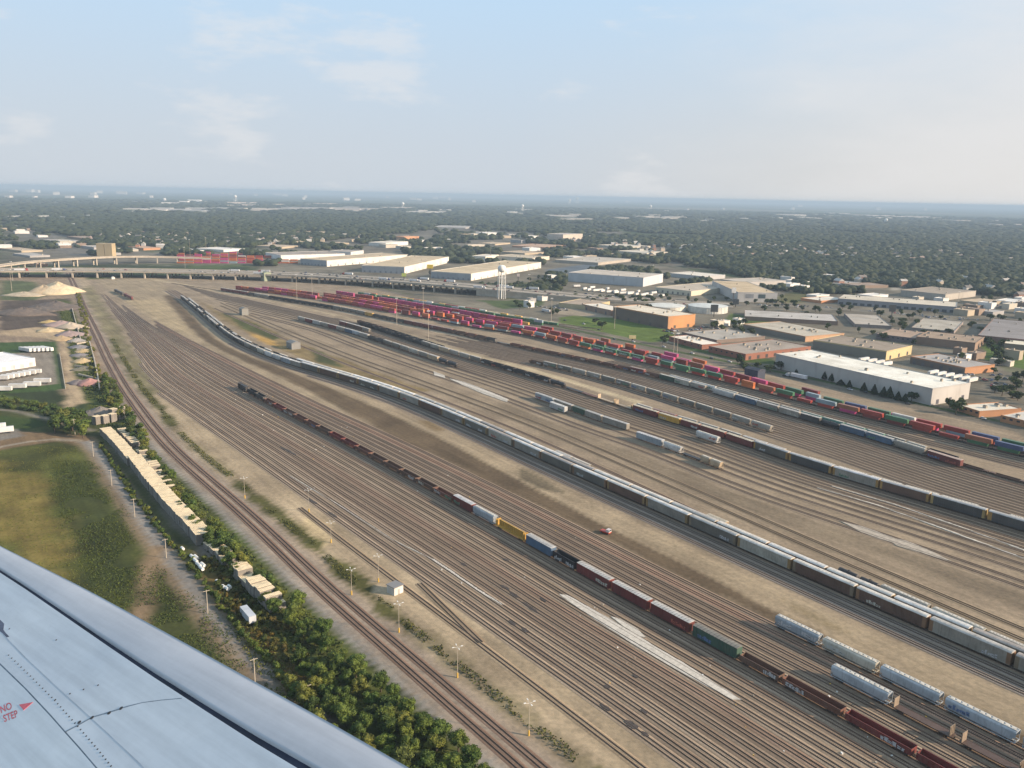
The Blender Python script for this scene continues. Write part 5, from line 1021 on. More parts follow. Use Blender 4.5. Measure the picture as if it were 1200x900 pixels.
CAR = car_parts(); SUV = car_parts(4.9, 1.95, 1.0, 1.8)
def box_trailer(x0, x1):
    b = MB(); b.box(x0, x1, -1.28, 1.28, 1.15, 4.05, CLEAN)
    for i in range(int((x1 - x0) / 1.2)): 
        for s in (-1, 1): b.box(x0 + 0.6 + i*1.2 - 0.04, x0 + 0.6 + i*1.2 + 0.04, s*1.29 - 0.02, s*1.29 + 0.02, 1.2, 4.0, CLEAN)
    f = MB(); f.box(x0 + 0.2, x1 - 0.2, -0.5, 0.5, 0.85, 1.15, DARK); ws = []
    for x in (x0 + 1.2, x0 + 2.5): m = MB(); m.cyl((x, -1.25, 0.5), (x, 1.25, 0.5), 0.5, 0.5, DARK, 10); ws.append(part('wheel', m))
    m = MB(); m.box(x1 - 3.2, x1 - 3.0, -0.7, 0.7, 0.1, 1.0, DARK); return [part('trailer_box', b), part('chassis', f), part('landing_leg', m)] + ws
TRAILER = box_trailer(-7.5, 7.5)
cbm = MB(); cbm.loft([[(9.6, -1.2, 0.6), (9.6, 1.2, 0.6), (9.6, 1.2, 3.7), (9.6, -1.2, 3.7)], [(11.6, -1.2, 0.6), (11.6, 1.2, 0.6), (11.6, 1.15, 3.2), (11.6, -1.15, 3.2)], [(13.2, -1.1, 0.6), (13.2, 1.1, 0.6), (13.2, 1.0, 1.9), (13.2, -1.0, 1.9)]], CLEAN)
wsh = MB(); wsh.poly([(11.65, -1.0, 2.2), (11.65, 1.0, 2.2), (11.5, 1.0, 3.1), (11.5, -1.0, 3.1)], [(0, 1, 2, 3)], GLASS)
cwh = []
for x in (8.0, 9.2, 12.4): m = MB(); m.cyl((x, -1.2, 0.5), (x, 1.2, 0.5), 0.5, 0.5, DARK, 10); cwh.append(part('wheel', m))
frm = MB(); frm.box(7.2, 12.8, -0.45, 0.45, 0.55, 0.95, DARK)
TRUCK = box_trailer(-7.5, 7.5) + [part('cab', cbm, None, [('windscreen', wsh.mesh('windscreen'), None)]), part('cab_frame', frm)] + cwh
VC = [(0.55, 0.55, 0.55), (0.05, 0.05, 0.055), (0.3, 0.3, 0.31), (0.7, 0.7, 0.7), (0.35, 0.04, 0.03), (0.06, 0.1, 0.22), (0.14, 0.13, 0.12)]
VN = ['silver', 'black', 'grey', 'white', 'red', 'blue', 'dark grey']
random.seed(33)
def on_way(way, f, o):
    A, T, Nn = way; i = min(len(A) - 2, int(f * (len(A) - 1))); p = A[i, :2] + Nn[i] * o; return p, A[i, 2] + 0.03, math.atan2(T[i][1], T[i][0])
NCAR = 0
for k in range(120):
    f = random.uniform(0.03, 0.97); ln = random.choice([2.4, 6, 9.8, 13.4, 18, 22.4, 26, 32, 36, 40, 45, 50, 54]); p, z, a = on_way(HW, f, ln)
    if ln > 29: a += math.pi
    big = random.random() < 0.2
    if big: place('semi_truck', TRUCK, (p[0], p[1], z), a, (0.72, 0.72, 0.72), None, 'white box semi truck driving on the highway viaduct', 'truck', 'semi trucks on the highway', {'cab': random.choice([(0.7, 0.7, 0.7), (0.4, 0.05, 0.04), (0.08, 0.1, 0.2)])})
    else:
        ci = random.randrange(7); place('car', random.choice([CAR, SUV]), (p[0], p[1], z), a, VC[ci], None, f'small {VN[ci]} car driving on the highway viaduct', 'car', f'{VN[ci]} cars on the highway')
for x, y, o, lab in ((104,313,9,'red-cabbed white semi truck above the left piers'),(150,314,9,'white semi truck just past the red-cabbed one'),):
    pass
# road beside the tracks
for i, (x, y, kind) in enumerate([(936,444,'t'),(1064,474,'k'),(1015,460.5,'k'),(996,457,'w'),(920,441,'k'),(1152,491,'w'),(1196,498.5,'w'),(834,420.5,'k'),(811,414.5,'w'),(855,424.5,'w'),(742,401,'w'),(720,398,'k'),(702,387,'k'),(684,380,'w'),(640,366,'t2'),(778,407,'w'),(662,376,'k')]):
    p = at(x, y); s_, t_ = ST(p); a = C_RD.heading(t_)
    if kind == 't': place('trailer_truck', TRUCK, (p[0], p[1], 0.1), a + math.pi, (0.7, 0.7, 0.72), None, 'white box semi truck on the track road before the conifers', 'truck')
    elif kind == 't2': place('trailer_truck', TRUCK, (p[0], p[1], 0.1), a, (0.6, 0.6, 0.6), None, 'grey semi truck on the track road near the water tower', 'truck', None, {'cab': (0.3, 0.05, 0.04)})
    else: place('car', CAR, (p[0], p[1], 0.1), a, (0.65, 0.65, 0.65) if kind == 'w' else (0.03, 0.03, 0.03), None, f"{'white' if kind == 'w' else 'black'} car on the road beside the container trains", 'car', f"{'white' if kind == 'w' else 'black'} cars on the track road")
# parked trailers and cars in the lots
def trailers(spots, label, group, col=(0.72, 0.71, 0.68), L=1.0):
    for x, y, a in spots: p = at(x, y); place('parked_trailer', TRAILER, (p[0], p[1], 0.08), R(a), col, (L, 1, 1), label, 'trailer', group)
dN = math.degrees(math.atan2(N2[1], N2[0]))
trailers([(1093 + i * 9.2, 439.5 + i * 1.75, dN) for i in range(6)], 'white trailer backed up behind the white-roofed warehouse', 'trailers behind the white-roofed warehouse')
trailers([(1012 + i * 9, 424 + i * 1.7, dN) for i in range(4)], 'white trailer between the white-roofed and the yellow-walled warehouse', 'trailers between two warehouses')
trailers([(3 + i * 6.4, 446 - i * 1.25, 8) for i in range(7)], 'white trailer in the upper row beside the white-walled hall', 'upper trailer row at the left', L=0.62)
trailers([(4, 459, 8), (21, 456, 8), (38, 453.5, 8), (50, 449.5, 8)], 'white trailer in the lower row beside the green verge', 'lower trailer row at the left', L=0.8)
trailers([(30 + i * 5, 412.5 - i * 0.2, -28) for i in range(6)], 'white trailer of the angled group behind the white-walled hall', 'angled trailers at the left', L=1.1)
trailers([(5, 508, 30), (-4, 504, 30)], 'white truck trailer in the small lot at the left edge', 'trailers at the left edge', L=0.7)
trailers([(676 + i * 9, 336.6 + (i % 2) * 2.4 + i * 0.8, 20 + (i * 37) % 50) for i in range(12)] + [(690 + i * 8, 341 + i * 0.75, 60 - (i * 23) % 40) for i in range(10)], 'white trailer in the crowded park below the pale blue wall', 'trailers in the crowded park', L=0.8)
p = at(291, 727); q = at(303, 741); place('box_trailer', TRAILER, (p[0], p[1], 0.1), math.atan2((q - p)[1], (q - p)[0]) + math.pi, (0.5, 0.53, 0.56), (0.62, 1, 0.9), 'lone pale box trailer in the scrub below the pallets', 'trailer')
for lot, n, lab in (([(1100,431),(1150,447),(1195,470),(1180,440)], 22, 'lot behind the orange-ended warehouse'), ([(770,386),(800,382),(860,386),(850,391),(790,392)], 26, 'lot below the orange brick factory'), ([(1010,364),(1120,372),(1190,380),(1100,374)], 26, 'strip of lots along the avenue'), ([(1130,356),(1190,358),(1190,362),(1130,361)], 20, 'lot at the edge of the suburb'), ([(880,355),(980,359),(980,362),(880,358)], 16, 'avenue before the store'), ([(620,358),(690,360),(700,366),(650,368)], 14, 'yard by the frontage road')):
    P_ = np.array([at(x, y)[:2] for x, y in lot]); c0 = P_.min(0); c1 = P_.max(0); k = 0; tr = 0
    while k < n and tr < 3000:
        tr += 1; q = c0 + (c1 - c0) * np.array([random.random(), random.random()]); q = np.round(q / 3.1) * 3.1; ins = False
        for i in range(len(P_)):
            a, b = P_[i], P_[(i + 1) % len(P_)]
            if (a[1] > q[1]) != (b[1] > q[1]) and q[0] < (b[0] - a[0]) * (q[1] - a[1]) / (b[1] - a[1]) + a[0]: ins = not ins
        if not ins or any((np.abs((q - f.mean(0))) < (f.max(0) - f.min(0)) / 2 * 0.9).all() for f in FOOT): continue
        k += 1; ci = random.randrange(7); place('car', random.choice([CAR, SUV]), (q[0], q[1], 0.08), hd + random.choice([0, 1.57, 3.14]), VC[ci], None, f'{VN[ci]} car parked in the {lab}', 'car', f'{VN[ci]} cars in the {lab}')
# ---------------------------------------------------------------- poles, signs, sheds
def yard_light(x, yb, yt, label):
    b = at(x, yb); h_ = height(x, yb, yt); o = link('yard_light', None); o.location = tuple(b); tag(o, label, 'light pole')
    m = MB(); m.cyl((0, 0, 0), (0, 0, h_), 0.11, 0.07, CONC, 8); link('pole', m.mesh('pole'), o)
    m = MB(); m.cyl((0, 0, 0), (0, 0, 1.7), 0.28, 0.27, YELLOW, 10); link('base', m.mesh('base'), o)
    for a in (0.4, 1.97, 3.54, 5.11):
        m = MB(); c, s = math.cos(a), math.sin(a); m.cyl((0, 0, h_ - 0.3), (c*1.7, s*1.7, h_ + 0.05), 0.04, 0.03, WHITE, 5); m.box(1.1, 1.8, -0.15, 0.15, h_ - 0.02, h_ + 0.12, WHITE, a); link('lamp_head', m.mesh('lamp_head'), o)
for i, (x, yb, yt, lab) in enumerate([(412,697,667,'beside the scrub strip, left of the hut'),(443.5,682,651,'directly behind the white hut'),(467.5,741,707,'below and right of the white hut'),(536,794,758,'in the scrub, second from the bottom'),(619.5,862,823,'nearest the bottom of the picture'),(388,636,612,'at the end of the short spur'),(287,584,560,'on the sandy strip, farthest of its row'),(362,600,574,'on bare ground left of the bowl tracks')]):
    yard_light(x, yb, yt, 'four-armed yard light pole with yellow base, ' + lab)
TALL = [(496,372,338),(465,381,350),(366,349,322),(348,352,322),(217,314,290),(223,302,281),(242,298,279),(502,398,365),(646,376,350),(789,418,388),(793,420,391),(903,322,308),(1123,353,342),(720,385,360),(575,303,286),(506,300,285),(966,322,309),(1068,328,318),(14,341,316),(15,329,307),(765,322,311),(620,338,322),(690,330,318)]
for x, yb, yt in TALL:
    b = at(x, yb); h_ = height(x, yb, yt); o = link('mast', None); o.location = tuple(b); tag(o, 'tall slender light mast seen against the yard or town', 'mast', 'tall slender masts')
    m = MB(); m.cyl((0, 0, 0), (0, 0, h_), 0.3, 0.16, CONC, 8); link('pole', m.mesh('pole'), o); m = MB(); m.box(-1.5, 1.5, -0.6, 0.6, h_, h_ + 0.8, WHITE); link('lamp_head', m.mesh('lamp_head'), o)
def upole(x, yb, yt, lab, tr=False):
    b = at(x, yb); h_ = height(x, yb, yt); o = link('utility_pole', None); o.location = tuple(b); tag(o, lab, 'utility pole'); a = math.atan2(N2[1], N2[0])
    m = MB(); m.cyl((0, 0, 0), (0, 0, h_), 0.2, 0.13, CONC, 8); link('pole', m.mesh('pole'), o); m = MB(); m.box(-1.2, 1.2, -0.07, 0.07, h_ - 0.5, h_ - 0.34, CONC, a); link('crossarm', m.mesh('crossarm'), o)
    if tr:
        for s in (-1, 1): m = MB(); m.cyl((s*0.6, 0, h_ - 3.4), (s*0.6, 0, h_ - 2.1), 0.33, 0.33, WHITE, 10); link('transformer', m.mesh('transformer'), o)
for x, yb, yt, lab in [(88,509,491,'behind the curve of the dirt road'),(109.5,535,517,'where the dirt road meets the lane'),(131,569,550,'beside the lane opposite the pallets'),(158,606,584,'beside the lane, middle of the row'),(195,654,631,'by the dirt side track'),(243.5,719,691,'beside the lane above the lone trailer'),(299,803,771,'just above the wing edge')]: upole(x, yb, yt, 'pale utility pole ' + lab)
upole(361, 826, 802, 'utility pole with white transformers in the wood by the wing', True)
# billboards
def billboard(x, yb, yt, wpx, hpx, col, lab):
    b = at(x, yb); h_ = height(x, yb, yt); k = np.linalg.norm(b) / FPX; w_ = wpx * k; hp = hpx * k; o = link('billboard', None); o.location = tuple(b); tag(o, lab, 'billboard')
    m = MB(); m.cyl((0, 0, 0), (0, 0, h_ - hp), 0.6, 0.6, DARK, 8); link('post', m.mesh('post'), o); m = MB(); m.box(-w_/2, w_/2, -0.4, 0.4, h_ - hp, h_, CLEAN); m.box(-w_/2, w_/2, -1.2, -0.4, h_ - hp - 0.3, h_ - hp, DARK); link('panel', m.mesh('panel'), o, col)
billboard(836.5, 371, 357, 8.5, 8, (0.04, 0.045, 0.05), 'black billboard in front of the right white tank')
billboard(859, 354, 337, 5, 6, (0.75, 0.75, 0.72), 'white billboard left of the big box store')
billboard(862, 360, 350.5, 6.5, 5.5, (0.03, 0.04, 0.05), 'dark billboard at the avenue corner')
billboard(1044, 378, 357, 7, 7, (0.03, 0.035, 0.04), 'tall dark billboard before the strip building')
billboard(504, 330, 310, 7, 4.5, (0.6, 0.45, 0.05), 'yellow billboard before the tan-roofed halls')
billboard(473.5, 336, 320, 5, 4, (0.42, 0.5, 0.12), 'lime green sign above the highway')
billboard(607, 340, 321, 3, 3, (0.7, 0.6, 0.55), 'small round white sign right of the water tower')
billboard(741, 400, 393, 8, 4, (0.6, 0.5, 0.25), 'cream road sign beside the track road')
# hut in the yard
o = link('yard_hut', None); p = at(463, 694); o.location = tuple(p); a = R(48); o.rotation_euler = (0, 0, a); tag(o, 'small white-fronted hut beside the yard light', 'hut')
m = MB(); m.box(-2.2, 2.2, -2.2, 2.2, 0, 3.1, CLEAN); link('wall', m.mesh('wall'), o, (0.66, 0.65, 0.6)); m = MB(); m.box(-2.45, 2.45, -2.45, 2.45, 3.1, 3.35, CLEAN); link('roof', m.mesh('roof'), o, (0.22, 0.21, 0.2))
m = MB(); m.box(-0.5, 0.5, -2.25, -2.19, 0.05, 2.1, CLEAN); link('door', m.mesh('door'), o, (0.35, 0.34, 0.32)); m = MB(); m.box(2.19, 2.25, -0.6, 0.6, 1.2, 2.1, GLASS); link('window', m.mesh('window'), o)
o = link('yard_truck', None); p = at(710, 625); o.location = tuple(p); o.rotation_euler = (0, 0, R(-40)); tag(o, 'small red maintenance truck alone on the dirt strip', 'truck')
m = MB(); m.box(-2.6, 2.2, -1.1, 1.1, 0.6, 1.2, CLEAN); link('bed', m.mesh('bed'), o, (0.5, 0.06, 0.03)); m = MB(); m.box(0.6, 2.3, -1.05, 1.05, 1.2, 2.4, CLEAN); link('cab', m.mesh('cab'), o, (0.65, 0.6, 0.58)); m = MB(); m.box(2.28, 2.34, -0.9, 0.9, 1.6, 2.3, GLASS); link('windscreen', m.mesh('windscreen'), o)
for x in (-1.7, 1.5): m = MB(); m.cyl((x, -1.1, 0.45), (x, 1.1, 0.45), 0.45, 0.45, DARK, 10); link('wheel', m.mesh('wheel'), o)
for x, y, w2, d2, h2, lab, c in ((286,369,10,8,8,'grey blockhouse on the grass island between the fans',(0.22,0.22,0.2)),(344,408,14,9,6,'grey tower-like yard office on the grass island',(0.25,0.25,0.24)),(312,329,16,12,14,'green-grey equipment block beside the viaduct',(0.3,0.34,0.24)),(884,443,14,10,8,'dark gabled shed at the end of the container rows',(0.03,0.04,0.07)),(132.5,327,6,5,3,'little white hut under the viaduct',(0.7,0.7,0.66))):
    o = link('yard_building', None); p = at(x, y); o.location = tuple(p); o.rotation_euler = (0, 0, -hd + math.pi/2); tag(o, lab, 'building'); m = MB(); m.box(-w2/2, w2/2, -d2/2, d2/2, 0, h2, WALL); link('wall', m.mesh('wall'), o, c)
    m = MB(); m.loft([[(-w2/2-0.3, -d2/2-0.3, h2), (-w2/2-0.3, d2/2+0.3, h2), (-w2/2-0.3, 0, h2 + 1.6)], [(w2/2+0.3, -d2/2-0.3, h2), (w2/2+0.3, d2/2+0.3, h2), (w2/2+0.3, 0, h2 + 1.6)]], WALL); link('roof', m.mesh('roof'), o, tuple(q*0.8 for q in c))
    m = MB(); m.box(-1, 1, -d2/2-0.06, -d2/2+0.02, 0, 2.3, CLEAN); link('door', m.mesh('door'), o, (0.1, 0.1, 0.1))
# gravel and chip heaps, bay walls
HEAPM = mat_painted('heap', 0.95, (0.2, 0.16, 0.12), 0.25, 0.45, 0.9, False)
def heap(x, y, r_, h_, col, lab, el_=1.0, a=0.0):
    p = at(x, y); n = 36; m = MB(); rs = []
    for f in (1.0, 0.82, 0.6, 0.38, 0.18, 0.03):
        rs.append([(math.cos(2*math.pi*i/n)*r_*f*el_*(1 + 0.16*math.sin(3*i*2*math.pi/n + x) + 0.1*math.sin(7*i*2*math.pi/n + y)), math.sin(2*math.pi*i/n)*r_*f*(1 + 0.14*math.cos(2*i*2*math.pi/n + y)), h_ * (1 - f) ** 0.85 * (1 + 0.12*math.sin(4*i*2*math.pi/n + f*9 + x)) - (0.1 if f == 1 else 0)) for i in range(n)])
    m.loft(rs, HEAPM); o = link('gravel_heap', m.mesh('gravel_heap', True), None, col); o.location = tuple(p); o.rotation_euler = (0, 0, a); tag(o, lab, 'heap')
for q in [(68,343,30,15,(0.6,0.5,0.33),'tallest tan heap beside the viaduct',1.1),(52,344,22,12,(0.42,0.34,0.23),'tan heap left of the tallest one',1.2),(28,346,20,5,(0.5,0.42,0.3),'pale low heap by the light mast',1.4),(66,361,22,9,(0.11,0.09,0.08),'black heap below the tan one',1.5),(28,368,20,8,(0.12,0.095,0.08),'black heap at the left',1.8),(45,364,16,6,(0.1,0.085,0.075),'black heap between the two others',1.6),
  (72,381,13,5,(0.38,0.28,0.26),'pinkish heap at the top of the stone yard',1.5),(83,384,13,6,(0.5,0.42,0.32),'cream heap in the stone yard',1.3),(57,388,10,4,(0.5,0.4,0.24),'yellow-tan heap at the left of the stone yard',1.4),(82,393,12,5,(0.33,0.25,0.24),'mauve heap in the stone yard',1.4),(72,398,9,4,(0.5,0.36,0.2),'orange-tan heap in the stone yard',1.5),(90,400,8,3.5,(0.3,0.28,0.26),'grey heap in the stone yard',1.2),(58,378,8,3,(0.5,0.36,0.14),'small yellow heap at the top of the stone yard',1.6),
  (93,407.5,8,3,(0.2,0.2,0.22),'blue-grey heap in the top bay',1.3),(98,412.5,7,3,(0.5,0.38,0.2),'tan heap in the second bay',1.3),(94,417,8,2.5,(0.2,0.19,0.2),'grey heap in the third bay',1.3),(97,424,8,3.5,(0.52,0.4,0.22),'tan heap in the fourth bay',1.2),(97,433,8,2.4,(0.18,0.17,0.12),'mossy heap in the fifth bay',1.2),(105,450,9,4.5,(0.36,0.19,0.17),'pink gravel heap in the lowest bay',1.1),(92,449,7,3,(0.2,0.17,0.17),'dark heap left of the pink one',1.2),(118,484,9,4.5,(0.19,0.17,0.15),'grey gravel heap at the head of the pallets',1.1),(104,485,6,2.5,(0.1,0.1,0.1),'dark heap beside the grey gravel heap',1.2)]: heap(*q)
def wall_line(pts, h_, w_, name, lab, cat, mat=CONC):
    P_ = [at(x, y)[:2] for x, y in pts]; m = MB()
    for a, b in zip(P_[:-1], P_[1:]):
        d = b - a; L_ = np.linalg.norm(d); an = math.atan2(d[1], d[0]); m.box(a[0], a[0] + L_, a[1] - w_/2, a[1] + w_/2, 0, h_, mat, an, tuple(a))
    tag(link(name, m.mesh(name)), lab, cat)
wall_line([(84,360),(88,375),(95,400)], 1.6, 0.8, 'bay_wall', 'upper pale block wall at the edge of the stone yard', 'wall')
wall_line([(105,402),(110,420),(114,438),(117,458)], 2.2, 0.9, 'bay_wall', 'lower pale block wall closing the stone bays', 'wall')
for i, (x0, y0, x1, y1) in enumerate([(90,404,105,402),(90,411,108,411),(90,420,111,421),(88,430,113,433),(92,440,116,446)]): wall_line([(x0, y0), (x1, y1)], 1.8, 0.8, 'bay_divider', f'{ordinal(i + 1)} divider wall from the top of the stone bays', 'wall')
wall_line([(70,415),(75,445),(77,456)], 1.2, 0.5, 'boundary_wall', 'pale boundary wall beside the trailer lot', 'wall')
# ---------------------------------------------------------------- pallet stacks
PAL = mat_painted('pallet_timber', 0.9, (0.25, 0.2, 0.15), 0.9, 0.45, 0.95, False)
def pstack(h_):
    m = MB(); n = int(h_ / 0.42)
    for i in range(n): z = i * h_ / n; m.box(-3.0, 3.0, -1.22, 1.22, z + 0.1, z + h_ / n - 0.02, PAL); m.box(-2.7, 2.7, -1.0, 1.0, z, z + 0.1, PAL)
    t = MB()
    for i in range(10): t.box(-3.0 + i*0.6 + 0.04, -3.0 + i*0.6 + 0.56, -1.25, 1.25, h_ - 0.02, h_ + 0.05, PAL)
    return [part('pallets', m, (0.27, 0.25, 0.22)), part('lit_top_boards', t, (0.92, 0.75, 0.48))]  # shade painted into the cool dark sides, sunlight into the pale tops
PS = [pstack(h) for h in (4.4, 4.9, 2.6)]
random.seed(4)
def palrow(pts, wscale, hk, name, grp, wob=0.1, every=1):
    W = [at(x, y)[:2] for x, y in pts]; n = 0
    for a, b in zip(W[:-1], W[1:]):
        d = b - a; L_ = np.linalg.norm(d); k = int(L_ / (2.55 * every)); an = math.atan2(d[1], d[0]) + math.pi/2
        for i in range(k):
            n += 1; p = a + d * (i + 0.5) / k + np.array([random.uniform(-wob, wob)] * 2) * 0.6
            place('pallet_stack', PS[random.choice(hk)], (p[0], p[1], 0.05), an, (0.4, 0.3, 0.2), (wscale * random.uniform(0.94, 1.06), 1, random.uniform(0.97, 1.03)), f'tan pallet stack, {ordinal(n)} from the far end of {name}', 'pallet stack', grp)
palrow([(124,509),(140,525),(157,545)], 1.05, [0], 'the upper long row', 'pallets in the upper long row')
palrow([(158,543),(178,569),(200,595),(226,622),(240,638)], 1.12, [1], 'the lower long row', 'pallets in the lower long row')
palrow([(142,506),(160,524)], 0.8, [2], 'the short side row', 'pallets in the short side row', every=1.6)
palrow([(164,531),(182,553),(202,583)], 0.8, [2, 0], 'the middle side row', 'pallets in the middle side row', every=1.5)
palrow([(246,640),(262,652),(270,662)], 1.0, [2], 'the low gap row', 'pallets in the low gap row')
palrow([(280,672),(300,692),(326,716)], 1.0, [0, 2, 1], 'the nearest row', 'pallets in the nearest row')
for i, (x, y) in enumerate([(114,497),(123,496),(132,494),(141,491),(133,488),(142,486)]):
    p = at(x, y); place('pallet_stack', PS[1], (p[0], p[1], 0.05), R(62), (0.4, 0.3, 0.2), (0.7, 1.6, 1.1), f'square pallet stack, {ordinal(i + 1)} of the cluster at the grey gravel heap', 'pallet stack', 'pallets in the head cluster')
for i, (x, y, L_) in enumerate([(226,655,8),(229,659,8),(233,664,8),(236,668,7),(230,655,7),(238,664,7),(255,684,4),(266,692,5),(269,690,4),(262,690,4),(214,645,4)]):
    p = at(x, y); m = MB(); m.cyl((-L_/4, 0, 0.7), (L_/4, 0, 0.7), 0.65, 0.65, WHITE, 12); m.cyl((-L_/4 - 0.02, 0, 0.7), (-L_/4 + 0.02, 0, 0.7), 0.5, 0.5, DARK, 12)
    o = link('pipe_section', m.mesh('pipe_section')); o.location = (p[0], p[1], 0.2); o.rotation_euler = (0, 0, R(-48)); tag(o, 'short white pipe section lying in the scrub beside the lane', 'pipe', 'white pipe sections')
# ---------------------------------------------------------------- vegetation
def ico(sub):
    import bmesh
    b = bmesh.new(); bmesh.ops.create_icosphere(b, subdivisions=sub, radius=1); b.verts.ensure_lookup_table()
    v = np.array([q.co[:] for q in b.verts]); f = np.array([[x.index for x in q.verts] for q in b.faces]); b.free(); return v, f
IC1, IC1F = ico(1); IC2, IC2F = ico(2)
def quads_mesh(name, cen, size, seed, mat, extra=None, flat=0.0):
    r = np.random.default_rng(seed); n = len(cen); u = r.normal(size=(n, 3)); u /= np.linalg.norm(u, axis=1)[:, None]; w_ = r.normal(size=(n, 3)); w_ -= (w_ * u).sum(1)[:, None] * u; w_ /= np.linalg.norm(w_, axis=1)[:, None]
    s = size * r.uniform(0.6, 1.3, (n, 1)); v = np.stack([cen - u*s*0.5 - w_*s*0.35, cen + u*s*0.55 - w_*s*0.3, cen + u*s*0.45 + w_*s*0.4, cen - u*s*0.5 + w_*s*0.3], 1).reshape(-1, 3)
    f = np.arange(n * 4).reshape(n, 4)
    me = bpy.data.meshes.new(name)
    vs_ = [v]; loops = [f.ravel()]; starts = [np.arange(0, 4*n, 4)]; tot = 4 * n; vo = len(v)
    if extra is not None:
        ev, ef = extra; vs_.append(ev); loops.append((ef + vo).ravel()); starts.append(np.arange(0, ef.size, 3) + tot)
    v = np.concatenate(vs_); l = np.concatenate(loops).astype(np.int32); st = np.concatenate(starts).astype(np.int32)
    me.vertices.add(len(v)); me.vertices.foreach_set('co', v.astype(np.float32).ravel()); me.loops.add(len(l)); me.loops.foreach_set('vertex_index', l); me.polygons.add(len(st)); me.polygons.foreach_set('loop_start', st); me.update(calc_edges=True); me.materials.append(mat); return me
def crown_mesh(seed, lobes, nq, qs, rx=1.0, rz=0.85, zc=1.35, mat=None):
    r = np.random.default_rng(seed); L_ = []
    for i in range(lobes):
        a = r.uniform(0, 6.28); d = r.uniform(0, 0.68) * rx; L_.append((math.cos(a)*d, math.sin(a)*d, zc + r.uniform(-0.5, 0.55) * rz, r.uniform(0.3, 0.52)))
    ev = []; ef = []; o = 0; cen = []
    for x, y, z, q in L_:
        nv = IC2 * (1 + 0.16 * r.normal(size=(len(IC2), 1))) * q * 0.74 * np.array([1, 1, 0.85]) + np.array([x, y, z]); ev.append(nv); ef.append(IC2F + o); o += len(nv)
        k = int(nq / lobes); u = r.normal(size=(k, 3)); u /= np.linalg.norm(u, axis=1)[:, None]; cen.append(u * q * r.uniform(0.72, 1.12, (k, 1)) * np.array([1, 1, 0.85]) + np.array([x, y, z]))
    return quads_mesh('crown', np.concatenate(cen), qs, seed, mat or LEAF, (np.concatenate(ev), np.concatenate(ef)))
def trunk_mesh(h_=1.4, seed=0):
    m = MB(); rr = random.Random(seed); m.cyl((0, 0, 0), (0, 0, h_), 0.07, 0.045, WOOD, 7)
    for i in range(5): a = i * 1.3 + rr.random(); m.cyl((0, 0, h_*rr.uniform(0.4, 0.8)), (math.cos(a)*0.45, math.sin(a)*0.45, h_*rr.uniform(0.95, 1.2)), 0.03, 0.012, WOOD, 5)
    return m.mesh('trunk')
TREES = [[('crown', crown_mesh(i, 12, 2400, 0.10, 1.0, 1.25, 1.15), None, []), ('trunk', trunk_mesh(1.4, i), None, [])] for i in range(5)]
SHRUB = [[('leaves', crown_mesh(20 + i, 6, 700, 0.13, 0.9, 0.5, 0.42), None, []), ('stem', trunk_mesh(0.5, i), None, [])] for i in range(4)]
FARTREE = [[('crown', crown_mesh(40 + i, 8, 420, 0.22), None, []), ('trunk', trunk_mesh(1.4, i), None, [])] for i in range(4)]
def conifer(seed):
    r = np.random.default_rng(seed); n = 900; z = r.uniform(0, 1, n) ** 1.3; a = r.uniform(0, 6.28, n); q = (1 - z) * 0.42 * r.uniform(0.75, 1.05, n) + 0.02
    ev = np.concatenate([[(math.cos(6.28*i/10)*(1-f)*0.36, math.sin(6.28*i/10)*(1-f)*0.36, 0.14 + f*0.84) for i in range(10)] for f in (0, 0.35, 0.7, 0.98)]); ef = []
    for k in range(3):
        for i in range(10): a0 = k*10+i; b0 = k*10+(i+1) % 10; ef += [(a0, b0, b0+10), (a0, b0+10, a0+10)]
    return quads_mesh('crown', np.stack([np.cos(a)*q, np.sin(a)*q, 0.12 + z*0.88], 1), 0.09, seed, LEAF, (ev, np.array(ef)))
CON = [[('crown', conifer(60 + i), None, []), ('trunk', trunk_mesh(0.3, i), None, [])] for i in range(2)]
random.seed(77)
GC = [(0.07, 0.105, 0.028), (0.08, 0.115, 0.03), (0.055, 0.088, 0.026), (0.115, 0.125, 0.034), (0.07, 0.09, 0.032), (0.095, 0.125, 0.034)]
def inpoly(P_, q):
    ins = False
    for i in range(len(P_)):
        a, b = P_[i], P_[(i + 1) % len(P_)]
        if (a[1] > q[1]) != (b[1] > q[1]) and q[0] < (b[0] - a[0]) * (q[1] - a[1]) / (b[1] - a[1]) + a[0]: ins = not ins
    return ins
def infoot(q, pad=0.0): return any(inpoly(f, q) for f in FOOT if abs(f.mean(0)[0] - q[0]) < 200 and abs(f.mean(0)[1] - q[1]) < 200)
def scatter(poly, spacing, n):
    P_ = np.array([at(x, y)[:2] for x, y in poly]); lo = P_.min(0); hi = P_.max(0); out = []; tr = 0
    while len(out) < n and tr < n * 60:
        tr += 1; q = lo + (hi - lo) * np.array([random.random(), random.random()])
        if not inpoly(P_, q) or any((o[0]-q[0])**2 + (o[1]-q[1])**2 < spacing**2 for o in out) or infoot(q): continue
        out.append(q)
    return out
def plant(name, protos, q, r_, h_, label, cat, group, base_h, col=None):
    c = col or random.choice(GC); place(name, random.choice(protos), (q[0], q[1], 0), random.uniform(0, 6.28), shade(c, 0.2), (r_, r_, h_ / base_h), label, cat, group)
for q in scatter([(122,442),(133,452),(150,486),(188,545),(238,608),(290,655),(345,706),(398,762),(428,790),(398,792),(345,742),(290,692),(240,642),(205,592),(170,540),(145,498),(124,470)], 5.0, 120):
    plant('broadleaf_tree', TREES, q, random.uniform(2.6, 3.9), random.uniform(4.8, 7.6), 'leafy tree in the strip between the pallets and the main line', 'tree', 'trees beside the main line', 2.2)
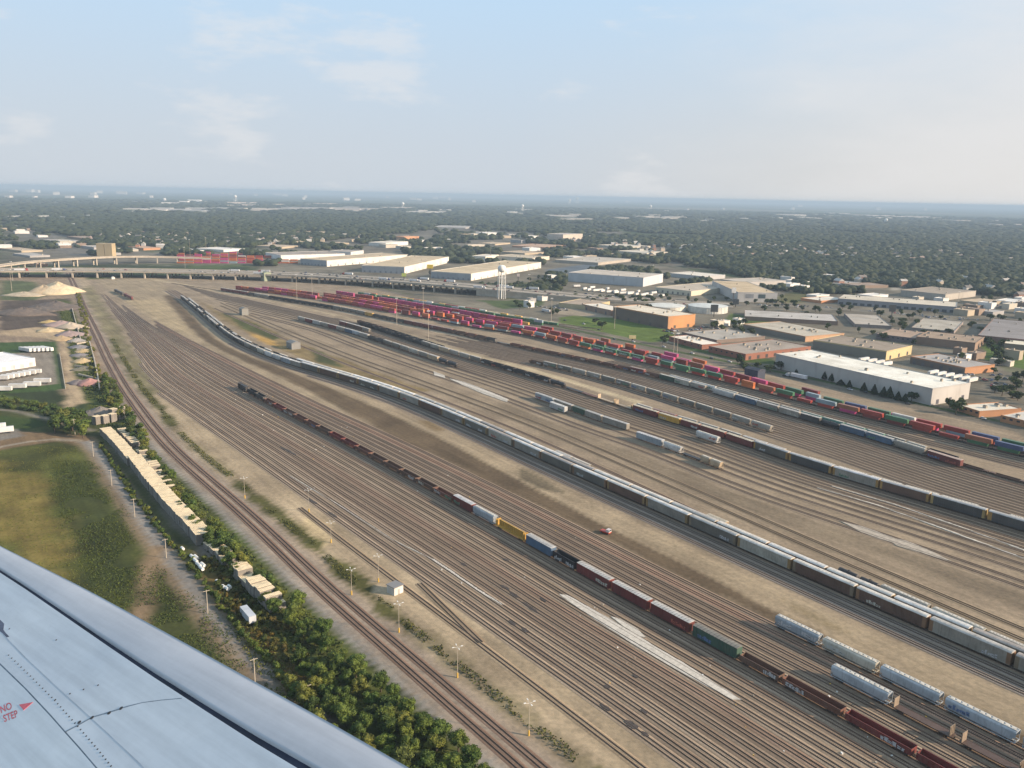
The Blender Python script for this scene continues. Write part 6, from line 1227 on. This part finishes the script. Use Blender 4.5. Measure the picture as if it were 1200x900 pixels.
for q in scatter([(345,775),(392,785),(430,795),(480,838),(535,878),(590,925),(380,925),(330,850)], 4.6, 95):
    plant('broadleaf_tree', TREES, q, random.uniform(2.4, 3.8), random.uniform(4.5, 8.0), 'dense leafy tree in the wood at the bottom beside the wing', 'tree', 'trees in the wood beside the wing', 2.2)
for q in scatter([(240,655),(262,668),(300,712),(345,742),(395,790),(372,800),(330,772),(296,740),(262,700)], 2.6, 85):
    plant('shrub', SHRUB, q, random.uniform(1.2, 2.3), random.uniform(1.3, 2.8), 'olive shrub in the scrub below the nearest pallet row', 'shrub', 'shrubs in the scrub', 1.0, random.choice([(0.09, 0.085, 0.028), (0.1, 0.075, 0.025), (0.06, 0.08, 0.025)]))
def along(pts, step, jit):
    W = [at(x, y)[:2] for x, y in pts]; out = []
    for a, b in zip(W[:-1], W[1:]):
        k = max(1, int(np.linalg.norm(b - a) / step)); out += [a + (b - a) * (i + random.random()*0.6) / k + np.array([random.uniform(-jit, jit), random.uniform(-jit, jit)]) for i in range(k)]
    return out
for q in along([(118,520),(133,545),(160,585),(188,622),(214,650),(250,700),(285,742),(325,785),(350,815)], 2.6, 1.0):
    plant('shrub', SHRUB, q, random.uniform(1.3, 2.2), random.uniform(1.4, 2.6), 'green shrub in the hedge line between lane and pallets', 'shrub', 'shrubs of the lane hedge', 1.0)
for q in along([(-20,466),(20,472),(50,478),(85,488)], 4.5, 3.0) + along([(-20,472),(40,482),(80,492)], 6, 3.0):
    plant('shrub', SHRUB, q, random.uniform(2.6, 4.2), random.uniform(2.5, 4.5), 'dark green bush in the hedge above the dirt road', 'bush', 'bushes above the dirt road', 1.0)
for q in scatter([(72,490),(98,488),(104,505),(98,514),(60,512)], 5, 14):
    plant('broadleaf_tree', FARTREE, q, random.uniform(4, 5.5), random.uniform(7, 10), 'tree in the clump above the dirt road curve', 'tree', 'trees above the dirt road', 2.2)
for q in along([(108,435),(104,400),(98,370),(92,345)], 9, 3) + along([(122,465),(112,430)], 6, 2):
    plant('shrub', SHRUB, q, random.uniform(2, 3.4), random.uniform(2, 3.6), 'olive bush on the bank left of the main line', 'bush', 'bushes on the main line bank', 1.0, (0.12, 0.125, 0.03))
for x, y, r_, h_ in [(915,433,6,7.5),(935,437,2.8,8),(948,439,5,5.5),(958,442,3.4,10),(967,445,3.4,9.5),(975,447,3.4,8.5),(985,451,4,4.5),(995,454,2.6,6),(1012,459,3.2,7.5),(1024,462,3.2,8),(1035,465,3.6,8),(1042,466,3.6,8.8),(1052,469,3.2,6.8),(1060,471,3,6.5),(1068,471.5,4.5,8.5)]:
    p = at(x, y)
    if r_ > 4: plant('broadleaf_tree', FARTREE, p, r_, h_, 'round tree against the wall of the white-roofed warehouse', 'tree', 'round trees by the white-roofed warehouse', 2.2, (0.025, 0.04, 0.02))
    else: plant('conifer_tree', CON, p, r_*2.2, h_, 'dark conifer against the wall of the white-roofed warehouse', 'tree', 'conifers by the white-roofed warehouse', 1.0, (0.022, 0.036, 0.02))
TOWN = [([(880,350),(1000,350),(1210,372),(1210,470),(1150,430),(1000,395),(860,372)], 60, 'between the low industrial buildings'), ([(640,345),(860,352),(860,372),(640,358)], 22, 'along the frontage of the highway'), ([(598,356),(624,352),(622,366),(606,368)], 4, 'by the water tower'), ([(640,362),(654,360),(656,372),(644,374)], 3, 'before the grey-roofed low building'), ([(675,356),(700,350),(790,350),(795,354),(720,358),(690,362)], 26, 'in the belt behind the brick wing'),
 ([(828,386),(872,378),(878,388),(850,394)], 9, 'below the white tanks'), ([(1145,398),(1180,392),(1186,420),(1195,436),(1160,428),(1150,412)], 16, 'beside the green verge'), ([(1162,446),(1215,440),(1215,478),(1180,470),(1166,462)], 14, 'at the right edge by the car park'),
 ([(1110,476),(1136,474),(1136,484),(1118,486)], 5, 'beside the low brick building'), ([(600,334),(665,320),(672,326),(610,342)], 22, 'on the bank behind the water tower'), ([(500,322),(510,320),(512,326),(502,328)], 2, 'by the yellow billboard'),
 ([(1145,350),(1175,348),(1180,360),(1150,362)], 6, 'at the corner of the suburb'), ([(1020,380),(1066,372),(1070,386),(1046,392)], 6, 'between the two grey workshops'), ([(868,388),(880,384),(884,396),(872,398)], 3, 'between the cream-roofed and brown buildings'),
 ([(690,380),(700,376),(712,384),(700,388)], 3, 'on the lawn'), ([(776,398),(784,396),(786,402),(776,404)], 2, 'at the lawn corner'), ([(900,355),(925,352),(940,362),(905,364)], 5, 'before the big box store'), ([(860,426),(905,430),(915,440),(870,436)], 8, 'in front of the brick works')]
for poly, n, wh in TOWN:
    for q in scatter(poly, 5, n): plant('broadleaf_tree', FARTREE, q, random.uniform(3.2, 6), random.uniform(5.5, 10), 'leafy tree ' + wh, 'tree', 'trees ' + wh, 2.2, random.choice([(0.04, 0.058, 0.024), (0.05, 0.072, 0.024), (0.034, 0.05, 0.022)]))
# houses half hidden in the wooded suburb
bx_, by_ = zip(*[(0,262),(50,270),(110,284),(160,292),(300,290),(360,285),(420,278),(500,270),(560,266),(620,272),(700,288),(760,301),(830,314),(870,325),(950,331),(1040,336),(1110,342),(1200,350)])
def proj_arr(P_):
    v = P_ - np.array([0, 0, H]); z = v @ F0; return 600 + FPX * (v @ RT) / z, 450 - FPX * (v @ UP) / z
def frust(n, d0, d1, seed):
    r = np.random.default_rng(seed); a = r.uniform(-0.62, 0.62, n); d = np.sqrt(r.uniform(d0**2, d1**2, n)); return np.stack([np.sin(a)*d, np.cos(a)*d, np.zeros(n)], 1)
def house_parts(w_, d_, h_):
    m = MB(); m.box(-w_/2, w_/2, -d_/2, d_/2, 0, h_, WALL); r_ = MB(); r_.loft([[(-w_/2-0.5, -d_/2-0.5, h_), (-w_/2-0.5, d_/2+0.5, h_), (-w_/2-0.5, 0, h_ + d_*0.32)], [(w_/2+0.5, -d_/2-0.5, h_), (w_/2+0.5, d_/2+0.5, h_), (w_/2+0.5, 0, h_ + d_*0.32)]], WALL)
    c = MB(); c.box(w_*0.2, w_*0.2+1, -0.5, 0.5, h_, h_ + d_*0.32 + 1, CONC); return [('wall', m.mesh('wall'), None, []), ('roof', r_.mesh('roof'), (0.3, 0.28, 0.26), [('chimney', c.mesh('chimney'), (0.3, 0.15, 0.1), [])])]
HOUSE = [house_parts(13, 9, 6.5), house_parts(17, 10, 5.5), house_parts(11, 8, 7.5)]
HP = []
cand = frust(6000, 1050, 2900, 91); cx, cy = proj_arr(cand); keep = (cx > -10) & (cx < 1210) & (cy < np.interp(cx, bx_, by_) + 1) & (cy > 248)
keep &= fbm(cand[:, 0], cand[:, 1], 500, 77, 3) > 0.45
for p in cand[keep]:
    if len(HP) >= 180: break
    if any(abs(p[0]-q[0]) < 26 and abs(p[1]-q[1]) < 26 for q in HP): continue
    HP.append(p); wc, cn_ = random.choice([((0.6, 0.58, 0.53), 'white'), ((0.5, 0.42, 0.32), 'cream'), ((0.36, 0.18, 0.12), 'brick'), ((0.45, 0.45, 0.45), 'grey')]); rc = random.choice([(0.4, 0.38, 0.35), (0.2, 0.17, 0.15), (0.3, 0.22, 0.18), (0.5, 0.48, 0.45), (0.16, 0.15, 0.14)])
    place('house', random.choice(HOUSE), (p[0], p[1], 0), random.choice([0.2, 1.77]) + random.uniform(-0.1, 0.1), wc, (1.1, 1.1, 1.35), f'{cn_} house half hidden among the trees of the wooded suburb', 'house', f'{cn_} houses in the wooded suburb', {'roof': rc})
HPA = np.array(HP)
# distant halls and blocks on the plain
DH = []
random.seed(55)
for x0, x1, y0, y1, n, hw, col in [(150,290,244.5,249,14,(10,34),(0.5,0.48,0.45)),(192,245,235,240,9,(6,16),(0.75,0.73,0.68)),(240,300,238,243,6,(8,22),(0.55,0.48,0.42)),(300,470,243.5,248,14,(12,40),(0.5,0.46,0.42)),(320,400,239,242,4,(12,26),(0.55,0.48,0.4)),(480,640,246,251,12,(8,26),(0.6,0.58,0.54)),(640,800,252,258,16,(8,30),(0.55,0.5,0.44)),(810,930,256,261,6,(6,14),(0.6,0.58,0.55)),(920,1095,250.5,257,16,(8,34),(0.58,0.55,0.5)),(1100,1200,258,265,11,(8,24),(0.55,0.5,0.47)),(0,520,223,234,36,(2,7),(0.7,0.66,0.6)),(400,760,229,238,20,(2,7),(0.7,0.67,0.62)),(760,1200,241,249,10,(2,6),(0.6,0.6,0.58)),(0,100,244,262,8,(4,14),(0.6,0.57,0.52))]:
    for i in range(n):
        x = random.uniform(x0, x1); y = random.uniform(y0, y1) ; p = at(x, y); D = np.linalg.norm(p); k = D / FPX; ww = random.uniform(*hw) * k; dd = random.uniform(0.6, 1.4) * 60 + ww * 0.4; h_ = random.uniform(0.9, 1.5) * k if hw[1] > 8 else random.uniform(1.6, 3.4) * k
        h_ = min(h_, 60); m = MB(); m.box(-ww/2, ww/2, 0, dd, 0, h_, WALL); r_ = MB(); r_.box(-ww/2 + 1, ww/2 - 1, 1, dd - 1, h_ - 0.5, h_ + 0.5, ROOF)
        o = link('distant_building', None); o.location = (p[0], p[1], 0); o.rotation_euler = (0, 0, random.uniform(-0.1, 0.4)); link('wall', m.mesh('wall'), o, shade(col, 0.25)); link('roof', r_.mesh('roof'), o, shade(col, 0.2))
        tag(o, 'flat pale hall or block far off on the wooded plain', 'building', 'pale blocks on the wooded plain'); DH.append((p[0], p[1], ww, dd))
DHA = np.array(DH)
def blobs(name, pos, r0, r1, hr, V, Fc, seed, label, flatten=0.85):
    r = np.random.default_rng(seed); n = len(pos); rr = r.uniform(r0, r1, n); hh = rr * r.uniform(hr[0], hr[1], n)
    out = np.empty((n, len(V), 3), np.float32)
    an = r.uniform(0, 6.28, n); c, s = np.cos(an)[:, None], np.sin(an)[:, None]; j = 1 + 0.2 * r.normal(size=(n, len(V)))
    out[:, :, 0] = (V[None, :, 0]*c - V[None, :, 1]*s) * rr[:, None] * j + pos[:, 0, None]; out[:, :, 1] = (V[None, :, 0]*s + V[None, :, 1]*c) * rr[:, None] * j + pos[:, 1, None]
    out[:, :, 2] = V[None, :, 2] * hh[:, None] * 0.5 * j + hh[:, None] * 0.55
    f = (Fc[None] + (np.arange(n) * len(V))[:, None, None]).reshape(-1, 3).astype(np.int32); me = bpy.data.meshes.new(name)
    me.vertices.add(n * len(V)); me.vertices.foreach_set('co', out.ravel()); me.loops.add(f.size); me.loops.foreach_set('vertex_index', f.ravel()); me.polygons.add(len(f)); me.polygons.foreach_set('loop_start', np.arange(0, f.size, 3, dtype=np.int32)); me.update(calc_edges=True); me.materials.append(LEAFF)
    o = link(name, me, None, (0.027, 0.037, 0.021)); tag(o, label, 'woods', None, 'stuff'); return o
FC = [(f.mean(0), np.abs(f - f.mean(0)).max(0)) for f in FOOT]
def forest(n, d0, d1, seed, townshare):
    P_ = frust(n, d0, d1, seed); x, y = proj_arr(P_); lim = np.interp(x, bx_, by_); r = np.random.default_rng(seed + 1)
    ok = (x > -40) & (x < 1240); town = (y > lim)
    low = (y < np.where(x < 300, 300, np.where(x < 700, 312, 345))) | ((x > 560) & (y < 352) & (x < 700)) 
    tn = (fbm(P_[:, 0], P_[:, 1], 110, 61, 3) > 0.56) & low & (r.random(n) < townshare)
    ok &= (~town) | tn
    # clearings and streets
    ok &= ~((fbm(P_[:, 0], P_[:, 1], 420, 66, 3) > 0.66) & (d0 < 3000))
    fu = np.clip((fbm(P_[:, 0], P_[:, 1]*0.35, 1600, 33, 4) - 0.53) * 7, 0, 1) * (np.hypot(P_[:, 0], P_[:, 1]) > 3200); ok &= r.random(n) > fu * 0.9
    P_ = P_[ok]
    for c, e in FC:
        if np.hypot(*c) < d0 - 300 or np.hypot(*c) > d1 + 300: continue
        dvec = -c / np.linalg.norm(c); q = P_[:, :2] - c; m = (np.abs(q[:, 0]) < e[0] + 7) & (np.abs(q[:, 1]) < e[1] + 7); q2 = q - dvec * (e.max() * 0.5 + 12); m |= (np.abs(q2[:, 0]) < e[0] + 4) & (np.abs(q2[:, 1]) < e[1] + 4); P_ = P_[~m]
    if d0 < 3000:
        m = np.zeros(len(P_), bool)
        for h in HPA:
            dv = -h[:2] / np.linalg.norm(h[:2]); q = P_[:, :2] - h[:2]; a = q @ dv; b = np.abs(q[:, 0]*dv[1] - q[:, 1]*dv[0]); m |= (a > -11) & (a < 42) & (b < 9)
        P_ = P_[~m]
    for h in DHA:
        if np.hypot(h[0], h[1]) < d0 - 900 or np.hypot(h[0], h[1]) > d1 + 900: continue
        q = P_[:, :2] - h[:2]; P_ = P_[~((np.abs(q[:, 0]) < h[2]/2 + 20) & (q[:, 1] > -420) & (q[:, 1] < h[3] + 30))]
    return P_
for nm, nn2, a, b, r0, r1, hr, V, Fc, ts, lab in (('woods', 22000, 950, 1800, 4.5, 8.0, (1.15, 1.7), IC2, IC2F, 0.6, 'near part of the wooded suburb beyond the warehouses'), ('woods', 26000, 1800, 2900, 6.5, 11, (1.0, 1.5), IC2, IC2F, 0.5, 'middle part of the wooded suburb'), ('woods', 26000, 2900, 5200, 10, 18, (0.7, 1.05), IC1, IC1F, 0.5, 'farther woods on the plain'), ('woods', 24000, 5200, 11000, 20, 38, (0.35, 0.6), IC1, IC1F, 0.5, 'farthest woods below the horizon')):
    blobs(nm, forest(nn2, a, b, int(a), ts), r0, r1, hr, V, Fc, int(a) + 5, lab)
# rough undergrowth on the left field, verges and weed strips
def under(name, polys, dens, size, hgt, col, label, seed, wts=None):
    r = np.random.default_rng(seed); C_ = []
    for poly in polys:
        P_ = np.array([at(x, y)[:2] for x, y in poly]) if not isinstance(poly, np.ndarray) else poly
        lo = P_.min(0); hi = P_.max(0); n = int((hi - lo).prod() * dens); q0_ = lo + (hi - lo) * r.random((n, 2)); q = q0_ + 9 * np.stack([fbm(q0_[:, 0], q0_[:, 1], 16, 5, 4) - 0.5, fbm(q0_[:, 0], q0_[:, 1], 16, 15, 4) - 0.5], 1) * (size < 0.5) + r.normal(size=(n, 2)) * 1.6 * (size < 0.5); ins = np.zeros(n, bool)
        for i in range(len(P_)):
            ax, ay = P_[i]; bx, by = P_[(i + 1) % len(P_)]; ins ^= ((ay > q[:, 1]) != (by > q[:, 1])) & (q[:, 0] < (bx - ax) * (q[:, 1] - ay) / (by - ay + 1e-12) + ax)
        q = q0_[ins]; k = fbm(q[:, 0], q[:, 1], 13, seed, 3) > 0.40; q = q[k]; C_.append(np.concatenate([q, (fbm(q[:, 0], q[:, 1], 5, seed + 9, 2) * hgt * r.random(len(q)))[:, None]], 1))
    c = np.concatenate(C_); me = quads_mesh(name, c, size, seed, LEAF); o = link(name, me, None, col); tag(o, label, 'undergrowth', None, 'stuff')
under('undergrowth', [[(60,540),(105,540),(135,585),(162,640),(165,680),(150,720),(110,690),(85,640),(68,590)], [(178,660),(225,700),(262,745),(290,790),(250,780),(180,745),(165,715)]], 3.6, 0.42, 0.6, (0.055, 0.075, 0.022), 'rough dark green undergrowth on the right side of the field', 201)
under('undergrowth', [[(0,530),(60,522),(100,528),(70,590),(85,650),(110,700),(60,680),(-30,640),(-30,540)]], 1.2, 0.35, 0.3, (0.12, 0.13, 0.035), 'thin yellow-green tufts on the open field', 202)
under('undergrowth', [[(240,655),(300,705),(345,745),(420,800),(500,860),(580,930),(400,930),(300,790),(262,720)]], 3.0, 0.5, 1.0, (0.085, 0.095, 0.028), 'olive scrub around the wood beside the wing', 203)
ws_ = []
for a, b in ((-900, -700), (-690, -560), (-540, -400), (-380, -250), (-240, -60)):
    tt = np.linspace(a, b, 14); ws_.append(np.array([XY(C_MAIN(t) + 7.5, t) for t in tt] + [XY(C_MAIN(t) + 11.5, t) for t in tt[::-1]]))
under('weeds', ws_, 3.0, 0.55, 1.0, (0.075, 0.08, 0.028), 'dark weeds growing along the right side of the main line', 204)
under('undergrowth', [np.array([XY(C_MAIN(t) - 15, t) for t in np.linspace(-1200, -60, 60)] + [XY(C_MAIN(t) - 30, t) for t in np.linspace(-1200, -60, 60)[::-1]])], 0.9, 0.9, 1.4, (0.06, 0.08, 0.024), 'green undergrowth beneath the trees beside the main line', 205)
# ---------------------------------------------------------------- aircraft wing outside the window
A_ = np.array([0, 0, H]) + ray(0, 638) / FPX * 8.0; B_ = np.array([0, 0, H]) + ray(485, 900) / FPX * 4.2; C_ = np.array([0, 0, H]) + ray(0, 900) / FPX * 5.2
WN = np.cross(B_ - C_, A_ - C_); WN /= np.linalg.norm(WN)
if WN[2] < 0: WN = -WN
print('WING sun dot', float(WN @ SUN))
WU = (B_ - A_) / np.linalg.norm(B_ - A_); WV = np.cross(WN, WU); 
def wp(px, py, off=0.0):
    d = ray(px, py); t = ((A_ - np.array([0, 0, H])) @ WN) / (d @ WN); p = np.array([0, 0, H]) + d * t; return p + WN * off
def wl(p): q = p - A_; return np.array([q @ WU, q @ WV, q @ WN])
wing = link('aircraft_wing', None); wing.matrix_world = Matrix.Translation(A_) @ Matrix(((WU[0], WV[0], WN[0]), (WU[1], WV[1], WN[1]), (WU[2], WV[2], WN[2]))).to_4x4()
tag(wing, 'pale grey aircraft wing with a dark flap gap across the lower left corner', 'aircraft wing')
def mat_wing():
    m, nt, b = newmat('wing_paint'); c = obj_color(nt); n1 = noise(nt, 0.8, 5); c1 = mul(nt, c, ramp2(nt, n1, (0.88, 0.9, 0.92), (1.05, 1.05, 1.04), 0.3, 0.7))
    tc = N(nt, 'ShaderNodeTexCoord'); mp = N(nt, 'ShaderNodeMapping'); mp.inputs['Scale'].default_value = (0.5, 9, 1); lk(nt, tc.outputs['Object'], mp.inputs[0]); n2 = noise(nt, 1.5, 6, vec=mp.outputs[0]); c1 = mul(nt, c1, ramp2(nt, n2, (0.9, 0.9, 0.9), (1.04, 1.04, 1.04), 0.35, 0.6))
    n3 = noise(nt, 14, 3); c1 = mul(nt, c1, ramp2(nt, n3, (0.97, 0.97, 0.97), (1.02, 1.02, 1.02), 0.3, 0.7)); lk(nt, c1, b.inputs['Base Color']); b.inputs['Roughness'].default_value = 0.42; return m
WP = mat_wing(); SEAL = mat_plain('gap_seal', (0.02, 0.025, 0.05), 0.6, 0.6, 2.0); REDP = mat_plain('red_marking', (0.5, 0.10, 0.12), 0.6, 0.25, 20.0); GREYL = mat_plain('panel_sealant', (0.16, 0.2, 0.24), 0.7, 0.3, 8.0)
def wpoly(name, pts, z0, z1, mat, col=None, drop=None):
    loc = [wl(wp(x, y)) for x, y in pts]; pl = [(q[0], q[1]) for q in loc]
    if area2(pl) < 0: pl = pl[::-1]
    m = MB(); m.loft([[(x, y, z0) for x, y in pl], [(x, y, z1) for x, y in pl]], mat); return link(name, m.mesh(name), wing, col)
edge = [(-120,577),(0,638),(100,688),(200,742),(300,797),(390,846),(485,900),(620,985)]
gapo = [(-120,592),(0,666.5),(30,685.5),(67,710.5),(127,751),(180,786),(240,823.5),(300,860),(360,894),(460,950)]
gapi = [(-120,596.5),(0,671),(30,690.5),(67,716),(127,757.5),(180,793.5),(240,832.5),(300,871),(350,901),(440,957)]
# flap: gently cambered down towards its trailing edge
m = MB(); top = []; k = 14
def lerp_line(L_, n):
    P_ = np.array(L_, float); d = np.concatenate([[0], np.cumsum(np.linalg.norm(np.diff(P_, axis=0), axis=1))]); t = np.linspace(0, d[-1], n); return np.stack([np.interp(t, d, P_[:, 0]), np.interp(t, d, P_[:, 1])], 1)
eo = lerp_line(edge, 30); gi = lerp_line(gapo, 30); rings = []
for i in range(30):
    row = []
    for j in range(k + 1):
        f = j / k; q = wl(wp(*(gi[i] * (1 - f) + eo[i] * f))); z = 0.012 - 0.03 * math.cos(min(1, (1 - f) * 6) * math.pi / 2) * 0 ; z = -0.03 * f ** 2.2; row.append((q[0], q[1], z))
    rings.append(row)
pts = [p for r_ in rings for p in r_]; o = len(pts); pts += [(p[0], p[1], p[2] - (0.02 + 0.22 * (1 - (idx % (k + 1)) / k))) for idx, p in enumerate(pts)]
fs = []
for i in range(29):
    for j in range(k): a = i*(k+1)+j; fs.append((a, a+1, a+k+2, a+k+1)); fs.append((o+a, o+a+k+1, o+a+k+2, o+a+1))
    for j in (0, k): a = i*(k+1)+j; fs.append((a, a+k+1, o+a+k+1, o+a))
m.poly(pts, fs, WP); me = m.mesh('flap', True); link('flap', me, wing, (0.50, 0.52, 0.56))
wpoly('gap_seal', gapo + gapi[::-1], -0.30, -0.035, SEAL)
inner = [(-120, 1100), (-120,596.5)] + gapi[1:] + [(440, 1100)]
line1 = [(-60,735),(0,777),(30,806),(60,838),(76.7,857),(92,874),(116,902),(150,950),(230,1060)]
m_out = wpoly('upper_skin_panel', gapi[:] + [(440,1040),(215,1040)] + line1[::-1][1:] + [(-120,690)], -0.12, 0.0, WP, (0.62, 0.66, 0.70))
off1 = [(x - 1.3, y + 1.1) for x, y in line1]
wpoly('panel_seam', line1 + off1[::-1], -0.12, -0.004, GREYL)
wpoly('inner_skin_panel', [(-120, 692)] + off1 + [(-120, 1090)], -0.12, 0.001, WP, (0.62, 0.67, 0.71))
# curved hinge seam, fasteners, arrow and wording
hs_ = [(76.7,857),(92,849),(108,840),(130,833.5),(150,827),(167,823),(190,820),(213,818)]
wpoly('curved_seam', hs_ + [(x + 0.2, y + (1.2 if i < 5 else 0.6)) for i, (x, y) in enumerate(hs_)][::-1], -0.01, 0.0015, GREYL)
def dots(name, P_, s, mat):
    m = MB()
    for x, y in P_:
        q = wl(wp(x, y)); m.cyl((q[0], q[1], 0.0), (q[0], q[1], 0.0022), s, s, mat, 8)
    link(name, m.mesh(name), wing)
L1 = lerp_line([(6,770),(30,793),(60,823),(84,850),(110,880),(126,900)], 36); SHADING = mat_plain('faint_shading', (0.33, 0.37, 0.42), 0.5, 0.2, 5.0); DARKMARK = mat_plain('dark_mark', (0.08, 0.09, 0.13), 0.6, 0.4, 12.0)
l2 = [(-40,690),(6,745),(30,770),(62,800),(95,830),(130,862),(165,895),(210,945)]; wpoly('shading_streak', l2 + [(x - 1.0, y + 0.9) for x, y in l2][::-1], -0.01, 0.0009, SHADING)  # faint shading across the skin, painted on as a darker line
l3 = [(0,726),(5,731),(4,738),(7,742),(11,746),(8,747),(3,742),(-3,738)]; wpoly('small_mark', l3, -0.01, 0.0012, DARKMARK)  # small dark mark near the left end of the skin
dots('fastener_row', [(x + 4.2, y - 2.2) for x, y in L1], 0.0055, DARK)
dots('hinge_fastener', [(93,846.5),(108,841),(128,835.5),(142,830)], 0.013, DARK)
dots('panel_screw', [(82,813),(65,820),(98,808),(115,803),(66,750),(11,737)], 0.006, DARK)
wpoly('arrow_marking', [(22.5,826),(39,823),(28,832.5)], -0.001, 0.003, REDP)
def wording(txt, ox, oy, ux, uy):
    cu = bpy.data.curves.new('wording', 'FONT'); cu.body = txt; cu.size = 1.0; cu.align_x = 'LEFT'; cu.offset = 0.012
    tmp = bpy.data.objects.new('t', cu); COL.objects.link(tmp); me = bpy.data.meshes.new_from_object(tmp.evaluated_get(bpy.context.evaluated_depsgraph_get())); bpy.data.objects.remove(tmp); me.materials.clear(); me.materials.append(REDP)
    for v in me.vertices:
        q = wl(wp(ox + v.co.x * ux[0] + v.co.y * uy[0], oy + v.co.x * ux[1] + v.co.y * uy[1])); v.co = (q[0], q[1], 0.003)
    link('wording', me, wing)
wording('NO', 1.0, 836.0, (8.6, -3.6), (-2.6, -11.0)); wording('STEP', 5.0, 846.5, (8.0, -3.3), (-2.6, -11.0))
# ---------------------------------------------------------------- air between the camera and the far plain
hm = bpy.data.materials.new('haze_air'); hm.use_nodes = True; nt = hm.node_tree; nt.nodes.clear(); ho = N(nt, 'ShaderNodeOutputMaterial'); pv = N(nt, 'ShaderNodeVolumePrincipled')
pv.inputs['Color'].default_value = (0.40, 0.535, 0.68, 1); pv.inputs['Density'].default_value = 9.0e-5; pv.inputs['Anisotropy'].default_value = 0.0; lk(nt, pv.outputs[0], ho.inputs['Volume'])
m = MB(); m.box(-43600, 43600, -43600, 43600, -1.0, 165.0, hm); tag(link('haze', m.mesh('haze')), 'thin blue haze over the whole plain', 'haze', None, 'stuff')
